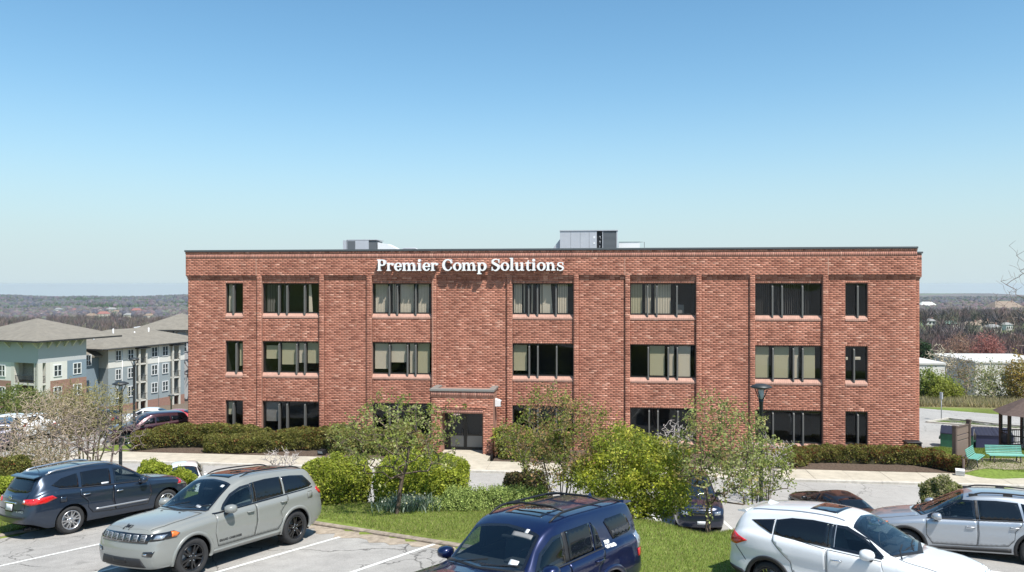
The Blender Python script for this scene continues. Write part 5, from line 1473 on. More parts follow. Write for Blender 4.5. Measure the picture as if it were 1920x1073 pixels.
P_white = paint('pearl_white_paint', (.72, .74, .75), metal=.0, rough=.3)
HRV = dict(name='hatchback_suv', cat='car', label='white compact suv with black wheel arches and sunroof at the lower right',
    wb=2.61, rw=.33, ra=.385, rr=.225, rim='five', paint=P_white, sill=.26, tw=.215, arch=(.06, M_trim),
    top=[(-.80, 1.08), (-.74, 1.20), (-.58, 1.42), (-.50, 1.475), (0, 1.545), (.6, 1.575), (1.05, 1.55), (1.40, 1.47), (1.70, 1.31), (2.14, 1.05), (2.30, 1.0), (2.7, .95), (3.05, .88), (3.25, .80), (3.36, .70)],
    belt=[(-.80, 1.02), (-.4, 1.16), (.1, 1.13), (1.1, 1.055), (2.1, .98), (2.6, .90), (3.1, .78), (3.36, .62)],
    w=[(-.80, .70), (-.70, .79), (-.45, .865), (-.1, .885), (.6, .87), (1.5, .865), (2.2, .875), (2.65, .885), (2.95, .84), (3.2, .72), (3.36, .54)],
    wr=[(-.80, .57), (-.4, .60), (.4, .65), (1.1, .655), (1.5, .62), (2.1, .62), (3.36, .5)], crown=.035,
    qs=[(0, -.03), (.10, -.01), (.30, -.012), (.5, -.02), (.62, .0), (.72, .010), (.86, .004), (.95, -.012), (1, -.045)],
    rlean=[(.25, .06), (.35, -.02), (.55, -.06), (.75, -.02), (.95, 0), (1.2, 0)], rbul=.09, detail=det_hrv)

def det_xv(c, s):
    Gl = c['glass']; P, St, Tx, e, pm = c['patch'], c['strip'], c['text'], c['e'], s['paint']
    D = side_doors(c, [[(1.18, .42), (2.08, .42), (2.20, .62), (2.18, .98), (1.14, .985), (1.14, .7)], [(.55, .46), (.42, .60), (.40, .78), (.24, .95), (.24, 1.0), (1.12, .985), (1.12, .7), (1.165, .42)]], pm)
    for ax in ('L', 'R'):
        Gl('window', [(2.16, 1.005), (1.16, 1.01), (1.17, 1.41), (1.40, 1.40), (1.66, 1.29)], ax, M_see, D[(ax, 0)], frit=.045)
        P('window', [(1.07, 1.01), (.22, 1.025), (.28, 1.39), (.7, 1.42), (1.08, 1.415)], ax, .010, M_cglass, D[(ax, 1)], .06)
        P('window', [(.17, 1.03), (-.30, 1.06), (-.42, 1.12), (-.14, 1.32), (.22, 1.38)], ax, .010, M_cglass, None, .06)
        P('pillar_trim', [(1.155, 1.01), (1.08, 1.01), (1.085, 1.415), (1.165, 1.41)], ax, .0075, M_trim, None, .06)
        P('sill_trim', [(.50, .31), (2.18, .31), (2.18, .37), (.50, .40)], ax, .015, M_trim, None, .08)
        P('head_lamp', [(2.98, .86), (3.16, .74), (3.44, .70), (3.50, .80), (3.30, .86)], ax, .008, M_gloss, None, .05)
        P('lamp_lens', [(3.16, .76), (3.40, .72), (3.44, .80), (3.24, .84)], ax, .011, M_lampc, None, .05); P('indicator', [(2.99, .86), (3.08, .79), (3.18, .78), (3.22, .85)], ax, .012, M_amber, None, .05)
        P('tail_lamp', [(-.90, .85), (-.62, .88), (-.58, 1.0), (-.90, 1.02)], ax, .01, M_red, None, .05)
        St([(2.16, .985), (1.1, .995), (.2, 1.01)], ax, .016, .007, M_trim, 'belt_trim')
    P('grille', [(-.45, .60), (.45, .60), (.50, .76), (-.50, .76)], 'F', .01, M_gloss, None, .06)
    St([(-.48, .68), (.48, .68)], 'F', .02, .016, M_chrome, 'grille_bar')
    P('lower_grille', [(-.6, .32), (.6, .32), (.55, .46), (-.55, .46)], 'F', .01, M_trim, None, .06)
    for sd in (-1, 1): P('fog_lamp', [(sd * .58, .42), (sd * .76, .40), (sd * .78, .56), (sd * .62, .55)], 'F', .012, M_gloss, None, .05)
    P('bonnet', [(2.32, .66), (2.44, 0), (2.32, -.66), (2.9, -.68), (3.3, -.58), (3.42, 0), (3.3, .58), (2.9, .68)], 'T', .004, pm, None, .08)
    St([(2.32, .66), (2.9, .68), (3.3, .58)], 'T', .01, .006); St([(2.32, -.66), (2.9, -.68), (3.3, -.58)], 'T', .01, .006)
    P('cowl', [(2.28, .66), (2.44, .0), (2.28, -.66), (2.20, -.68), (2.22, 0), (2.20, .68)], 'T', .006, M_black, None, .06)
    ws = Gl('windscreen', [(2.24, .67), (2.38, .0), (2.24, -.67), (1.36, -.57), (1.28, 0), (1.36, .57)], 'T', M_seews)
    for (y0, y1) in ((.05, .6), (-.5, .05)): St([(2.36, y0), (2.26, (y0 + y1) / 2), (2.18, y1)], 'T', .02, .013, M_black, 'wiper')
    for sd in (1, -1):
        rails(c, 1.22, -.45, .54, M_black, .055, .022) if sd > 0 else None
    for x in (1.15, .45, -.40):
        for sd in (1, -1):
            p = c['proj'](x, sd * .54, 'T', 0); mb = MB(); mb.box(x - .09, x + .09, p.y - .022, p.y + .022, p.z - .01, p.z + .045); mb.build('rail_foot', M_trim, e)
    c['cabin'](2.02, .95, .38, 1.38, .70)
    mirror_pod(c, 1.95, .84, .97, pm)
    P('rear_window', [(-.54, 1.05), (-.46, 1.36), (.46, 1.36), (.54, 1.05)], 'B', .006, M_cglass, None, .08)
    handles(c, [(1.28, .84, .19), (.40, .87, .19)], M_silverp, lambda ax, x: D[(ax, 0 if x > 1.0 else 1)])

P_silver = paint('ice_silver_paint', (.42, .45, .49), metal=.55, rough=.3)
XV = dict(name='crossover_car', cat='car', label='silver blue crossover with black cladding and roof rails at the right edge',
    wb=2.635, rw=.345, ra=.405, rr=.235, rim='cross', rimm=[M_alloy, M_well, M_silverp, M_chrome], paint=P_silver, sill=.27, tw=.225, arch=(.055, M_trim), fup=0,
    top=[(-.90, .98), (-.82, 1.10), (-.62, 1.36), (-.52, 1.43), (0, 1.50), (.7, 1.535), (1.1, 1.52), (1.34, 1.46), (1.7, 1.29), (2.25, 1.03), (2.42, 1.0), (2.9, .94), (3.25, .87), (3.42, .79), (3.50, .70)],
    belt=[(-.90, .93), (-.5, 1.05), (.2, 1.01), (1.2, .99), (2.2, .965), (2.8, .90), (3.2, .82), (3.5, .62)],
    w=[(-.90, .72), (-.8, .80), (-.5, .865), (-.1, .88), (.6, .87), (1.5, .87), (2.3, .88), (2.7, .885), (3.05, .84), (3.3, .74), (3.5, .54)],
    wr=[(-.90, .58), (-.4, .60), (.4, .64), (1.1, .645), (1.5, .61), (2.2, .62), (3.5, .5)], crown=.035,
    flean=[(.25, -.04), (.35, .03), (.5, .05), (.62, .03), (.8, .0), (1.0, -.02)], fbul=.14, rbul=.08, detail=det_xv)

def det_runner(c, s):
    Gl = c['glass']; P, St, Tx, e, pm = c['patch'], c['strip'], c['text'], c['e'], s['paint']
    D = side_doors(c, [[(1.18, .50), (1.98, .50), (2.06, .8), (1.95, 1.14), (1.12, 1.17), (1.10, .8)], [(.60, .54), (.46, .66), (.40, .86), (.22, 1.04), (.14, 1.22), (1.10, 1.17), (1.08, .8), (1.16, .50)]], pm)
    for ax in ('L', 'R'):
        Gl('window', [(1.92, 1.17), (1.15, 1.19), (1.15, 1.62), (1.34, 1.60), (1.66, 1.42)], ax, M_see, D[(ax, 0)], frit=.045)
        P('window', [(1.04, 1.195), (.38, 1.22), (.40, 1.64), (1.04, 1.63)], ax, .010, M_cglass, D[(ax, 1)], .06)
        P('window', [(.345, 1.22), (.14, 1.235), (.26, 1.55), (.345, 1.64)], ax, .010, M_cglass, D[(ax, 1)], .05)
        P('pillar_trim', [(1.14, 1.19), (1.05, 1.195), (1.05, 1.63), (1.14, 1.62)], ax, .0075, M_trim, None, .06)
        P('window', [(-.18, 1.29), (-.72, 1.31), (-.80, 1.36), (-.72, 1.57), (-.62, 1.62), (-.10, 1.62), (-.02, 1.58)], ax, .010, M_cglass, None, .06)
        St([(1.96, 1.15), (1.1, 1.175), (.12, 1.215)], ax, .016, .007, M_trim, 'belt_trim')
        P('tail_lamp', [(-1.08, 1.0), (-.86, 1.02), (-.82, 1.24), (-1.05, 1.26)], ax, .014, M_lampc, None, .05); P('tail_lamp', [(-1.1, .86), (-.88, .88), (-.86, 1.01), (-1.08, 1.0)], ax, .013, M_red, None, .05)
        P('sill_trim', [(.55, .46), (2.1, .46), (2.1, .50), (.55, .52)], ax, .02, M_trim, None, .08)
        P('head_lamp', [(3.1, 1.0), (3.4, .90), (3.6, .88), (3.62, 1.02), (3.3, 1.08)], ax, .008, M_lampc, None, .05)
    for ax, fl in (('L', True), ('R', False)):
        Tx('TRD', .02, 1.28, .075, ax, M_white, None, flip=fl, bold=.006, off=.008); Tx('OFF ROAD', -.045, 1.215, .055, ax, M_white, None, flip=fl, bold=.004, off=.008)
    P('bonnet', [(2.12, .70), (2.26, 0), (2.12, -.70), (2.9, -.76), (3.4, -.68), (3.55, 0), (3.4, .68), (2.9, .76)], 'T', .004, pm, None, .08)
    for sd in (1, -1):
        St([(2.12, sd * .72), (2.9, sd * .76), (3.4, sd * .68)], 'T', .011, .006)
        St([(2.22, sd * .46), (2.9, sd * .48), (3.45, sd * .44)], 'T', .016, .006, pm if False else M_seam, 'bonnet_crease')
    # bonnet scoop
    mb = MB(); mb.prism([(2.45, 1.20), (3.02, 1.21), (3.05, 1.26), (2.95, 1.275), (2.5, 1.225)], -.36, .36, 'y'); mb.build('bonnet_scoop', pm, e)
    mb = MB(); mb.box(3.035, 3.06, -.32, .32, 1.205, 1.25); mb.build('scoop_grille', M_trim, e)
    P('cowl', [(2.08, .70), (2.24, .0), (2.08, -.70), (1.98, -.72), (2.04, 0), (1.98, .72)], 'T', .006, M_black, None, .06)
    ws = Gl('windscreen', [(2.03, .71), (2.17, .0), (2.03, -.71), (1.50, -.64), (1.44, 0), (1.50, .64)], 'T', M_seews)
    P('inspection_sticker', [(1.90, .40), (1.97, .40), (1.97, .56), (1.90, .56)], 'T', .011, M_plate, ws, .05)
    P('toll_tag', [(1.47, .38), (1.53, .38), (1.53, .44), (1.47, .44)], 'T', .011, M_white, ws, .05)
    P('sun_visor', [(1.54, .18), (1.60, .18), (1.60, .55), (1.54, .55)], 'T', .010, M_inner, ws, .05)
    for (y0, y1) in ((.0, .60), (-.56, .0)): St([(2.12, y0), (2.03, (y0 + y1) / 2), (1.96, y1)], 'T', .024, .016, M_black, 'wiper')
    P('sunroof', [(1.10, .36), (1.10, -.36), (.50, -.36), (.50, .36)], 'T', .006, M_gloss, None, .08)
    rails(c, 1.20, -.88, .60, M_black, .06, .024)
    for x in (.75, -.35):
        p = c['proj'](x, 0, 'T', 0); mb = MB(); mb.tube([(x, -.60, p.z + .02), (x, -.3, p.z + .075), (x, .3, p.z + .075), (x, .60, p.z + .02)], .018, 8); mb.build('roof_bar', M_black, e)
    mb = MB(); mb.prism([(-.98, 1.765), (-1.22, 1.73), (-1.23, 1.70), (-.95, 1.70)], -.62, .62, 'y'); mb.build('spoiler', pm, e)
    mb = MB(); mb.add([(-.86, 0, 1.86), (-.88, .03, 1.785), (-.88, -.03, 1.785), (-.70, .0, 1.79)], [(0, 1, 3), (0, 3, 2), (0, 2, 1)]); mb.build('aerial_fin', pm, e)
    P('rear_window', [(-.60, 1.30), (-.54, 1.62), (.54, 1.62), (.60, 1.30)], 'B', .006, M_cglass, None, .08)
    P('grille', [(-.50, .80), (.50, .80), (.56, .98), (-.56, .98)], 'F', .01, M_gloss, None, .06)
    c['cabin'](1.85, .85, .60, 1.64, .78)
    mirror_pod(c, 1.78, .90, 1.12, pm, 1.15)
    handles(c, [(1.30, 1.02, .22), (.36, 1.07, .22)], P_runner, lambda ax, x: D[(ax, 0 if x > 1.0 else 1)])
P_runner = paint('deep_blue_paint', (.004, .010, .058), metal=.5, rough=.3)
RUNNER = dict(name='suv', cat='suv', label='deep blue suv with roof bars and bonnet scoop cut by the bottom edge',
    wb=2.79, rw=.39, ra=.47, rr=.24, rim='five', rimm=[M_alloy, M_well, M_silverp, M_chrome], paint=P_runner, rr_edge=.07, smooth=1, sill=.42, tw=.265, arch=(.07, P_runner),
    top=[(-1.10, 1.30), (-1.06, 1.40), (-.98, 1.70), (-.90, 1.755), (0, 1.80), (.7, 1.81), (1.15, 1.78), (1.44, 1.69), (1.70, 1.50), (2.06, 1.22), (2.2, 1.20), (2.9, 1.18), (3.3, 1.13), (3.48, 1.05), (3.58, .95)],
    belt=[(-1.10, 1.22), (-.5, 1.235), (.2, 1.20), (1.2, 1.16), (2.1, 1.12), (2.9, 1.10), (3.4, .98), (3.58, .84)],
    w=[(-1.10, .82), (-1.0, .90), (-.7, .945), (-.2, .965), (.5, .945), (1.5, .94), (2.3, .955), (2.8, .965), (3.2, .93), (3.45, .84), (3.58, .70)],
    wr=[(-1.10, .72), (-.4, .73), (.5, .735), (1.2, .73), (1.6, .70), (2.1, .70), (3.58, .6)], crown=.03, fbul=.12, rbul=.05, detail=det_runner)

def place(e, x, y, z, yaw, sx, sy):
    """stand a car on a plane with gradients sx, sy"""
    c, s = math.cos(yaw), math.sin(yaw)
    u = Vector((c, s, sx * c + sy * s)).normalized(); l = Vector((-s, c, -sx * s + sy * c)).normalized(); n = u.cross(l)
    e.rotation_euler = Matrix((u, l, n)).transposed().to_euler(); e.location = (x, y, z)
CARS = {}
for key, sp in (('jeep', JEEP), ('rogue', ROGUE), ('hrv', HRV), ('xv', XV), ('runner', RUNNER)):
    CARS[key] = car(sp)
POS = dict(jeep=(-5.89, 19.11, 241.5), rogue=(-12.0, 20.8, 56.5), hrv=(5.20, 14.85, -44), xv=(12.08, 18.5, 157), runner=(.9, 13.4, 231))
for k, (x, y, a) in POS.items():
    place(CARS[k][0], x, y, uz(x, y), R(a), .024, -.081)
# ================================================================ plants
TAN_ = None
PR = np.random.default_rng(23)
def leaf_mat(name, rough=.6, tr=.5): return mat(name, (.1, .15, .03), rough=rough, spec=.25, attr=True, trans=tr)
M_leaf = leaf_mat('leaf'); M_needle = leaf_mat('needle_leaf', .7, .15)
M_bark = mat('bark', (.12, .09, .07), rough=.95, spec=.1, attr=True, noise=(12, .3))

def quads(Pc, size, rng, flat=0.0, stretch=1.7, droop=None):
    """one small diamond leaf per centre"""
    n = len(Pc); size = np.broadcast_to(size, (n,))[:, None]
    a = rng.normal(size=(n, 3)); a[:, 2] *= (1 - flat); a /= np.linalg.norm(a, axis=1)[:, None]
    b = np.cross(a, rng.normal(size=(n, 3))); b /= np.linalg.norm(b, axis=1)[:, None]
    V = np.stack([Pc - a * size * stretch * .5, Pc + b * size * .5, Pc + a * size * stretch * .5, Pc - b * size * .5], 1)
    return V.reshape(-1, 3), np.arange(4 * n).reshape(n, 4)

def pick_cols(cols, n, rng, var=.18):
    cols = np.array([c[:3] for c in cols], float) if True else cols
    k = rng.integers(0, len(cols), n)
    return np.clip(cols[k] * (1 + rng.normal(0, var, (n, 1))), .003, .9)

def colonise(rng, base, stems, crown, n, step=.14, r_tip=.004, power=2.4, lean=.25, shell=.55, low=0.0):
    """skeleton: targets spread through the crown are joined to the nearest limb"""
    base = np.array(base, float); cc, (rx, ry, rz) = np.array(crown[0], float), crown[1]
    nodes = []; par = []
    for i in range(stems):                        # the main stems
        a = 2 * math.pi * (i + rng.random() * .6) / stems
        tgt = cc + np.array([math.cos(a) * rx * .35, math.sin(a) * ry * .35, -rz * (.25 + .3 * rng.random())]) * (1 if stems > 1 else .4)
        p = base + (np.array([math.cos(a), math.sin(a), 0]) * .06 if stems > 1 else 0); nodes.append(p); par.append(-1)
        k = max(3, int(np.linalg.norm(tgt - p) / step)); wob = rng.normal(0, .03, (k + 1, 3)).cumsum(0) * .5
        for j in range(1, k + 1):
            t = j / k; q = p + (tgt - p) * t + np.array([0, 0, .0]) + wob[j] * math.sin(math.pi * t)
            nodes.append(q); par.append(len(nodes) - 2)
    d = rng.normal(size=(n * 2, 3)); d /= np.linalg.norm(d, axis=1)[:, None]
    d = d[d[:, 2] > -1 + low][:n]; n = len(d)
    rad = (shell + (1 - shell) * rng.random(n)) ** .6 * np.where(rng.random(n) < .3, rng.random(n), 1)
    lump = 1 + .16 * np.sin(d[:, 0] * 5 + cc[0]) * np.cos(d[:, 2] * 4 + cc[1]) + rng.normal(0, .06, n)
    T = cc + d * np.array([rx, ry, rz]) * (rad * lump)[:, None]
    T = T[np.argsort(np.linalg.norm(T - base, axis=1))]
    tips = []
    for t in T:
        N_ = np.array(nodes); dist = np.linalg.norm(N_ - t, axis=1) + .25 * np.maximum(0, N_[:, 2] - t[2])
        i = int(np.argmin(dist)); L = np.linalg.norm(nodes[i] - t)
        if L < .03: continue
        k = max(1, int(L / step)); p0 = nodes[i]; last = i
        out = t - p0; mid = np.array([0, 0, lean * L * .3]) + rng.normal(0, .08 * L, 3)
        for j in range(1, k + 1):
            s = j / k; q = p0 + out * s + mid * math.sin(math.pi * s) * .6
            nodes.append(q); par.append(last); last = len(nodes) - 1
        tips.append(last)
    N_ = np.array(nodes); par = np.array(par); w = np.zeros(len(N_))
    for i in range(len(N_) - 1, -1, -1):
        if w[i] == 0: w[i] = r_tip ** power
        if par[i] >= 0: w[par[i]] += w[i]
    return N_, par, w ** (1 / power), np.array(tips)

def skin(N_, par, r, sides=4):
    ch = np.where(par >= 0)[0]; a = N_[par[ch]]; b = N_[ch]
    # start each segment with the parent's radius unless it is a side branch
    r1 = r[ch]; r0 = np.minimum(r[par[ch]], r1 * 1.5)
    d = b - a; L = np.linalg.norm(d, axis=1); ok = L > 1e-5; a, b, d, r0, r1 = a[ok], b[ok], d[ok] / L[ok][:, None], r0[ok], r1[ok]
    ref = np.where(np.abs(d[:, 2:3]) > .9, np.array([[1, 0, 0]]), np.array([[0, 0, 1]]))
    u = np.cross(d, ref); u /= np.linalg.norm(u, axis=1)[:, None]; v = np.cross(d, u)
    V = []
    for (p, rr, e) in ((a, r0, -.1), (b, r1, .1)):
        for k in range(sides):
            t = 2 * math.pi * k / sides; V.append(p + d * (rr[:, None] * e) + (u * math.cos(t) + v * math.sin(t)) * rr[:, None])
    V = np.stack(V, 1); m = len(a); S_ = sides
    F = np.array([(k, (k + 1) % S_, S_ + (k + 1) % S_, S_ + k) for k in range(S_)])
    return V.reshape(-1, 3), (F[None] + (np.arange(m) * 2 * S_)[:, None, None]).reshape(-1, 4), len(F)

def plant(name, label, cat, base, crown, stems=1, n=300, leaves=4000, lsize=.05, lcols=None, bark=(.12, .09, .07), seed=1, r_tip=.004, group=None, clump=.09, shell=.55, step=.14, low=0., pow_=2.4, lmat=None, sides=4, tiponly=True, lean=.25):
    rng = np.random.default_rng(seed); base = np.array(base, float)
    e = empty(name, base, 0, label, cat, group)
    c = (np.array(crown[0]) - base, crown[1])
    N_, par, r, tips = colonise(rng, (0, 0, -.05), stems, c, n, step, r_tip, pow_, lean, shell, low)
    V, F, k = skin(N_, par, r, sides)
    bc = np.array(bark) * (1 + rng.normal(0, .12, (len(F) // k, 1))); fc = np.repeat(bc, k, 0)
    thick = np.repeat((r[np.where(par >= 0)[0]] > .012)[:len(F) // k], k)
    if thick.any(): link('trunk', np_mesh('trunk', V, F[thick], M_bark, fcol=fc[thick]), e)
    link('twigs', np_mesh('twigs', V, F[~thick], M_bark, fcol=fc[~thick]), e)
    if leaves:
        src = N_[tips] if tiponly else N_
        top = rng.random(leaves); i = rng.integers(0, len(src), leaves)
        P_ = src[i] + rng.normal(0, clump, (leaves, 3))
        Vq, Fq = quads(P_, lsize * (.6 + .8 * rng.random(leaves)), rng)
        tg = rng.random(len(src)); ci = pick_cols(lcols, len(src), rng, .1)[i] * (1 + rng.normal(0, .14, (leaves, 1)))
        link('crown', np_mesh('crown', Vq, Fq, lmat or M_leaf, fcol=np.clip(ci, .003, .9)), e)
    return e

def on(px, Y, h=0.0):
    x = (px - 960) * Y / FPX; return (x, Y, H(x, Y) + h)
def cr(px, py, Y, wpx, hpx, ry=None):
    """crown given by its box in the photograph at distance Y"""
    p = pt(px, py, Y); s = Y / FPX; rx = wpx * s / 2; rz = hpx * s / 2
    return ((p.x, p.y, p.z), (rx, ry or rx * .9, rz))
GRN = [(.20, .24, .045), (.26, .29, .06), (.16, .20, .04), (.33, .33, .08)]
BUD = [(.40, .24, .12), (.36, .28, .11), (.24, .26, .08), (.32, .19, .10)]
YEL = [(.42, .44, .05), (.34, .38, .045), (.50, .48, .08), (.25, .30, .04)]
SOFT = [(.30, .34, .10), (.36, .40, .14), (.24, .28, .08), (.42, .42, .18)]
DARK = [(.18, .19, .045), (.13, .14, .035), (.25, .25, .06), (.28, .24, .07)]

# trees and tall shrubs on the bank
plant('ornamental_tree', 'small sparse tree with dark trunk in front of the two clipped round bushes', 'tree', on(743, 21.4), cr(752, 822, 21.4, 245, 165, 1.1), 1, 420, 3300, .046, SOFT + GRN[:2], seed=3, clump=.065, r_tip=.0056, low=.15, pow_=2.15, group='trees on the bank')
plant('ornamental_tree', 'small sparse tree rising between the big yellow green bush and the bare lamp post', 'tree', on(1328, 19.8), cr(1350, 850, 20.2, 175, 225, 1.1), 2, 480, 5000, .045, SOFT + BUD[1:3], seed=5, clump=.07, r_tip=.0045, low=.1, pow_=2.15, group='trees on the bank')
plant('ornamental_tree', 'small many stemmed tree with low spreading bare twigs above the white compact suv', 'tree', on(1425, 24.3), cr(1430, 868, 24.3, 125, 120, .9), 4, 300, 2800, .046, SOFT + GRN, seed=7, clump=.08, r_tip=.0045, pow_=2.2, group='trees on the bank')
plant('budding_tree', 'tall many stemmed tree with orange green buds, right of the brick porch', 'tree', on(1050, 22.3), cr(1048, 822, 22.3, 205, 185, 1.3), 6, 700, 8000, .044, BUD + GRN[:3], seed=9, clump=.085, r_tip=.004, pow_=2.3, bark=(.16, .13, .10), group='trees on the bank')
plant('large_shrub', 'big rounded yellow green shrub on many dark stems right of the blue suv', 'shrub', on(1185, 21.5), cr(1192, 893, 21.6, 212, 165, 1.4), 7, 800, 36000, .043, YEL + GRN[:2], seed=11, clump=.10, r_tip=.004, shell=.75, pow_=2.3, bark=(.09, .07, .055))

# bare shrubs
TAN = (.36, .29, .22); MAUVE = (.36, .28, .26); OLV = (.26, .24, .12); GREYT = (.44, .39, .36)
bare = [('bare tan thicket of fine twigs below the left apartment block', (100, 33), (95, 800, 180, 140), 9, 2300, TAN, 21, 3500, [(.26, .22, .10), (.30, .25, .13)]),
        ('olive budding thicket rising left of the far lamp post', (165, 35), (175, 770, 150, 120), 8, 1900, OLV, 22, 2600, [(.26, .24, .09), (.30, .26, .10)]),
        ('low olive bare shrub behind the roof of the dark blue suv', (70, 28.5), (55, 868, 150, 75), 9, 1000, TAN, 24, 2500, [(.20, .20, .07), (.30, .25, .13)]),
        ('mauve twiggy shrub beside the parked white cars at the left edge', (20, 36), (15, 815, 90, 60), 7, 350, MAUVE, 25, 0, None),
        ('pale bare shrub between the pavement and the grey green suv roof', (527, 33), (530, 858, 80, 42), 6, 260, GREYT, 26, 0, None),
        ('grey bare twiggy shrub behind the big yellow green shrub', (1268, 37), (1270, 820, 75, 62), 6, 380, GREYT, 27, 0, None),
        ('grey mauve bare shrub below the right lamp post', (1440, 35.5), (1432, 852, 120, 82), 8, 600, GREYT, 28, 0, None)]
for (lb, (px, Y), (cx, cy, w_, h_), st, n, bk, sd, lv, lc) in bare:
    plant('bare_shrub', lb, 'shrub', on(px, Y), cr(cx, cy, Y, w_, h_), st, n, lv, .035, lc, bark=bk, seed=sd, r_tip=.0095, pow_=2.8, sides=3, shell=.3, clump=.05, step=.16)
plant('bare_tree', 'leafless dark stemmed spreading tree beside the left lamp post', 'tree', on(195, 30.5), cr(190, 805, 30.5, 190, 105, 1.6), 3, 620, 0, .04, None, bark=(.20, .155, .14), seed=31, r_tip=.006, pow_=2.2, sides=4, shell=.45)

# ---------------------------------------------------------------- clipped hedges and bushes: leaves over a woody core
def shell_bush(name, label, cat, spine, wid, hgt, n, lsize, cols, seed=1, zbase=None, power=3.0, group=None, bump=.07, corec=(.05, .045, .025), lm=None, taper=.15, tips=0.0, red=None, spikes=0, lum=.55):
    """spine: [(x,y)...] world; wid/hgt: numbers or per-point lists"""
    rng = np.random.default_rng(seed); S_ = np.array(spine, float); m = len(S_)
    wid = np.broadcast_to(wid, (m,)).astype(float); hgt = np.broadcast_to(hgt, (m,)).astype(float)
    seg = np.r_[0, np.cumsum(np.linalg.norm(np.diff(S_, axis=0), axis=1))] if m > 1 else np.array([0.])
    L = seg[-1]; c0 = S_.mean(0); z0 = H(*c0) if zbase is None else zbase
    def at(s):
        x = np.interp(s, seg, S_[:, 0]); y = np.interp(s, seg, S_[:, 1]); return x, y, np.interp(s, seg, wid), np.interp(s, seg, hgt)
    def surf(s, th, k=1.0):
        """s may run past the ends: rounded caps"""
        sc = np.clip(s, 0, L); x, y, w_, h_ = at(sc); e = .05
        x2, y2, _, _ = at(np.clip(sc + e, 0, L)); x1, y1, _, _ = at(np.clip(sc - e, 0, L)); tx, ty = x2 - x1, y2 - y1; l = np.hypot(tx, ty) + 1e-9; tx /= l; ty /= l
        if L == 0: tx, ty = np.ones_like(x), np.zeros_like(x)
        over = (s - sc); q = np.clip(np.abs(over) / (w_ / 2), 0, 1); kk = (1 - q ** power) ** (1 / power)
        c, sn = np.cos(th), np.sin(th); cy = np.sign(c) * np.abs(c) ** (2 / power); cz = np.abs(sn) ** (2 / power)
        a = w_ / 2 * cy * kk; zz = h_ * cz * (kk * .35 + .65 if True else 1) * np.where(q > .98, .9, 1)
        a = a * (1 - taper * (1 - cz))
        X = x - ty * a + tx * over; Y = y + tx * a + ty * over
        nz = (vnoise(X * 1.0 + 50, Y + zz * 1.3 + 50, .42, seed) - .5) * 2 * bump + (vnoise(X * 1.7 + 9, Y * 1.3 - zz + 90, .16, seed + 1) - .5) * bump
        nx_, ny_, nz_ = -ty * cy + tx * np.sign(over) * q, tx * cy + ty * np.sign(over) * q, cz * .9
        return np.stack([X + nx_ * nz - c0[0], Y + ny_ * nz - c0[1], zz + nz_ * nz], -1) * np.array([1, 1, 1.0]), nz
    e = empty(name, (c0[0], c0[1], z0), 0, label, cat, group)
    # woody core
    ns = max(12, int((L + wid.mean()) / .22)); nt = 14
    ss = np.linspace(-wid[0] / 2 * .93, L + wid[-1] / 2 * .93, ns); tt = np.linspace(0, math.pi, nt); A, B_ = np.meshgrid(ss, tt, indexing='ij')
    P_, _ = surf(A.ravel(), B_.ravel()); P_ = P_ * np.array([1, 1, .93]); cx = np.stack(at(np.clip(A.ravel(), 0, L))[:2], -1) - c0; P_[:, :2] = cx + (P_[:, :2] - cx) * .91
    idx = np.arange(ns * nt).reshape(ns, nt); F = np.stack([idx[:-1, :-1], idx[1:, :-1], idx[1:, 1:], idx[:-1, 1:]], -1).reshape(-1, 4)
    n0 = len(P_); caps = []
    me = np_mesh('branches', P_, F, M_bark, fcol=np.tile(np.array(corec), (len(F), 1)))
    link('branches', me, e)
    s = rng.uniform(-wid[0] / 2, L + wid[-1] / 2, n); th = rng.uniform(.02, math.pi - .02, n)
    P_, nz = surf(s, th); P_ += rng.normal(0, lsize * .45, (n, 3)); P_[:, 2] = np.abs(P_[:, 2])
    V, Fq = quads(P_, lsize * (.6 + .8 * rng.random(n)), rng, stretch=1.5)
    cl = pick_cols(cols, n, rng, .2)
    if red is not None:
        mk = vnoise(P_[:, 0] + 20, P_[:, 1] + P_[:, 2] * 1.4 + 20, .5, seed + 5) > .55; k = mk & (rng.random(n) < red); cl[k] = pick_cols([(.20, .075, .028), (.26, .11, .04), (.14, .06, .03)], k.sum(), rng)
    link('foliage', np_mesh('foliage', V, Fq, lm or M_leaf, fcol=cl), e)
    if spikes:                                  # shoots standing proud of the outline
        s = rng.uniform(0, L, spikes) if L > 0 else np.zeros(spikes); th = rng.uniform(.3, math.pi - .3, spikes); P0, _ = surf(s, th)
        d = rng.normal(0, .35, (spikes, 3)); d[:, 2] = np.abs(d[:, 2]) + .8; d /= np.linalg.norm(d, axis=1)[:, None]
        k = 6; t = np.linspace(0, 1, k)[None, :, None]; Q = (P0[:, None] + d[:, None] * t * (.10 + .12 * rng.random((spikes, 1, 1)))).reshape(-1, 3)
        V, Fq = quads(Q + rng.normal(0, .008, Q.shape), lsize * .8, rng); link('shoots', np_mesh('shoots', V, Fq, lm or M_leaf, fcol=pick_cols(cols, len(Fq), rng, .2)), e)
    return e
LIME = [(.38, .43, .05), (.31, .37, .045), (.46, .48, .08), (.23, .28, .04)]
def xy(px, Y): return ((px - 960) * Y / FPX, Y)
shell_bush('clipped_bush', 'large clipped dome shaped lime green bush right of the sparse tree trunk', 'bush', [xy(765, 23.4), xy(815, 23.6)], 2.0, 1.50, 26000, .046, LIME, 41, zbase=H(*xy(790, 23.2)) + .0, power=2.5, group='clipped bushes on the bank', bump=.09, spikes=500)
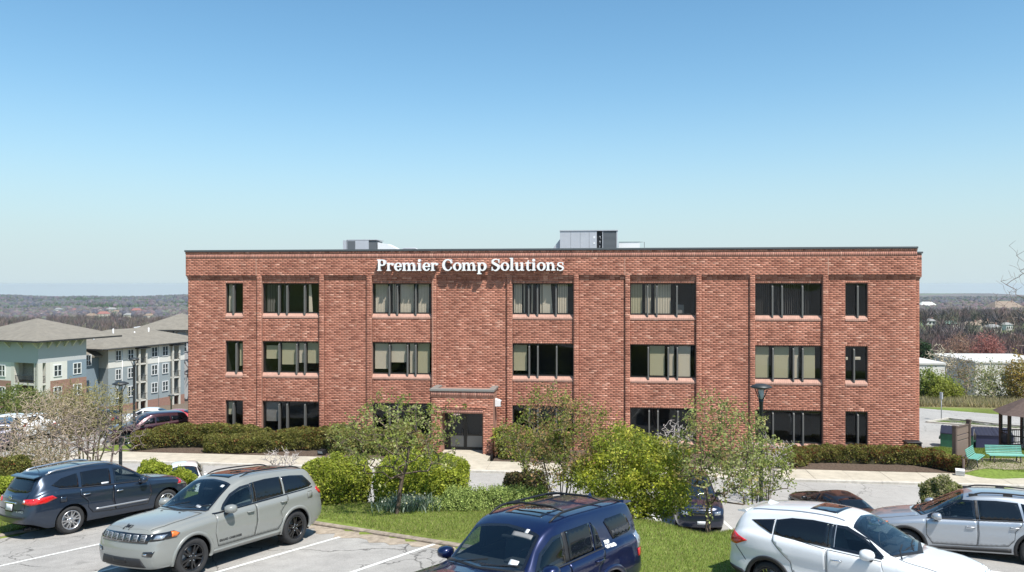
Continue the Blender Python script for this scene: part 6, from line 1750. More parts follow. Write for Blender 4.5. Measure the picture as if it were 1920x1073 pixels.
shell_bush('clipped_bush', 'clipped lime green bush directly behind the tail of the grey green suv', 'bush', [xy(622, 23.5), xy(643, 23.6)], 1.6, 1.22, 15000, .046, LIME + [(.24, .25, .06)], 42, power=2.6, group='clipped bushes on the bank', bump=.12, spikes=500)
shell_bush('lime_bush', 'small lime bush seen over the bonnet of the dark blue suv, left one', 'bush', [xy(285, 27.2)], 1.15, 1.2, 6500, .045, LIME, 43, zbase=pt(285, 872, 27.2).z - 1.1, power=2.2, bump=.12, spikes=120)
shell_bush('lime_bush', 'small lime bush in front of the white car roof, right one', 'bush', [xy(338, 26.8)], .95, 1.05, 5500, .045, LIME, 44, zbase=pt(338, 884, 26.8).z - 1.0, power=2.2, bump=.12, spikes=120)
shell_bush('dark_yew', 'dark rounded evergreen at the left edge behind the dark blue suv', 'bush', [xy(8, 25.6)], 1.5, 1.5, 9000, .045, DARK + [(.12, .13, .04)], 45, zbase=pt(8, 862, 25.6).z - 1.45, power=2.4, red=.16, bump=.12)
shell_bush('lime_bush', 'low lime bush under the dark evergreen at the left edge', 'bush', [xy(5, 23.4)], 1.0, .8, 5000, .045, LIME, 46, zbase=pt(5, 905, 23.4).z - .7, power=2.2, bump=.12)
shell_bush('juniper', 'low feathery juniper bank along the grass in front of the dome bush', 'bush', [xy(815, 22.0), xy(900, 22.1), xy(985, 22.2)], [.9, 1.25, 1.2], [.42, .70, .74], 26000, .032, [(.25, .31, .08), (.31, .38, .11), (.18, .24, .06)], 47, zbase=H(*xy(900, 22.2)) - .08, power=2.1, bump=.16, lm=M_needle, spikes=1500)
shell_bush('russet_shrub', 'small russet green shrub between the juniper and the budding tree', 'bush', [xy(985, 24.2)], 1.35, 1.0, 8000, .038, [(.20, .15, .07), (.15, .16, .05), (.24, .17, .09)], 48, zbase=pt(985, 884, 24.2).z - .95, power=2.2, bump=.16, spikes=250)
shell_bush('variegated_bush', 'rounded cream and green leaved bush above the bonnet of the silver blue crossover', 'bush', [xy(1768, 25.0)], 1.35, 1.3, 9000, .042, [(.34, .33, .16), (.26, .29, .09), (.42, .38, .24), (.18, .20, .06)], 49, zbase=pt(1768, 903, 25.0).z - 1.2, power=2.3, bump=.12, spikes=200)
shell_bush('lime_bush', 'yellow green bush seen through the side window of the silver blue crossover', 'bush', [xy(1830, 24.5)], 1.2, .9, 6000, .042, YEL, 50, zbase=pt(1830, 935, 24.5).z - .8, power=2.3, bump=.12)

# bulbs with silvery strap leaves
def straps(name, label, c, rx, ry, n, h, cols, seed, flower=None):
    rng = np.random.default_rng(seed); e = empty(name, (c[0], c[1], H(*c)), 0, label, 'plant')
    b = rng.normal(0, .5, (n, 2)) * [rx, ry]; d = rng.normal(0, .28, (n, 3)); d[:, 2] = 1; hh = h * (.6 + .6 * rng.random((n, 1)))
    s = rng.normal(0, 1, (n, 3)); s[:, 2] = 0; s /= np.linalg.norm(s, axis=1)[:, None]; w_ = .012
    p0 = np.c_[b, np.zeros(n)]; p1 = p0 + d * hh * .6; p2 = p1 + d * hh * .35 * [2.2, 2.2, .7]
    V = np.stack([p0 - s * w_, p0 + s * w_, p1 + s * w_, p1 - s * w_, p2 + s * .003, p2 - s * .003], 1).reshape(-1, 3); k = np.arange(n)[:, None] * 6
    F = np.concatenate([k + [0, 1, 2, 3], k + [3, 2, 4, 5]]); link('leaves', np_mesh('leaves', V, F, M_leaf, fcol=np.concatenate([pick_cols(cols, n, rng)] * 2)), e)
    if flower is not None:
        m = n // 7; Q = p2[:m] + [0, 0, .02]; V, F = quads(Q, .055, rng, stretch=1); tag(link('flowers', np_mesh('flowers', V, F, M_leaf, fcol=pick_cols(flower, m, rng, .1)), e), kind='stuff')
straps('daffodil_clump', 'clump of silvery green bulb leaves with pale flowers beside the sparse tree trunk', xy(768, 21.9), .75, .35, 800, .40, [(.24, .30, .22), (.32, .38, .30), (.16, .24, .12)], 51, [(.62, .60, .35), (.7, .7, .6)])

# hedges against the building (wall coordinates)
def wp(L_): return [tuple(W(u, v).xy) for (u, v) in L_]
shell_bush('yew_hedge', 'long flat topped clipped yew hedge below the leftmost windows', 'hedge', wp([(-1.4, -2.5), (-.2, -1.5), (2.2, -1.25), (4.6, -1.2), (5.35, -1.3)]), [1.15, 1.3, 1.25, 1.2, 1.1], [1.0, 1.22, 1.28, 1.22, 1.1], 30000, .07, DARK + [(.15, .14, .04)], 61, zbase=.10, power=4, red=.16, bump=.10, group='yew hedges in front of the building')
shell_bush('yew_hedge', 'curving clipped yew hedge swinging out to the pavement, second from the left', 'hedge', wp([(3.2, -2.6), (4.6, -2.55), (6.2, -2.2), (7.4, -1.4), (9.2, -1.15), (10.6, -1.15)]), [1.25, 1.3, 1.25, 1.2, 1.2, 1.2], [.9, .92, 1.0, 1.15, 1.2, 1.2], 30000, .07, DARK + [(.15, .14, .04)], 62, zbase=.10, power=3.6, red=.16, bump=.10, group='yew hedges in front of the building')
shell_bush('yew_hedge', 'low clipped yew hedge tight under the wall at the right end', 'hedge', wp([(36.6, -1.25), (39, -1.15), (41.6, -1.2)]), 1.0, [.80, .82, .85], 15000, .06, DARK + [(.16, .10, .04)], 63, zbase=.12, power=3.4, red=.25, bump=.12, group='yew hedges in front of the building')
shell_bush('yew_hedge', 'short russet yew hedge curving forward beside the bare shrub', 'hedge', wp([(33.4, -2.55), (35.2, -2.5), (36.0, -2.1), (35.6, -1.3)]), 1.0, [.75, .82, .85, .9], 12000, .06, DARK + [(.18, .09, .035)], 64, zbase=.10, power=3, red=.35, bump=.12, group='yew hedges in front of the building')
shell_bush('yew_hedge', 'russet ended yew hedge slanting down to the pavement by the lawn', 'hedge', wp([(41.9, -1.3), (42.8, -2.0), (43.3, -2.75)]), [.95, .95, .9], [.85, .80, .75], 11000, .06, DARK + [(.22, .09, .035)], 65, zbase=.15, power=2.8, red=.6, bump=.14, group='yew hedges in front of the building')
MIXG = [(.26, .29, .07), (.33, .33, .10), (.19, .22, .06), (.38, .32, .14)]
for i, (px, wd_, hh_, lb, cl) in enumerate(((665, 1.9, 1.5, 'rounded mixed green shrub at the end of the curving yew hedge', MIXG), (712, 1.7, 1.3, 'rounded loose green shrub in the middle of the bed left of the porch', MIXG), (765, 1.8, 1.6, 'rounded olive shrub close to the left cheek of the porch', MIXG), (800, 1.3, 1.2, 'narrow reddish shrub touching the left corner of the porch', BUD), (972, 2.1, 1.7, 'yellow green shrub just right of the brick porch', YEL[:2] + MIXG), (1035, 1.9, 1.4, 'green shrub second from the porch on its right side', MIXG))):
    u = U(px); p = W(u, -1.9)
    shell_bush('bed_shrub', lb, 'shrub', [(p.x, p.y)], wd_, hh_, 8000, .065, cl, 70 + i, zbase=.1, power=2.2, bump=.2, spikes=260, group='shrubs in the bed by the porch')

# ---------------------------------------------------------------- grass
def blades(name, xs, ys, h, wdt, cols, rng):
    n = len(xs); z = height(xs, ys); s = rng.normal(size=(n, 2)); s /= np.linalg.norm(s, axis=1)[:, None]; p = np.c_[xs, ys, z - .01]
    hh = h * (.5 + rng.random((n, 1))); d = np.c_[rng.normal(0, .35, (n, 2)), np.ones(n)] * hh; S3 = np.c_[s, np.zeros(n)] * wdt
    V = np.stack([p - S3, p + S3, p + d], 1).reshape(-1, 3)
    tag(link(name, np_mesh(name, V, np.arange(3 * n).reshape(n, 3), M_leaf, fcol=pick_cols(cols, n, rng, .2))), kind='stuff', label=None, cat='grass')
rg = np.random.default_rng(77)
X = rg.uniform(-16, 9, 520000); Y = rg.uniform(12.5, 27.5, 520000)
d, ins = poly_dist(X, Y, UPPER); k = (~ins) & (d > .12 + .25 * (vnoise(X, Y, .7, 9))) & (np.abs(X / Y) < .68) & (d < 9) & (Y < 24.5 + .0 * X)
k &= rg.random(len(X)) < .75
blades('bank_grass', X[k], Y[k], .060, .007, [(.22, .28, .05), (.17, .23, .04), (.28, .32, .08), (.38, .34, .15)], rg)
bpy.data.objects['bank_grass']['label'] = 'short mown grass on the bank below the parking lot'
X = rg.uniform(21, 36, 150000); Y = rg.uniform(38, 50, 150000)
d5_, i5_ = poly_dist(X, Y, BLD); d6_, i6_ = poly_dist(X, Y, SIDE); bedp = wpoly([(19.4, -3.3), (WL + .9, -3.3), (WL + .9, .2), (19.4, .2)]); d7_, i7_ = poly_dist(X, Y, bedp)
vloc = (X - WO.x) * ND.x + (Y - WO.y) * ND.y
k = ~i5_ & ~i6_ & ~i7_ & (vloc > -3.2)
blades('lawn_grass', X[k], Y[k], .075, .012, [(.20, .27, .05), (.16, .22, .04), (.26, .30, .07)], rg)
bpy.data.objects['lawn_grass']['label'] = 'short green lawn round the benches at the right end'
# ================================================================ air, hills, far buildings, street furniture, far cars
BK = np.random.default_rng(99)
# ---------------------------------------------------------------- apartment blocks down the slope on the left
M_wht = mat('white_siding', (.66, .65, .60), rough=.8, noise=(.6, .05)); M_gsid = mat('grey_green_siding', (.27, .31, .325), rough=.8, noise=(.6, .05)); M_bsid = mat('blue_grey_siding', (.20, .26, .31), rough=.8)
M_pale = mat('pale_grey_board', (.47, .48, .49), rough=.8); M_abr = mat('brown_brick_base', (.30, .17, .13), rough=.9, noise=(3, .15)); M_shing = mat('taupe_shingles', (.205, .185, .152), rough=.95, noise=(1.2, .18))
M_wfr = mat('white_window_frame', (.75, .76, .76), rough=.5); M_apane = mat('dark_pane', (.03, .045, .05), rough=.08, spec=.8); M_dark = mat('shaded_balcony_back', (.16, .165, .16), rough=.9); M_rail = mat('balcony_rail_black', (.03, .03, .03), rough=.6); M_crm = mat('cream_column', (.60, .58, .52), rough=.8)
AD = math.atan2(.93, .37); d1 = Vector((.37, .93)).normalized(); d2 = Vector((d1.y, -d1.x))
def Lp(px, C0): t = (px - 960) / FPX; return (t * C0[1] - C0[0]) / (d1.x - d1.y * t)
def Mp(px, C0): t = (px - 960) / FPX; return (C0[0] - t * C0[1]) / (d2.x - t * d2.y)
def apt_window(b, a0, a1, z0, z1, face='s', parent=None, mull=True):
    fr = MB(); pn = MB(); t = .10
    def bx_(mb, p, q, r_, s_, o0, o1):
        if face == 's': mb.box(p, q, -o1, -o0, r_, s_)
        else: mb.box(-o1, -o0, p, q, r_, s_)
    for (p, q, r_, s_) in ((a0, a0 + t, z0, z1), (a1 - t, a1, z0, z1), (a0 + t, a1 - t, z0, z0 + t), (a0 + t, a1 - t, z1 - t, z1)): bx_(fr, p, q, r_, s_, .0, .10)
    if mull: bx_(fr, (a0 + a1) / 2 - .05, (a0 + a1) / 2 + .05, z0 + t, z1 - t, 0, .09)
    bx_(fr, a0 + t, a1 - t, (z0 + z1) / 2 - .03, (z0 + z1) / 2 + .03, 0, .08)
    bx_(pn, a0 + t, a1 - t, z0 + t, z1 - t, .01, .03)
    f = fr.build('window', M_wfr, b); pn.build('pane', M_apane, f)
def hip(b, x0, x1, y0, y1, ze, zr, ov=.9, m=None, rx0=None, rx1=None):
    x0 -= ov; x1 += ov; y0 -= ov; y1 += ov; ym = (y0 + y1) / 2; r = (y1 - y0) / 2
    a, c = (x0 + r if rx0 is None else rx0), (x1 - r if rx1 is None else rx1)
    if a > c: a = c = (x0 + x1) / 2
    mb = MB(); vs = [(x0, y0, ze), (x1, y0, ze), (x1, y1, ze), (x0, y1, ze), (a, ym, zr), (c, ym, zr)]
    mb.add(vs, [(0, 1, 5, 4), (1, 2, 5), (2, 3, 4, 5), (3, 0, 4)]); mb.box(x0, x1, y0, y1, ze - .22, ze - .01, 1)
    return mb.build('roof', [M_shing, M_rail], b)
def bracket(b, a, z, face='s'):
    mb = MB(); pr = [(0, z), (-.75, z), (-.75, z - .10), (-.12, z - .75), (0, z - .85)]
    if face == 's': mb.prism(pr, a - .08, a + .08, 'x')
    else: mb.prism(pr, a - .08, a + .08, 'y')
    mb.build('eave_bracket', M_crm, b)
def railing(b, a0, a1, z, off=0.0, face='s'):
    mb = MB(); n = max(2, int((a1 - a0) / .18))
    def bb(p, q, r_, s_): (mb.box(p, q, off - .05, off - .01, r_, s_) if face == 's' else mb.box(off - .05, off - .01, p, q, r_, s_))
    bb(a0, a1, z + .95, z + 1.02); bb(a0, a1, z + .08, z + .13)
    for i in range(n + 1): x = a0 + (a1 - a0) * i / n; bb(x - .012, x + .012, z + .13, z + .95)
    mb.build('railing', M_rail, b)
# nearest block
C0 = (-62.6, 105.0); zb, ze = -11.5, 2.3
b = empty('apartment_block', (C0[0], C0[1], 0), AD, 'corner apartment block with hip roof and corner balconies at the left edge', 'building', 'apartment blocks')
FL = [-9.4, -6.45, -3.5, -.55]                 # floor levels
bal0, bal1 = Mp(62, C0), Mp(26, C0)            # balcony opening on the frontal face
sb0_, sb1_ = Lp(77, C0), Lp(90, C0)
mb = MB(); LEN = Lp(162, C0); DEPb = 15
mb.box(.0, LEN, 0, DEPb, FL[3] - .2, ze, 0)                                       # frieze
wallz = [(zb, FL[2] + .25, 2), (FL[2] + .25, FL[3] - .2, 1)]
for (a, c, mi) in wallz:
    mb.box(sb1_ + .2, Lp(126, C0), 0, DEPb, a, c, mi); mb.box(Lp(126, C0), LEN, -.02, DEPb, a, c, 3 if mi == 1 else 2)
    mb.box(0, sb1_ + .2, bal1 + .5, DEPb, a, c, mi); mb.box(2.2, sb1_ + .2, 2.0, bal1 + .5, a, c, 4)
mb.build('wall', [M_pale, M_wht, M_abr, M_bsid, M_dark], b)
for (x, y) in ((.3, .3), (.3, bal1 + .2), (sb1_ - .0, .3), (.3, bal0 - .5)):
    mb = MB(); mb.box(x - .32, x + .32, y - .32, y + .32, zb, FL[3] - .2); mb.build('column', M_crm, b)
for z in FL[:3]:
    mb = MB(); mb.box(.02, sb1_ - .1, .02, bal1 + .3, z - .22, z); mb.build('balcony_floor', M_crm, b)
    railing(b, bal0, bal1, z, .1, 'w'); railing(b, .6, sb1_ - .4, z, .1, 's')
    apt_window(b, 1.4 + .0, 2.4, z + .9, z + 2.3, 'w') if False else None
    mb = MB(); mb.box(2.12, 2.18, bal0 + .3, bal0 + 1.4, z + .9, z + 2.3); mb.build('balcony_window', M_apane, b)
    mb = MB(); mb.box(2.12, 2.18, bal1 - 1.4, bal1 - .6, z, z + 2.2); mb.build('balcony_door', M_rail, b)
for i, z in enumerate(FL[:3]):
    apt_window(b, Lp(100, C0), Lp(115.5, C0), z + .75, z + 2.35); apt_window(b, Lp(136.5, C0), Lp(152, C0), z + .75, z + 2.35)
    apt_window(b, Mp(10.5, C0), Mp(-1, C0), z + .75, z + 2.35, 'w')
for px in (90, 106, 121, 136, 150): bracket(b, Lp(px, C0), ze - .25)
for px in (18, 42): bracket(b, Mp(px, C0), ze - .25, 'w')
bracket(b, .1, ze - .25); bracket(b, .1, ze - .25, 'w')
hip(b, 0, LEN + 4, 0, DEPb, ze, 4.9, 1.1)
# link and middle block
C1 = (-62.6, 123.5); ze1 = -.2
b = empty('apartment_block', (C1[0], C1[1], 0), AD, 'long apartment block with white top floor over grey green floors, next to the brick building', 'building', 'apartment blocks')
F1 = [-10.6, -8.9, -5.95, -3.0]
L0, L1 = Lp(203, C1), Lp(333, C1)
seg = [(203, 256, 0), (256, 272, 1), (272, 320, 0), (320, 334, 1), (334, 346, 2)]
mb = MB()
for (pa, pb, kind) in seg:
    a, c = Lp(pa, C1), Lp(pb, C1)
    if kind != 1:
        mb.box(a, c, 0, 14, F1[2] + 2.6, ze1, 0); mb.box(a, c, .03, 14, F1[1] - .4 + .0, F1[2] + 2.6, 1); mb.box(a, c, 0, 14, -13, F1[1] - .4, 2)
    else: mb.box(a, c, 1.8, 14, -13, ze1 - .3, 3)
mb.box(L0 - 5.0, L0, 2.0, 14, -13, ze1 - 1.0, 4)
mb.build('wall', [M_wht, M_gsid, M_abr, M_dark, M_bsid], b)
for k, z in enumerate((-9.0, -6.05, -3.1)):
    for (pa, pb) in ((216, 227), (239, 250.5), (283.5, 295), (304, 315)): apt_window(b, Lp(pa, C1), Lp(pb, C1), z + .75, z + 2.45)
    for (pa, pb) in ((256, 272), (320, 334)):
        a, c = Lp(pa, C1), Lp(pb, C1); mb = MB(); mb.box(a, c, -.5, 1.8, z - .2, z); mb.build('balcony_floor', M_crm, b); railing(b, a, c, z, -.45)
    for px in (258, 271, 321, 333):
        if k == 0: mb = MB(); x = Lp(px, C1); mb.box(x - .14, x + .14, -.5, -.22, -12, ze1 - .4); mb.build('column', M_crm, b)
apt_window(b, L0 - 4.2, L0 - 3.1, -2.6, -.9) ; 
for (pa, pb) in ((256, 272), (320, 336)): a, c = Lp(pa, C1), Lp(pb, C1); mb = MB(); mb.box(a - .3, c + .3, -.9, 1.0, ze1 - .5, ze1 - .32); mb.build('balcony_canopy', M_rail, b)
hip(b, L0 - 1, L1 + 6, 0, 14, ze1, 2.2, .8)
mb = MB(); mb.add([(L0 - 5.6, 1.2, ze1 - 1.1), (L0, 1.2, ze1 - 1.1), (L0, 9, 2.3), (L0 - 5.6, 9, 2.3)], [(0, 1, 2, 3)]); mb.box(L0 - 5.6, L0 - .01, 1.15, 1.4, ze1 - 1.35, ze1 - 1.12); mb.build('porch_roof', M_shing, b)
for (x, z_) in ((1.5, 1.4), (5.2, 1.9), (9.5, 1.2), (12.5, 1.7)):
    mb = MB(); mb.tube([(x, 5.0, z_ - 1.2), (x, 5.0, z_ + .55)], .11, 8); mb.build('roof_vent', M_wfr, b)
mb = MB(); mb.tube([(L0 - 1.6, -.95, ze1 - .12), (L1 + 6.6, -.95, ze1 - .12)], .09, 6); mb.build('gutter', M_rail, b)
for px in (229, 297): mb = MB(); mb.tube([(Lp(px, C1), -.06, ze1 - .2), (Lp(px, C1), -.06, -11)], .05, 5); mb.build('downpipe', M_wfr, b)
# rear wing
b = empty('apartment_block', (-70.3, 150, 0), 0, 'rear apartment wing with higher hip roof rising beside the brick building', 'building', 'apartment blocks')
mb = MB(); mb.box(0, 10, 0, 18, -13, 1.2); mb.build('wall', M_pale, b)
for x in (1, 3, 5, 7, 9): bracket(b, x, .95)
for x in (7.6,): apt_window(b, x, x + 1.4, -3, -1.2)
hip(b, 0, 10, 0, 14, 1.2, 4.0, 1.2)
mb = MB(); mb.tube([(6.4, -.1, .9), (6.4, -.1, -6)], .09, 6); mb.build('downpipe', M_rail, b)
b = empty('flat_roof_building', (-78, 190, 0), 0, 'long low white flat roofed building peeping over the apartment roofs', 'building')
mb = MB(); mb.box(-12, 14, 0, 12, -12, -.8); mb.build('wall', M_wht, b); mb = MB(); mb.box(-12.3, 14.3, -.3, 12.3, -.8, -.5); mb.build('roof', M_wfr, b)

# ---------------------------------------------------------------- flat white buildings on the right
for (lb, pa, pb, Y, yt, dep, ww_) in (('plain white flat roofed shed touching the brick wall edge', 1716, 1770, 112, 683.5, 9, -9), ('long pale flat roofed warehouse among the bare trees at right', 1829, 1990, 121, 681, 14, -12)):
    A = pt(pa, yt, Y); B_ = pt(pb, yt, Y)
    b = empty('flat_roof_building', (A.x, Y, 0), R(-3), lb, 'building'); L_ = B_.x - A.x; zt = A.z
    mb = MB(); mb.box(0, L_, 0, dep, -16, zt); mb.build('wall', M_wht, b); mb = MB(); mb.box(-.15, L_ + .15, -.15, dep + .15, zt, zt + .25); mb.build('roof', mat('white_roof', (.62, .61, .58), noise=(.5, .12)), b)
    if L_ > 6:
        for k in range(5): mb = MB(); mb.box(1.5 + k * 2.3, 2.7 + k * 2.3, -.06, -.0, zt - 2.6, zt - 1.6); mb.build('window', M_apane, b)

# ---------------------------------------------------------------- far houses
def house(lb, px, py, Y, w_, h_, wall_, roof_, rz=0.0, wins=True, grp=None):
    p = pt(px, py, Y); zg = max(H(p.x, p.y), p.z - h_); b = empty('house', (p.x, p.y, zg), rz, lb, 'house', grp)
    mb = MB(); d = w_ * .7; mb.box(-w_ / 2, w_ / 2, 0, d, -2, h_); mb.prism([(-w_ / 2, h_), (w_ / 2, h_), (0, h_ + w_ * .28)], .05, d - .05, 'y') if False else None; mb.build('wall', wall_, b)
    mb = MB(); o = .5; rh = d * .32; vs = [(-w_ / 2 - o, -o, h_), (w_ / 2 + o, -o, h_), (w_ / 2 + o, d + o, h_), (-w_ / 2 - o, d + o, h_), (-w_ / 2 + d * .3, d / 2, h_ + rh), (w_ / 2 - d * .3, d / 2, h_ + rh)]
    mb.add(vs, [(0, 1, 5, 4), (1, 2, 5), (2, 3, 4, 5), (3, 0, 4), (3, 2, 1, 0)]); mb.build('roof', roof_, b)
    if wins:
        for k in range(3):
            for z in (1.0, 3.8)[:1 if h_ < 4 else 2]: mb = MB(); x = -w_ * .33 + k * w_ * .33; mb.box(x - .6, x + .6, -.08, -.0, z, z + 1.4); mb.build('window', M_apane, b)
    mb = MB(); mb.box(w_ * .2, w_ * .2 + .8, d * .4, d * .4 + .8, h_, h_ + rh + 1.0); mb.build('chimney', M_abr, b)
M_h1 = mat('cream_house_wall', (.62, .57, .46)); M_h2 = mat('tan_house_wall', (.42, .36, .27)); M_r1 = mat('brown_house_roof', (.24, .18, .13)); M_r2 = mat('grey_house_roof', (.26, .26, .25)); M_r3 = mat('red_house_roof', (.26, .11, .09)); M_r4 = mat('green_house_roof', (.16, .25, .21))
house('brown roofed villa standing highest in the clearing at right', 1824, 610, 470, 9, 3.4, M_h2, M_r1, -.2)
house('cream villa with grey roof left of the brown roofed villa', 1803, 619, 450, 7, 2.6, M_h1, M_r2, .1)
house('long cream house with flat brown roof right of the brown villa', 1850, 606, 520, 9, 2.8, M_h1, M_r1, .05)
house('grey roofed bungalow beside the dark round tree', 1762, 622, 430, 6.5, 2.4, M_h2, M_r2, .3)
house('small white house with green roof between trees', 1785, 609, 520, 8, 2.6, M_h1, M_r4, 0)
house('white house nearest the brick wall in the clearing', 1744, 608, 540, 7, 2.8, M_wht, M_r2, -.2)
house('white cottage by itself at the right edge of the clearing', 1893, 612, 500, 7, 3.5, M_wht, M_r2, .5)
house('cream house second from the right edge of the clearing', 1868, 614, 480, 8, 3, M_h1, M_r2, .2)
house('wide white building with low roof alone on the far right hillside', 1743, 573, 1400, 28, 6, M_wht, M_wht, 0, False)
house('long white institution on the far ridge at the right edge', 1895, 578, 1100, 42, 4, M_h2, M_r1, 0, False)
HN = ['palest', 'widest', 'highest', 'lowest', 'leftmost', 'rightmost']
ORD = 'leftmost second third fourth fifth sixth seventh eighth ninth tenth eleventh twelfth thirteenth rightmost'.split()
HX = sorted(108 + 185 * ((k * .618) % 1) for k in range(14))
for k in range(14):
    px = HX[k]; py = 580 + 14 * ((k * .377) % 1); Y = 1500 - 26 * (py - 580)
    house(f'{ORD[k]} of the small houses on the far left hillside, ' + ('grey roof', 'brown roof', 'grey roof', 'red roof')[k % 4], px, py, Y, 12 + 6 * ((k * .71) % 1), 5, (M_wht, M_h1, M_h2)[k % 3], (M_r2, M_r1, M_r2, M_r3)[k % 4], (k % 5) * .3, False, 'houses on the far left hillside')

# ---------------------------------------------------------------- woods in the valley: nobody could count them
def wedge(n, y0, y1, t0, t1, pw=1.0):
    Y = (y0 ** 2 + (y1 ** 2 - y0 ** 2) * BK.random(n) ** pw) ** .5; return (t0 + (t1 - t0) * BK.random(n)) * Y, Y
WC = .50 * np.array([[.92, 1.02, 1.12]]) * np.array([(.30, .21, .17), (.26, .20, .175), (.33, .24, .17), (.24, .19, .18), (.36, .22, .19), (.28, .25, .16)])
def shard_wood(n, y0, y1, t0, t1, nsh, hh, name, cols, lbl, excl=None, sz=1.0):
    x, y = wedge(n, y0, y1, t0, t1)
    if excl is not None: k = ~excl(x, y); x, y = x[k], y[k]
    n = len(x); z = height(x, y); h = hh * (.6 + .7 * BK.random(n)); cc = cols[BK.integers(0, len(cols), n)] * (1 + BK.normal(0, .12, (n, 1)))
    i = np.repeat(np.arange(n), nsh); m = len(i); u = BK.normal(size=(m, 3)); u /= np.linalg.norm(u, axis=1)[:, None]; rr = BK.random((m, 1)) ** .4
    c = np.stack([x[i], y[i], z[i] + h[i] * .62], 1) + u * rr * np.stack([h[i] * .36, h[i] * .36, h[i] * .42], 1)
    up = u * np.array([.8, .8, .4]) + np.array([0, 0, .9]) + BK.normal(0, .25, (m, 3)); up /= np.linalg.norm(up, axis=1)[:, None]
    s = np.cross(up, BK.normal(size=(m, 3))); s /= np.linalg.norm(s, axis=1)[:, None]
    l = (h[i] * .13 * sz)[:, None] * (.6 + .8 * BK.random((m, 1))); V = np.stack([c - up * l - s * l * .10, c - up * l + s * l * .10, c + up * l * 1.1], 1).reshape(-1, 3)
    # trunks
    tv = np.stack([np.stack([x - .12, y, z], 1), np.stack([x + .12, y, z], 1), np.stack([x, y, z + h * .8], 1)], 1).reshape(-1, 3)
    V = np.r_[V, tv]; F = np.arange(len(V)).reshape(-1, 3); fc = np.r_[np.clip(cc[i] * (1 + BK.normal(0, .15, (m, 1))), .01, .9), cc * .7]
    tag(link(name, np_mesh(name, V, F, M_wood, fcol=fc)), lbl, 'woods', None, 'stuff')
M_wood = mat('bare_twig_mass', (.2, .15, .12), rough=1, spec=.05, attr=True)
clear = lambda x, y: ((y > 425) & (y < 600) & (x / y > .50) & (vnoise(x, y, 40, 12) > .30))
shard_wood(900, 150, 520, -.70, -.395, 150, 11, 'valley_woods', WC, 'bare brown woods filling the valley behind the apartments')
shard_wood(800, 180, 345, .50, .70, 190, 7.5, 'valley_woods', WC * [1.1, .92, .9], 'bare purplish woods in the valley beyond the road', clear)
def blob_wood(n, y0, y1, t0, t1, hh, name, cols, lbl, conif=.06, excl=None, pw=1.0):
    x, y = wedge(n, y0, y1, t0, t1, pw)
    if excl is not None: k = ~excl(x, y); x, y = x[k], y[k]
    n = len(x); z = height(x, y); con = BK.random(n) < conif * (1 + 5 * (vnoise(x, y, 160, 14) > .62)); h = hh * (.6 + .8 * BK.random(n)); w_ = h * np.where(con, .28, .50) * (.7 + .6 * BK.random(n))
    cc = cols[BK.integers(0, len(cols), n)] * (1 + BK.normal(0, .13, (n, 1))); cc[con] = np.array([.05, .075, .04]) * (1 + BK.normal(0, .2, (con.sum(), 1)))
    K = 6; a = np.linspace(0, 2 * math.pi, K, endpoint=False)[None] + BK.random((n, 1)) * 6; jr = .75 + .5 * BK.random((n, K))
    ring = lambda rr, zz, j: np.stack([x[:, None] + np.cos(a + j) * w_[:, None] * rr * jr, y[:, None] + np.sin(a + j) * w_[:, None] * rr * jr, z[:, None] + h[:, None] * zz * (.9 + .2 * BK.random((n, K)))], -1)
    r0 = ring(.7, .12, 0); r1 = ring(1., .5, .5) ; top = np.stack([x, y, z + h], 1)[:, None]
    r1 = np.where(con[:, None, None], ring(.75, .4, .5), r1); r2 = np.where(con[:, None, None], ring(.3, .75, 0), ring(.62, .85, 0))
    V = np.concatenate([r0, r1, r2, top], 1); P_ = V.shape[1]; f = []
    for k in range(K):
        q = (k + 1) % K; f += [(k, q, K + k), (q, K + q, K + k), (K + k, K + q, 2 * K + q), (K + k, 2 * K + q, 2 * K + k), (2 * K + k, 2 * K + q, 3 * K)]
    f = np.array(f); F = (f[None] + (np.arange(n) * P_)[:, None, None]).reshape(-1, 3); fc = np.repeat(cc, len(f), 0) * (1 + BK.normal(0, .12, (len(F), 1)))
    tag(link(name, np_mesh(name, V.reshape(-1, 3), F, M_wood, fcol=np.clip(fc, .01, .9)), None), lbl, 'woods', None, 'stuff')
hs = lambda x, y: clear(x, y)
shard_wood(1700, 520, 1050, -.70, -.40, 70, 9, 'valley_woods', WC, 'bare woods climbing the far side of the valley at left', None, 1.5)
blob_wood(8500, 1000, 1700, -.72, -.38, 9, 'hillside_woods', WC * [.78, .88, 1.0], 'bare woods on the far left hillside', .04, lambda x, y: (y > 900) & (y < 1560) & (x / y > -.585) & (x / y < -.44) & (vnoise(x, y, 60, 12) > .38))
blob_wood(13000, 1700, 3900, -.72, -.38, 12, 'hillside_woods', WC * [.66, .80, .95], 'woods with dark evergreens along the far left ridge', .22)
shard_wood(1100, 345, 950, .50, .70, 90, 9, 'valley_woods', WC, 'bare woods round the clearing with houses at right', clear, 1.4)
blob_wood(5000, 900, 1500, .49, .70, 9, 'hillside_woods', WC * [.82, .86, .95], 'bare woods on the far right hillside', .07, hs)
blob_wood(8000, 1500, 3700, .49, .70, 11, 'hillside_woods', WC * [.68, .80, .92], 'woods along the far right ridge', .12)

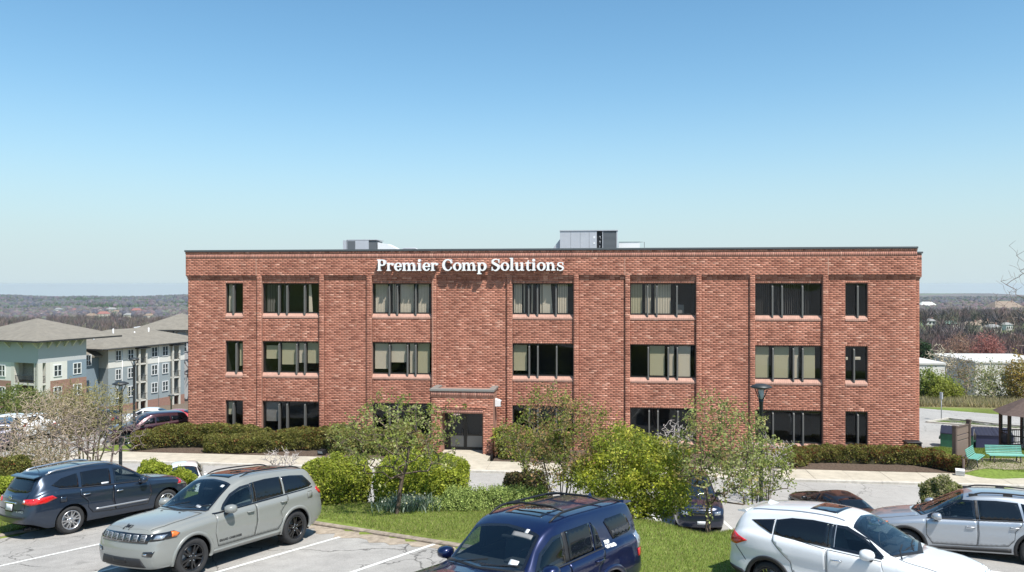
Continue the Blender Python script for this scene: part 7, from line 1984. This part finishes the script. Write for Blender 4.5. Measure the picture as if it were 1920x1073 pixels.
# single trees one can tell apart on the right
REDT = (.38, .20, .17); BRN = (.27, .20, .15); PALE = (.42, .37, .28)
RT_ = [('green flushed willow shrub touching the brick wall edge', 1745, 86, 728, 80, 70, [(.22, .27, .05), (.28, .32, .07), (.16, .21, .05)], OLV, 7000, .13),
       ('yellow green round shrub left of the field', 1775, 84, 735, 62, 42, [(.27, .31, .05), (.33, .35, .08)], OLV, 5000, .12),
       ('olive tree with pale branches standing in the dry grass at right', 1862, 82, 722, 90, 95, [(.30, .32, .14), (.26, .28, .11)], PALE, 3200, .11),
       ('amber leaved tree at the right edge of the field', 1918, 80, 715, 70, 95, [(.38, .26, .07), (.33, .28, .08)], BRN, 5000, .12),
       ('large red budding tree behind the warehouse', 1855, 175, 655, 60, 60, [(.40, .17, .14), (.34, .15, .13)], REDT, 2600, .22),
       ('brown budding tree left of the red one', 1800, 180, 655, 60, 55, [(.34, .20, .14)], BRN, 1500, .2),
       ('dark evergreen tree against the brick wall edge', 1733, 125, 668, 28, 48, [(.05, .09, .04)], BRN, 5000, .2),
       ('pale bare tree left of the warehouse', 1765, 118, 672, 60, 55, None, PALE, 0, .2),
       ('leaning bare tree in front of the warehouse', 1808, 100, 700, 70, 75, [(.28, .24, .12)], BRN, 900, .12)]
for i, (lb, px, Y, cy, w_, h_, lc, bk, nl, ls) in enumerate(RT_):
    plant('valley_tree', lb, 'tree', on(px, Y), cr(px, cy, Y, w_, h_), 3, 420, nl, ls, lc or GRN, bark=bk, seed=100 + i, r_tip=.018 if Y < 110 else .03, step=.5, clump=.22 if Y < 130 else .4, pow_=2.4, sides=3, shell=.4)
# reaching twigs at the right edge
plant('bare_tree', 'leafless tree reaching into the picture high at the right edge', 'tree', (31.5, 46.5, H(31.5, 46.5)), (tuple(pt(1960, 560, 46.5)), (2.6, 2.0, 4.2)), 1, 500, 0, .05, None, bark=(.20, .16, .14), seed=131, r_tip=.008, step=.3, sides=3, shell=.4)
plant('olive_shrub', 'green olive shrub mass below the left apartment balconies', 'shrub', on(42, 58), cr(42, 762, 58, 120, 72), 8, 600, 9000, .085, [(.19, .23, .06), (.24, .27, .09), (.13, .17, .05)], bark=OLV, seed=140, r_tip=.01, step=.25, clump=.14, sides=3)
plant('bare_shrub', 'second bare tan shrub right of the green olive shrub', 'shrub', on(135, 55), cr(130, 755, 55, 120, 75), 8, 800, 2500, .06, [(.30, .27, .12)], bark=TAN, seed=141, r_tip=.010, step=.25, clump=.14, sides=3, shell=.3)
# tall dry grass in the field
x = BK.uniform(32, 75, 60000); y = BK.uniform(74, 108, 60000); k = (y + .35 * (x - 40) > 76.5) & (np.abs(x / y) < .7); x, y = x[k], y[k]
blades('field_grass', x, y, .7, .05, [(.42, .36, .21), (.36, .30, .17), (.30, .28, .13)], BK); bpy.data.objects['field_grass']['label'] = 'tall straw coloured dry grass in the field beyond the road'

# ---------------------------------------------------------------- street furniture
M_lampm = mat('dark_lamp_metal', (.045, .05, .052), rough=.5, metal=.4); M_bowl = mat('frosted_lamp_glass', (.6, .62, .62), rough=.3)
def lamp(lb, px, Y, ytop, rad, scale=1.0):
    x = (px - 960) * Y / FPX; zt = CAMZ - (ytop - 533) * Y / FPX; zg = H(x, Y); e = empty('street_lamp', (x, Y, zg), 0, lb, 'street lamp', 'dish topped street lamps'); h = zt - zg
    k = rad / .36
    mb = MB(); mb.lathe([(.11, 0), (.11, .35), (.075, .4), (.07, h - .62 * k), (.085, h - .60 * k), (.085, h - .5 * k), (.001, h - .49 * k)], 12); mb.build('pole', M_lampm, e)
    mb = MB()
    for i in range(4): a = i * math.pi / 2 + .78; mb.tube([(.05 * math.cos(a), .05 * math.sin(a), h - .55 * k), (.24 * k * math.cos(a), .24 * k * math.sin(a), h - .14 * k)], .018, 5)
    mb.build('arm', M_lampm, e)
    mb = MB(); mb.lathe([(.001, h + .04), (rad * .5, h + .03), (rad, h - .05), (rad, h - .08), (rad * .6, h - .13), (.001, h - .14)], 28); mb.build('dish', M_lampm, e)
    mb = MB(); mb.lathe([(.001, h - .50 * k), (.08 * k, h - .47 * k), (.10 * k, h - .30 * k), (.07 * k, h - .14 * k)], 14); mb.build('bulb_glass', M_bowl, e)
    mb = MB(); mb.lathe([(.22, 0), (.22, .12), (.13, .16)], 14); mb.build('footing', M_curb, e)
lamp('dark dish topped lamp post in front of the right hand windows', 1427, 27.5, 722, .36)
lamp('dark dish topped lamp post standing in the bare tree at left', 226, 36.0, 717, .35)
lamp('dish topped lamp post farther back in front of the apartments', 251.5, 46.5, 672, .29)
lamp('smallest dish topped lamp post beside the corner of the brick building', 321, 88, 741, .36)
e = empty('sign_pole', (*((1765 - 960) * 66 / FPX, 66), H((1765 - 960) * 66 / FPX, 66)), 0, 'thin grey pole on the grass island beside the side drive', 'pole'); mb = MB(); mb.tube([(0, 0, 0), (0, 0, 2.3)], .04, 6); mb.box(-.05, .05, -.16, .16, 1.75, 2.3); mb.build('pole', M_hv, e)

M_brn = mat('brown_composite', (.20, .145, .115), rough=.7, noise=(6, .08)); M_brd = mat('dark_brown_post', (.11, .075, .06), rough=.7)
pa_ = Vector((22.95, 41.2)); pb_ = Vector((24.3, 42.3)); dv_ = (pb_ - pa_); an = math.atan2(dv_.y, dv_.x); ln = dv_.length; zg = H(23.4, 41.6)
e = empty('notice_board', (pa_.x, pa_.y, zg), an, 'tall brown panelled notice board seen from its back beside the teal benches', 'notice board')
for x in (0, ln): mb = MB(); mb.box(x - .09, x + .09, -.09, .09, -.3, 2.02 if x == 0 else 2.15, bev=.01); mb.box(x - .11, x + .11, -.11, .11, (2.02 if x == 0 else 2.15), (2.08 if x == 0 else 2.21)); mb.build('post', M_brd, e)
for (z0, z1) in ((.12, 1.22), (1.26, 1.5), (1.54, 1.92)): mb = MB(); mb.box(.1, ln - .1, -.035, .035, z0, z1, bev=.01); mb.build('panel', M_brn, e)
mb = MB(); mb.box(.09, ln - .09, -.055, .055, 1.925, 1.99); mb.box(.09, ln - .09, -.055, .055, .04, .115); mb.build('rail', M_brd, e)
c = Vector(xy(1806.5, 40.2)); e = empty('bollard', (c.x, c.y, H(c.x, c.y)), 0, 'short brown post with ring top in front of the notice board', 'post'); mb = MB(); mb.lathe([(.07, -.1), (.07, .78), (.05, .80)], 10); mb.build('post', M_brd, e); mb = MB(); mb.tube([(.09 * math.cos(t), 0, .88 + .09 * math.sin(t)) for t in np.linspace(0, 6.283, 14)], .028, 6, cap=False); mb.build('ring', M_brd, e)
M_teal = mat('teal_slat_paint', (.14, .38, .31), rough=.5, noise=(5, .12)); M_bleg = mat('bench_leg_brown', (.12, .10, .09), rough=.7)
def bench(lb, x, y, rz, L_=1.8):
    e = empty('bench', (x, y, H(x, y)), rz, lb, 'bench', 'teal slatted benches')
    prof = [(.27, .40), (.19, .425), (.11, .43), (.03, .425), (-.05, .42), (-.13, .43), (-.19, .50), (-.215, .58), (-.235, .66), (-.255, .74), (-.275, .82)]
    me = None
    for i, (dy, z) in enumerate(prof):
        if me is None: q = MB(); q.box(-L_ / 2, L_ / 2, -.027, .027, -.014, .014, bev=.005); me = q.mesh('slat', M_teal)
        nx = prof[min(i + 1, len(prof) - 1)]; pv = prof[max(i - 1, 0)]
        o = link('slat', me, e); o.location = (0, dy, z); o.rotation_euler = (math.atan2(nx[1] - pv[1], nx[0] - pv[0]) + math.pi, 0, 0)
    for sx in (-L_ / 2 + .25, L_ / 2 - .25):
        mb = MB(); mb.tube([(sx, .24, -.02), (sx, .20, .39)], .035, 6); mb.tube([(sx, -.24, -.02), (sx, -.12, .39)], .035, 6); mb.tube([(sx, .28, .39), (sx, -.13, .40), (sx, -.20, .46), (sx, -.295, .84)], .028, 6); mb.build('leg', M_bleg, e)
c = xy(1885, 41.6); bench('teal slatted bench facing the road, right of its twin', c[0], c[1], R(180) + R(-6))
c = xy(1828, 41.0); bench('teal slatted bench turned sideways beside the notice board', c[0], c[1], R(180) + R(48), 1.6)
c = xy(1860, 41.3); sheet('bench_pad', [(c[0] - 2.4, c[1] - .9), (c[0] + 2.6, c[1] - .9), (c[0] + 2.8, c[1] + 1.2), (c[0] - 1.9, c[1] + 1.2)], .02, M_dirt, .5)

# gazebo at the right edge
M_gz = mat('gazebo_dark_wood', (.055, .04, .035), rough=.7); gx, gy = xy(1934, 45.5); zg = H(gx, gy)
e = empty('gazebo', (gx, gy, zg), .25, 'dark brown timber gazebo with shingled hip roof cut by the right edge', 'gazebo')
for i in range(6): a = i * math.pi / 3; mb = MB(); mb.box(1.55 * math.cos(a) - .07, 1.55 * math.cos(a) + .07, 1.55 * math.sin(a) - .07, 1.55 * math.sin(a) + .07, -.3, 2.05); mb.build('post', M_gz, e)
mb = MB(); rg_ = [(2.0 * math.cos(i * math.pi / 3), 2.0 * math.sin(i * math.pi / 3), 2.02) for i in range(6)]; mb.add(rg_ + [(0, 0, 3.1)], [(i, (i + 1) % 6, 6) for i in range(6)] + [tuple(range(5, -1, -1))]); mb.build('roof', mat('gazebo_shingles', (.10, .07, .06), rough=.9, noise=(6, .3)), e)
for i in range(1, 6):
    a, c_ = i * math.pi / 3, (i + 1) * math.pi / 3; P0_ = Vector((1.55 * math.cos(a), 1.55 * math.sin(a), 0)); P1_ = Vector((1.55 * math.cos(c_), 1.55 * math.sin(c_), 0)); mb = MB()
    for z in (.12, .85): mb.tube([P0_ + Vector((0, 0, z)), P1_ + Vector((0, 0, z))], .035, 4)
    for k in range(1, 11): q = P0_.lerp(P1_, k / 11); mb.tube([q + Vector((0, 0, .12)), q + Vector((0, 0, .85))], .022, 4)
    mb.build('balustrade', M_gz, e)
mb = MB(); mb.lathe([(.001, .0), (1.7, .0), (1.7, -.3)], 6); mb.build('floor', M_conc, e)

# dumpsters
M_dgr = mat('green_dumpster_paint', (.02, .13, .07), rough=.6, noise=(3, .2)); M_dlid = mat('blue_plastic_lid', (.014, .015, .035), rough=.5); M_dbl = mat('navy_dumpster_paint', (.02, .025, .07), rough=.6); M_dgy = mat('faded_dumpster_side', (.33, .30, .26), rough=.8)
def dumpster(lb, pxc, Y, L_, m, ms, rz):
    x, y = xy(pxc, Y); e = empty('dumpster', (x, y, H(x, y)), rz, lb, 'dumpster'); mb = MB()
    pr = [(-.6, .0), (.6, .0), (.68, .95), (.1, 1.30), (-.68, .95)]
    mb.prism([(p[0], p[1]) for p in pr], -L_ / 2, L_ / 2, 'x'); mb.build('bin', m, e)
    for s in (-1, 1): mb = MB(); mb.prism([(-.62, .55), (.62, .55), (.66, .96), (.1, 1.27), (-.66, .96)], s * L_ / 2 - .015, s * L_ / 2 + .015, 'x'); mb.build('end_panel', ms, e)
    for (a, b_) in ((-L_ / 2, -.01), (.01, L_ / 2)):
        mb = MB(); mb.add([(a, -.74, .95), (b_, -.74, .95), (b_, .1, 1.345), (a, .1, 1.345), (a, -.74, .91), (b_, -.74, .91), (b_, .1, 1.305), (a, .1, 1.305)], [(0, 1, 2, 3), (7, 6, 5, 4), (0, 4, 5, 1), (1, 5, 6, 2), (2, 6, 7, 3), (3, 7, 4, 0)])
        for k in range(5): xx = a + (b_ - a) * (k + .5) / 5; mb.add([(xx - .03, -.74, .97), (xx + .03, -.74, .97), (xx + .03, .1, 1.365), (xx - .03, .1, 1.365)], [(0, 1, 2, 3)])
        mb.build('lid', M_dlid, e)
    mb = MB(); mb.box(-L_ / 2 - .1, -L_ / 2 - .02, -.5, .3, .5, .62); mb.box(L_ / 2 + .02, L_ / 2 + .1, -.5, .3, .5, .62); mb.build('lift_pocket', m, e)
dumpster('green dumpster with beige gabled end behind the notice board', 1795, 52.5, 1.9, M_dgr, M_dgy, R(-32))
dumpster('navy dumpster with slanted blue lids behind the benches', 1858, 52.0, 2.2, M_dbl, M_dgy, R(-12))

# floodlights on the ground
def flood(lb, px, v, m, k=1.0):
    p = Vector(xy(px, v)); e = empty('floodlight', (p.x, p.y, max(H(p.x, p.y), .0) + .1), WA + R(160), lb, 'floodlight')
    mb = MB(); mb.prism([(-.16 * k, .06), (.14 * k, .02), (.20 * k, .26 * k), (-.12 * k, .32 * k)], -.2 * k, .2 * k, 'x'); mb.build('housing', m, e)
    mb = MB(); mb.add([(-.17 * k, .145 * k, .05), (.17 * k, .145 * k, .05), (.17 * k, .204 * k, .25 * k), (-.17 * k, .204 * k, .25 * k)], [(0, 1, 2, 3)]); mb.build('lens', M_bowl, e)
    mb = MB(); mb.tube([(0, 0, -.1), (0, 0, .1)], .03, 6); mb.build('stake', m, e)
flood('small black floodlight on the bed beside the curving yew hedge', 604, 44.9, M_black)
flood('white boxy floodlight on the lawn in front of the notice board', 1800, 40.0, M_white)

# ---------------------------------------------------------------- cars farther away
def det_simple(c, s):
    P, St, pm = c['patch'], c['strip'], s['paint']; q = s['sw']
    for ax in ('L', 'R'):
        for w_ in q['side']: P('window', w_, ax, .006, M_cglass, None, .12)
        for (a, b_) in q['seams']: St([a, b_], ax, .012, .004)
        P('head_lamp', q['hl'], ax, .01, M_lampc, None, .1); P('tail_lamp', q['tl'], ax, .012, M_red, None, .1)
    P('windscreen', q['ws'], 'T', .008, M_wsglass, None, .12)
    P('rear_window', q['rw'], q.get('rwax', 'T'), .008, M_cglass, None, .12)
    P('grille', [(-.42, q['gz']), (.42, q['gz']), (.45, q['gz'] + .15), (-.45, q['gz'] + .15)], 'F', .012, M_gloss, None, .1)
    for sd in (-1, 1): P('head_lamp', [(sd * .50, q['gz'] + .02), (sd * .74, q['gz'] + .03), (sd * .76, q['gz'] + .15), (sd * .52, q['gz'] + .13)], 'F', .014, M_lampc, None, .1)
    P('number_plate', [(-.16, .45), (.16, .45), (.16, .58), (-.16, .58)], 'F', .02, M_plate, None, .1)
    mirror_pod(c, q['mx'], .82, q['mz'], pm); handles(c, q['hd'], pm)
def sedan(lb, p, **k):
    d = dict(name='parked_car', cat='car', label=lb, wb=2.75, rw=.33, ra=.385, rr=.22, rim='five', rimm=[M_alloy, M_well, M_silverp, M_chrome], paint=p, sill=.24, tw=.21,
      top=[(-1.05, .80), (-1.0, .98), (-.75, 1.05), (-.40, 1.10), (.15, 1.34), (.5, 1.41), (1.0, 1.43), (1.4, 1.36), (2.15, 1.02), (2.35, .98), (2.9, .92), (3.3, .84), (3.55, .74), (3.62, .66)],
      belt=[(-1.05, .72), (-.7, .94), (0, .96), (1.2, .94), (2.2, .92), (2.8, .86), (3.3, .76), (3.62, .58)],
      w=[(-1.05, .70), (-.9, .80), (-.5, .88), (.5, .90), (1.5, .89), (2.6, .89), (3.1, .84), (3.4, .74), (3.62, .54)],
      wr=[(-1.05, .6), (-.3, .58), (.4, .58), (1.1, .60), (1.6, .58), (2.2, .62), (3.62, .5)], crown=.03,
      sw=dict(side=[[(2.05, .97), (1.22, .98), (1.22, 1.31), (1.42, 1.29)], [(1.14, .98), (.25, .99), (.42, 1.27), (1.14, 1.31)], [(.18, .99), (-.12, 1.0), (.1, 1.16), (.33, 1.24)]], seams=[((1.18, .36), (1.18, .95)), ((2.12, .4), (2.16, .9)), ((.3, .9), (.5, .5))],
        hl=[(3.05, .66), (3.45, .62), (3.5, .72), (3.15, .78)], tl=[(-1.02, .72), (-.75, .75), (-.7, .92), (-1.0, .93)], ws=[(2.12, .66), (2.28, 0), (2.12, -.66), (1.45, -.54), (1.36, 0), (1.45, .54)], rw=[(-.36, .56), (-.42, 0), (-.36, -.56), (.18, -.50), (.22, 0), (.18, .50)], gz=.48, mx=1.85, mz=.92, hd=[(1.35, .84, .18), (.5, .86, .18)]), detail=det_simple)
    d.update(k); return car(d)[0]
def suv(lb, p, src, **k):
    d = dict(src); d.update(name='parked_car', cat='car', label=lb, paint=p, arch=None, group=None, rim='five', rimm=[M_alloy, M_well, M_silverp, M_chrome], detail=det_simple)
    xb = d['wb']
    d['sw'] = dict(side=[[(2.05, 1.16), (1.25, 1.18), (1.25, 1.53), (1.6, 1.49)], [(1.15, 1.19), (.30, 1.21), (.34, 1.54), (1.15, 1.56)], [(.2, 1.22), (-.5, 1.25), (-.42, 1.47), (.24, 1.54)]], seams=[((1.2, .45), (1.2, 1.13)), ((2.2, .5), (2.2, 1.08))],
        hl=[(3.1, .90), (3.45, .86), (3.5, .98), (3.2, 1.02)], tl=[(-.98, .98), (-.75, 1.0), (-.75, 1.2), (-.95, 1.22)], ws=[(2.30, .68), (2.42, 0), (2.30, -.68), (1.68, -.60), (1.62, 0), (1.68, .60)], rw=[(-.55, 1.26), (-.48, 1.52), (.48, 1.52), (.55, 1.26)], rwax='B', gz=.78, mx=2.0, mz=1.08, hd=[(1.4, 1.0, .2), (.45, 1.03, .2)])
    d.update(k); return car(d)[0]
def put(e, px, Y, yaw): x, y = xy(px, Y); e.location = (x, y, max(H(x, y), -20) + (.16 if False else 0)); e.rotation_euler = (0, 0, R(yaw))
P_blk = paint('black_car_paint', (.008, .007, .008), metal=.2); P_mar = paint('dark_maroon_paint', (.045, .010, .018), metal=.4); P_redc = paint('red_car_paint', (.42, .02, .02), metal=.1); P_nav = paint('navy_car_paint', (.015, .020, .045), metal=.4); P_wh2 = paint('plain_white_paint', (.74, .74, .73), metal=0)
put(sedan('black sedan in the lower lot glimpsed between the white compact suv and the silver crossover', P_blk), 1598, 30.9, 101)
put(suv('dark navy suv facing the viewer behind the sparse tree trunk', P_nav, JEEP), 1290, 34.6, -95)
put(sedan('white car whose roof shows over the lime bushes', P_wh2), 345, 37.8, -68)
put(suv('dark maroon suv parked at the left corner of the brick building', P_mar, JEEP), 320, 51.5, 222)
put(sedan('white sedan behind the dark maroon suv', P_wh2), 304, 60, 190)
put(sedan('red car mostly hidden by the left corner of the brick building', P_redc), 352, 63, 188)
put(suv('white suv at the left edge behind the mauve shrub', P_wh2, ROGUE), 42, 50.5, 172)
put(suv('dark minivan cut by the left edge', P_nav, JEEP), -2, 47, 120)
put(sedan('second white car half hidden in the bare thicket', P_wh2), 88, 53, 182)
put(suv('dark car almost hidden behind the bare tree', P_blk, ROGUE), 196, 54, 185)

# ---------------------------------------------------------------- haze
mh = bpy.data.materials.new('haze'); mh.use_nodes = True; nh = mh.node_tree; nh.nodes.clear()
pv = nh.nodes.new('ShaderNodeVolumePrincipled'); oh = nh.nodes.new('ShaderNodeOutputMaterial')
pv.inputs['Color'].default_value = (.80, .89, .98, 1); pv.inputs['Density'].default_value = 7e-5; pv.inputs['Anisotropy'].default_value = .2
nh.links.new(pv.outputs[0], oh.inputs['Volume'])
mb = MB(); mb.box(-8600, 8600, -900, 8600, -190, 14.2); mb.build('haze', mh, kind='stuff')
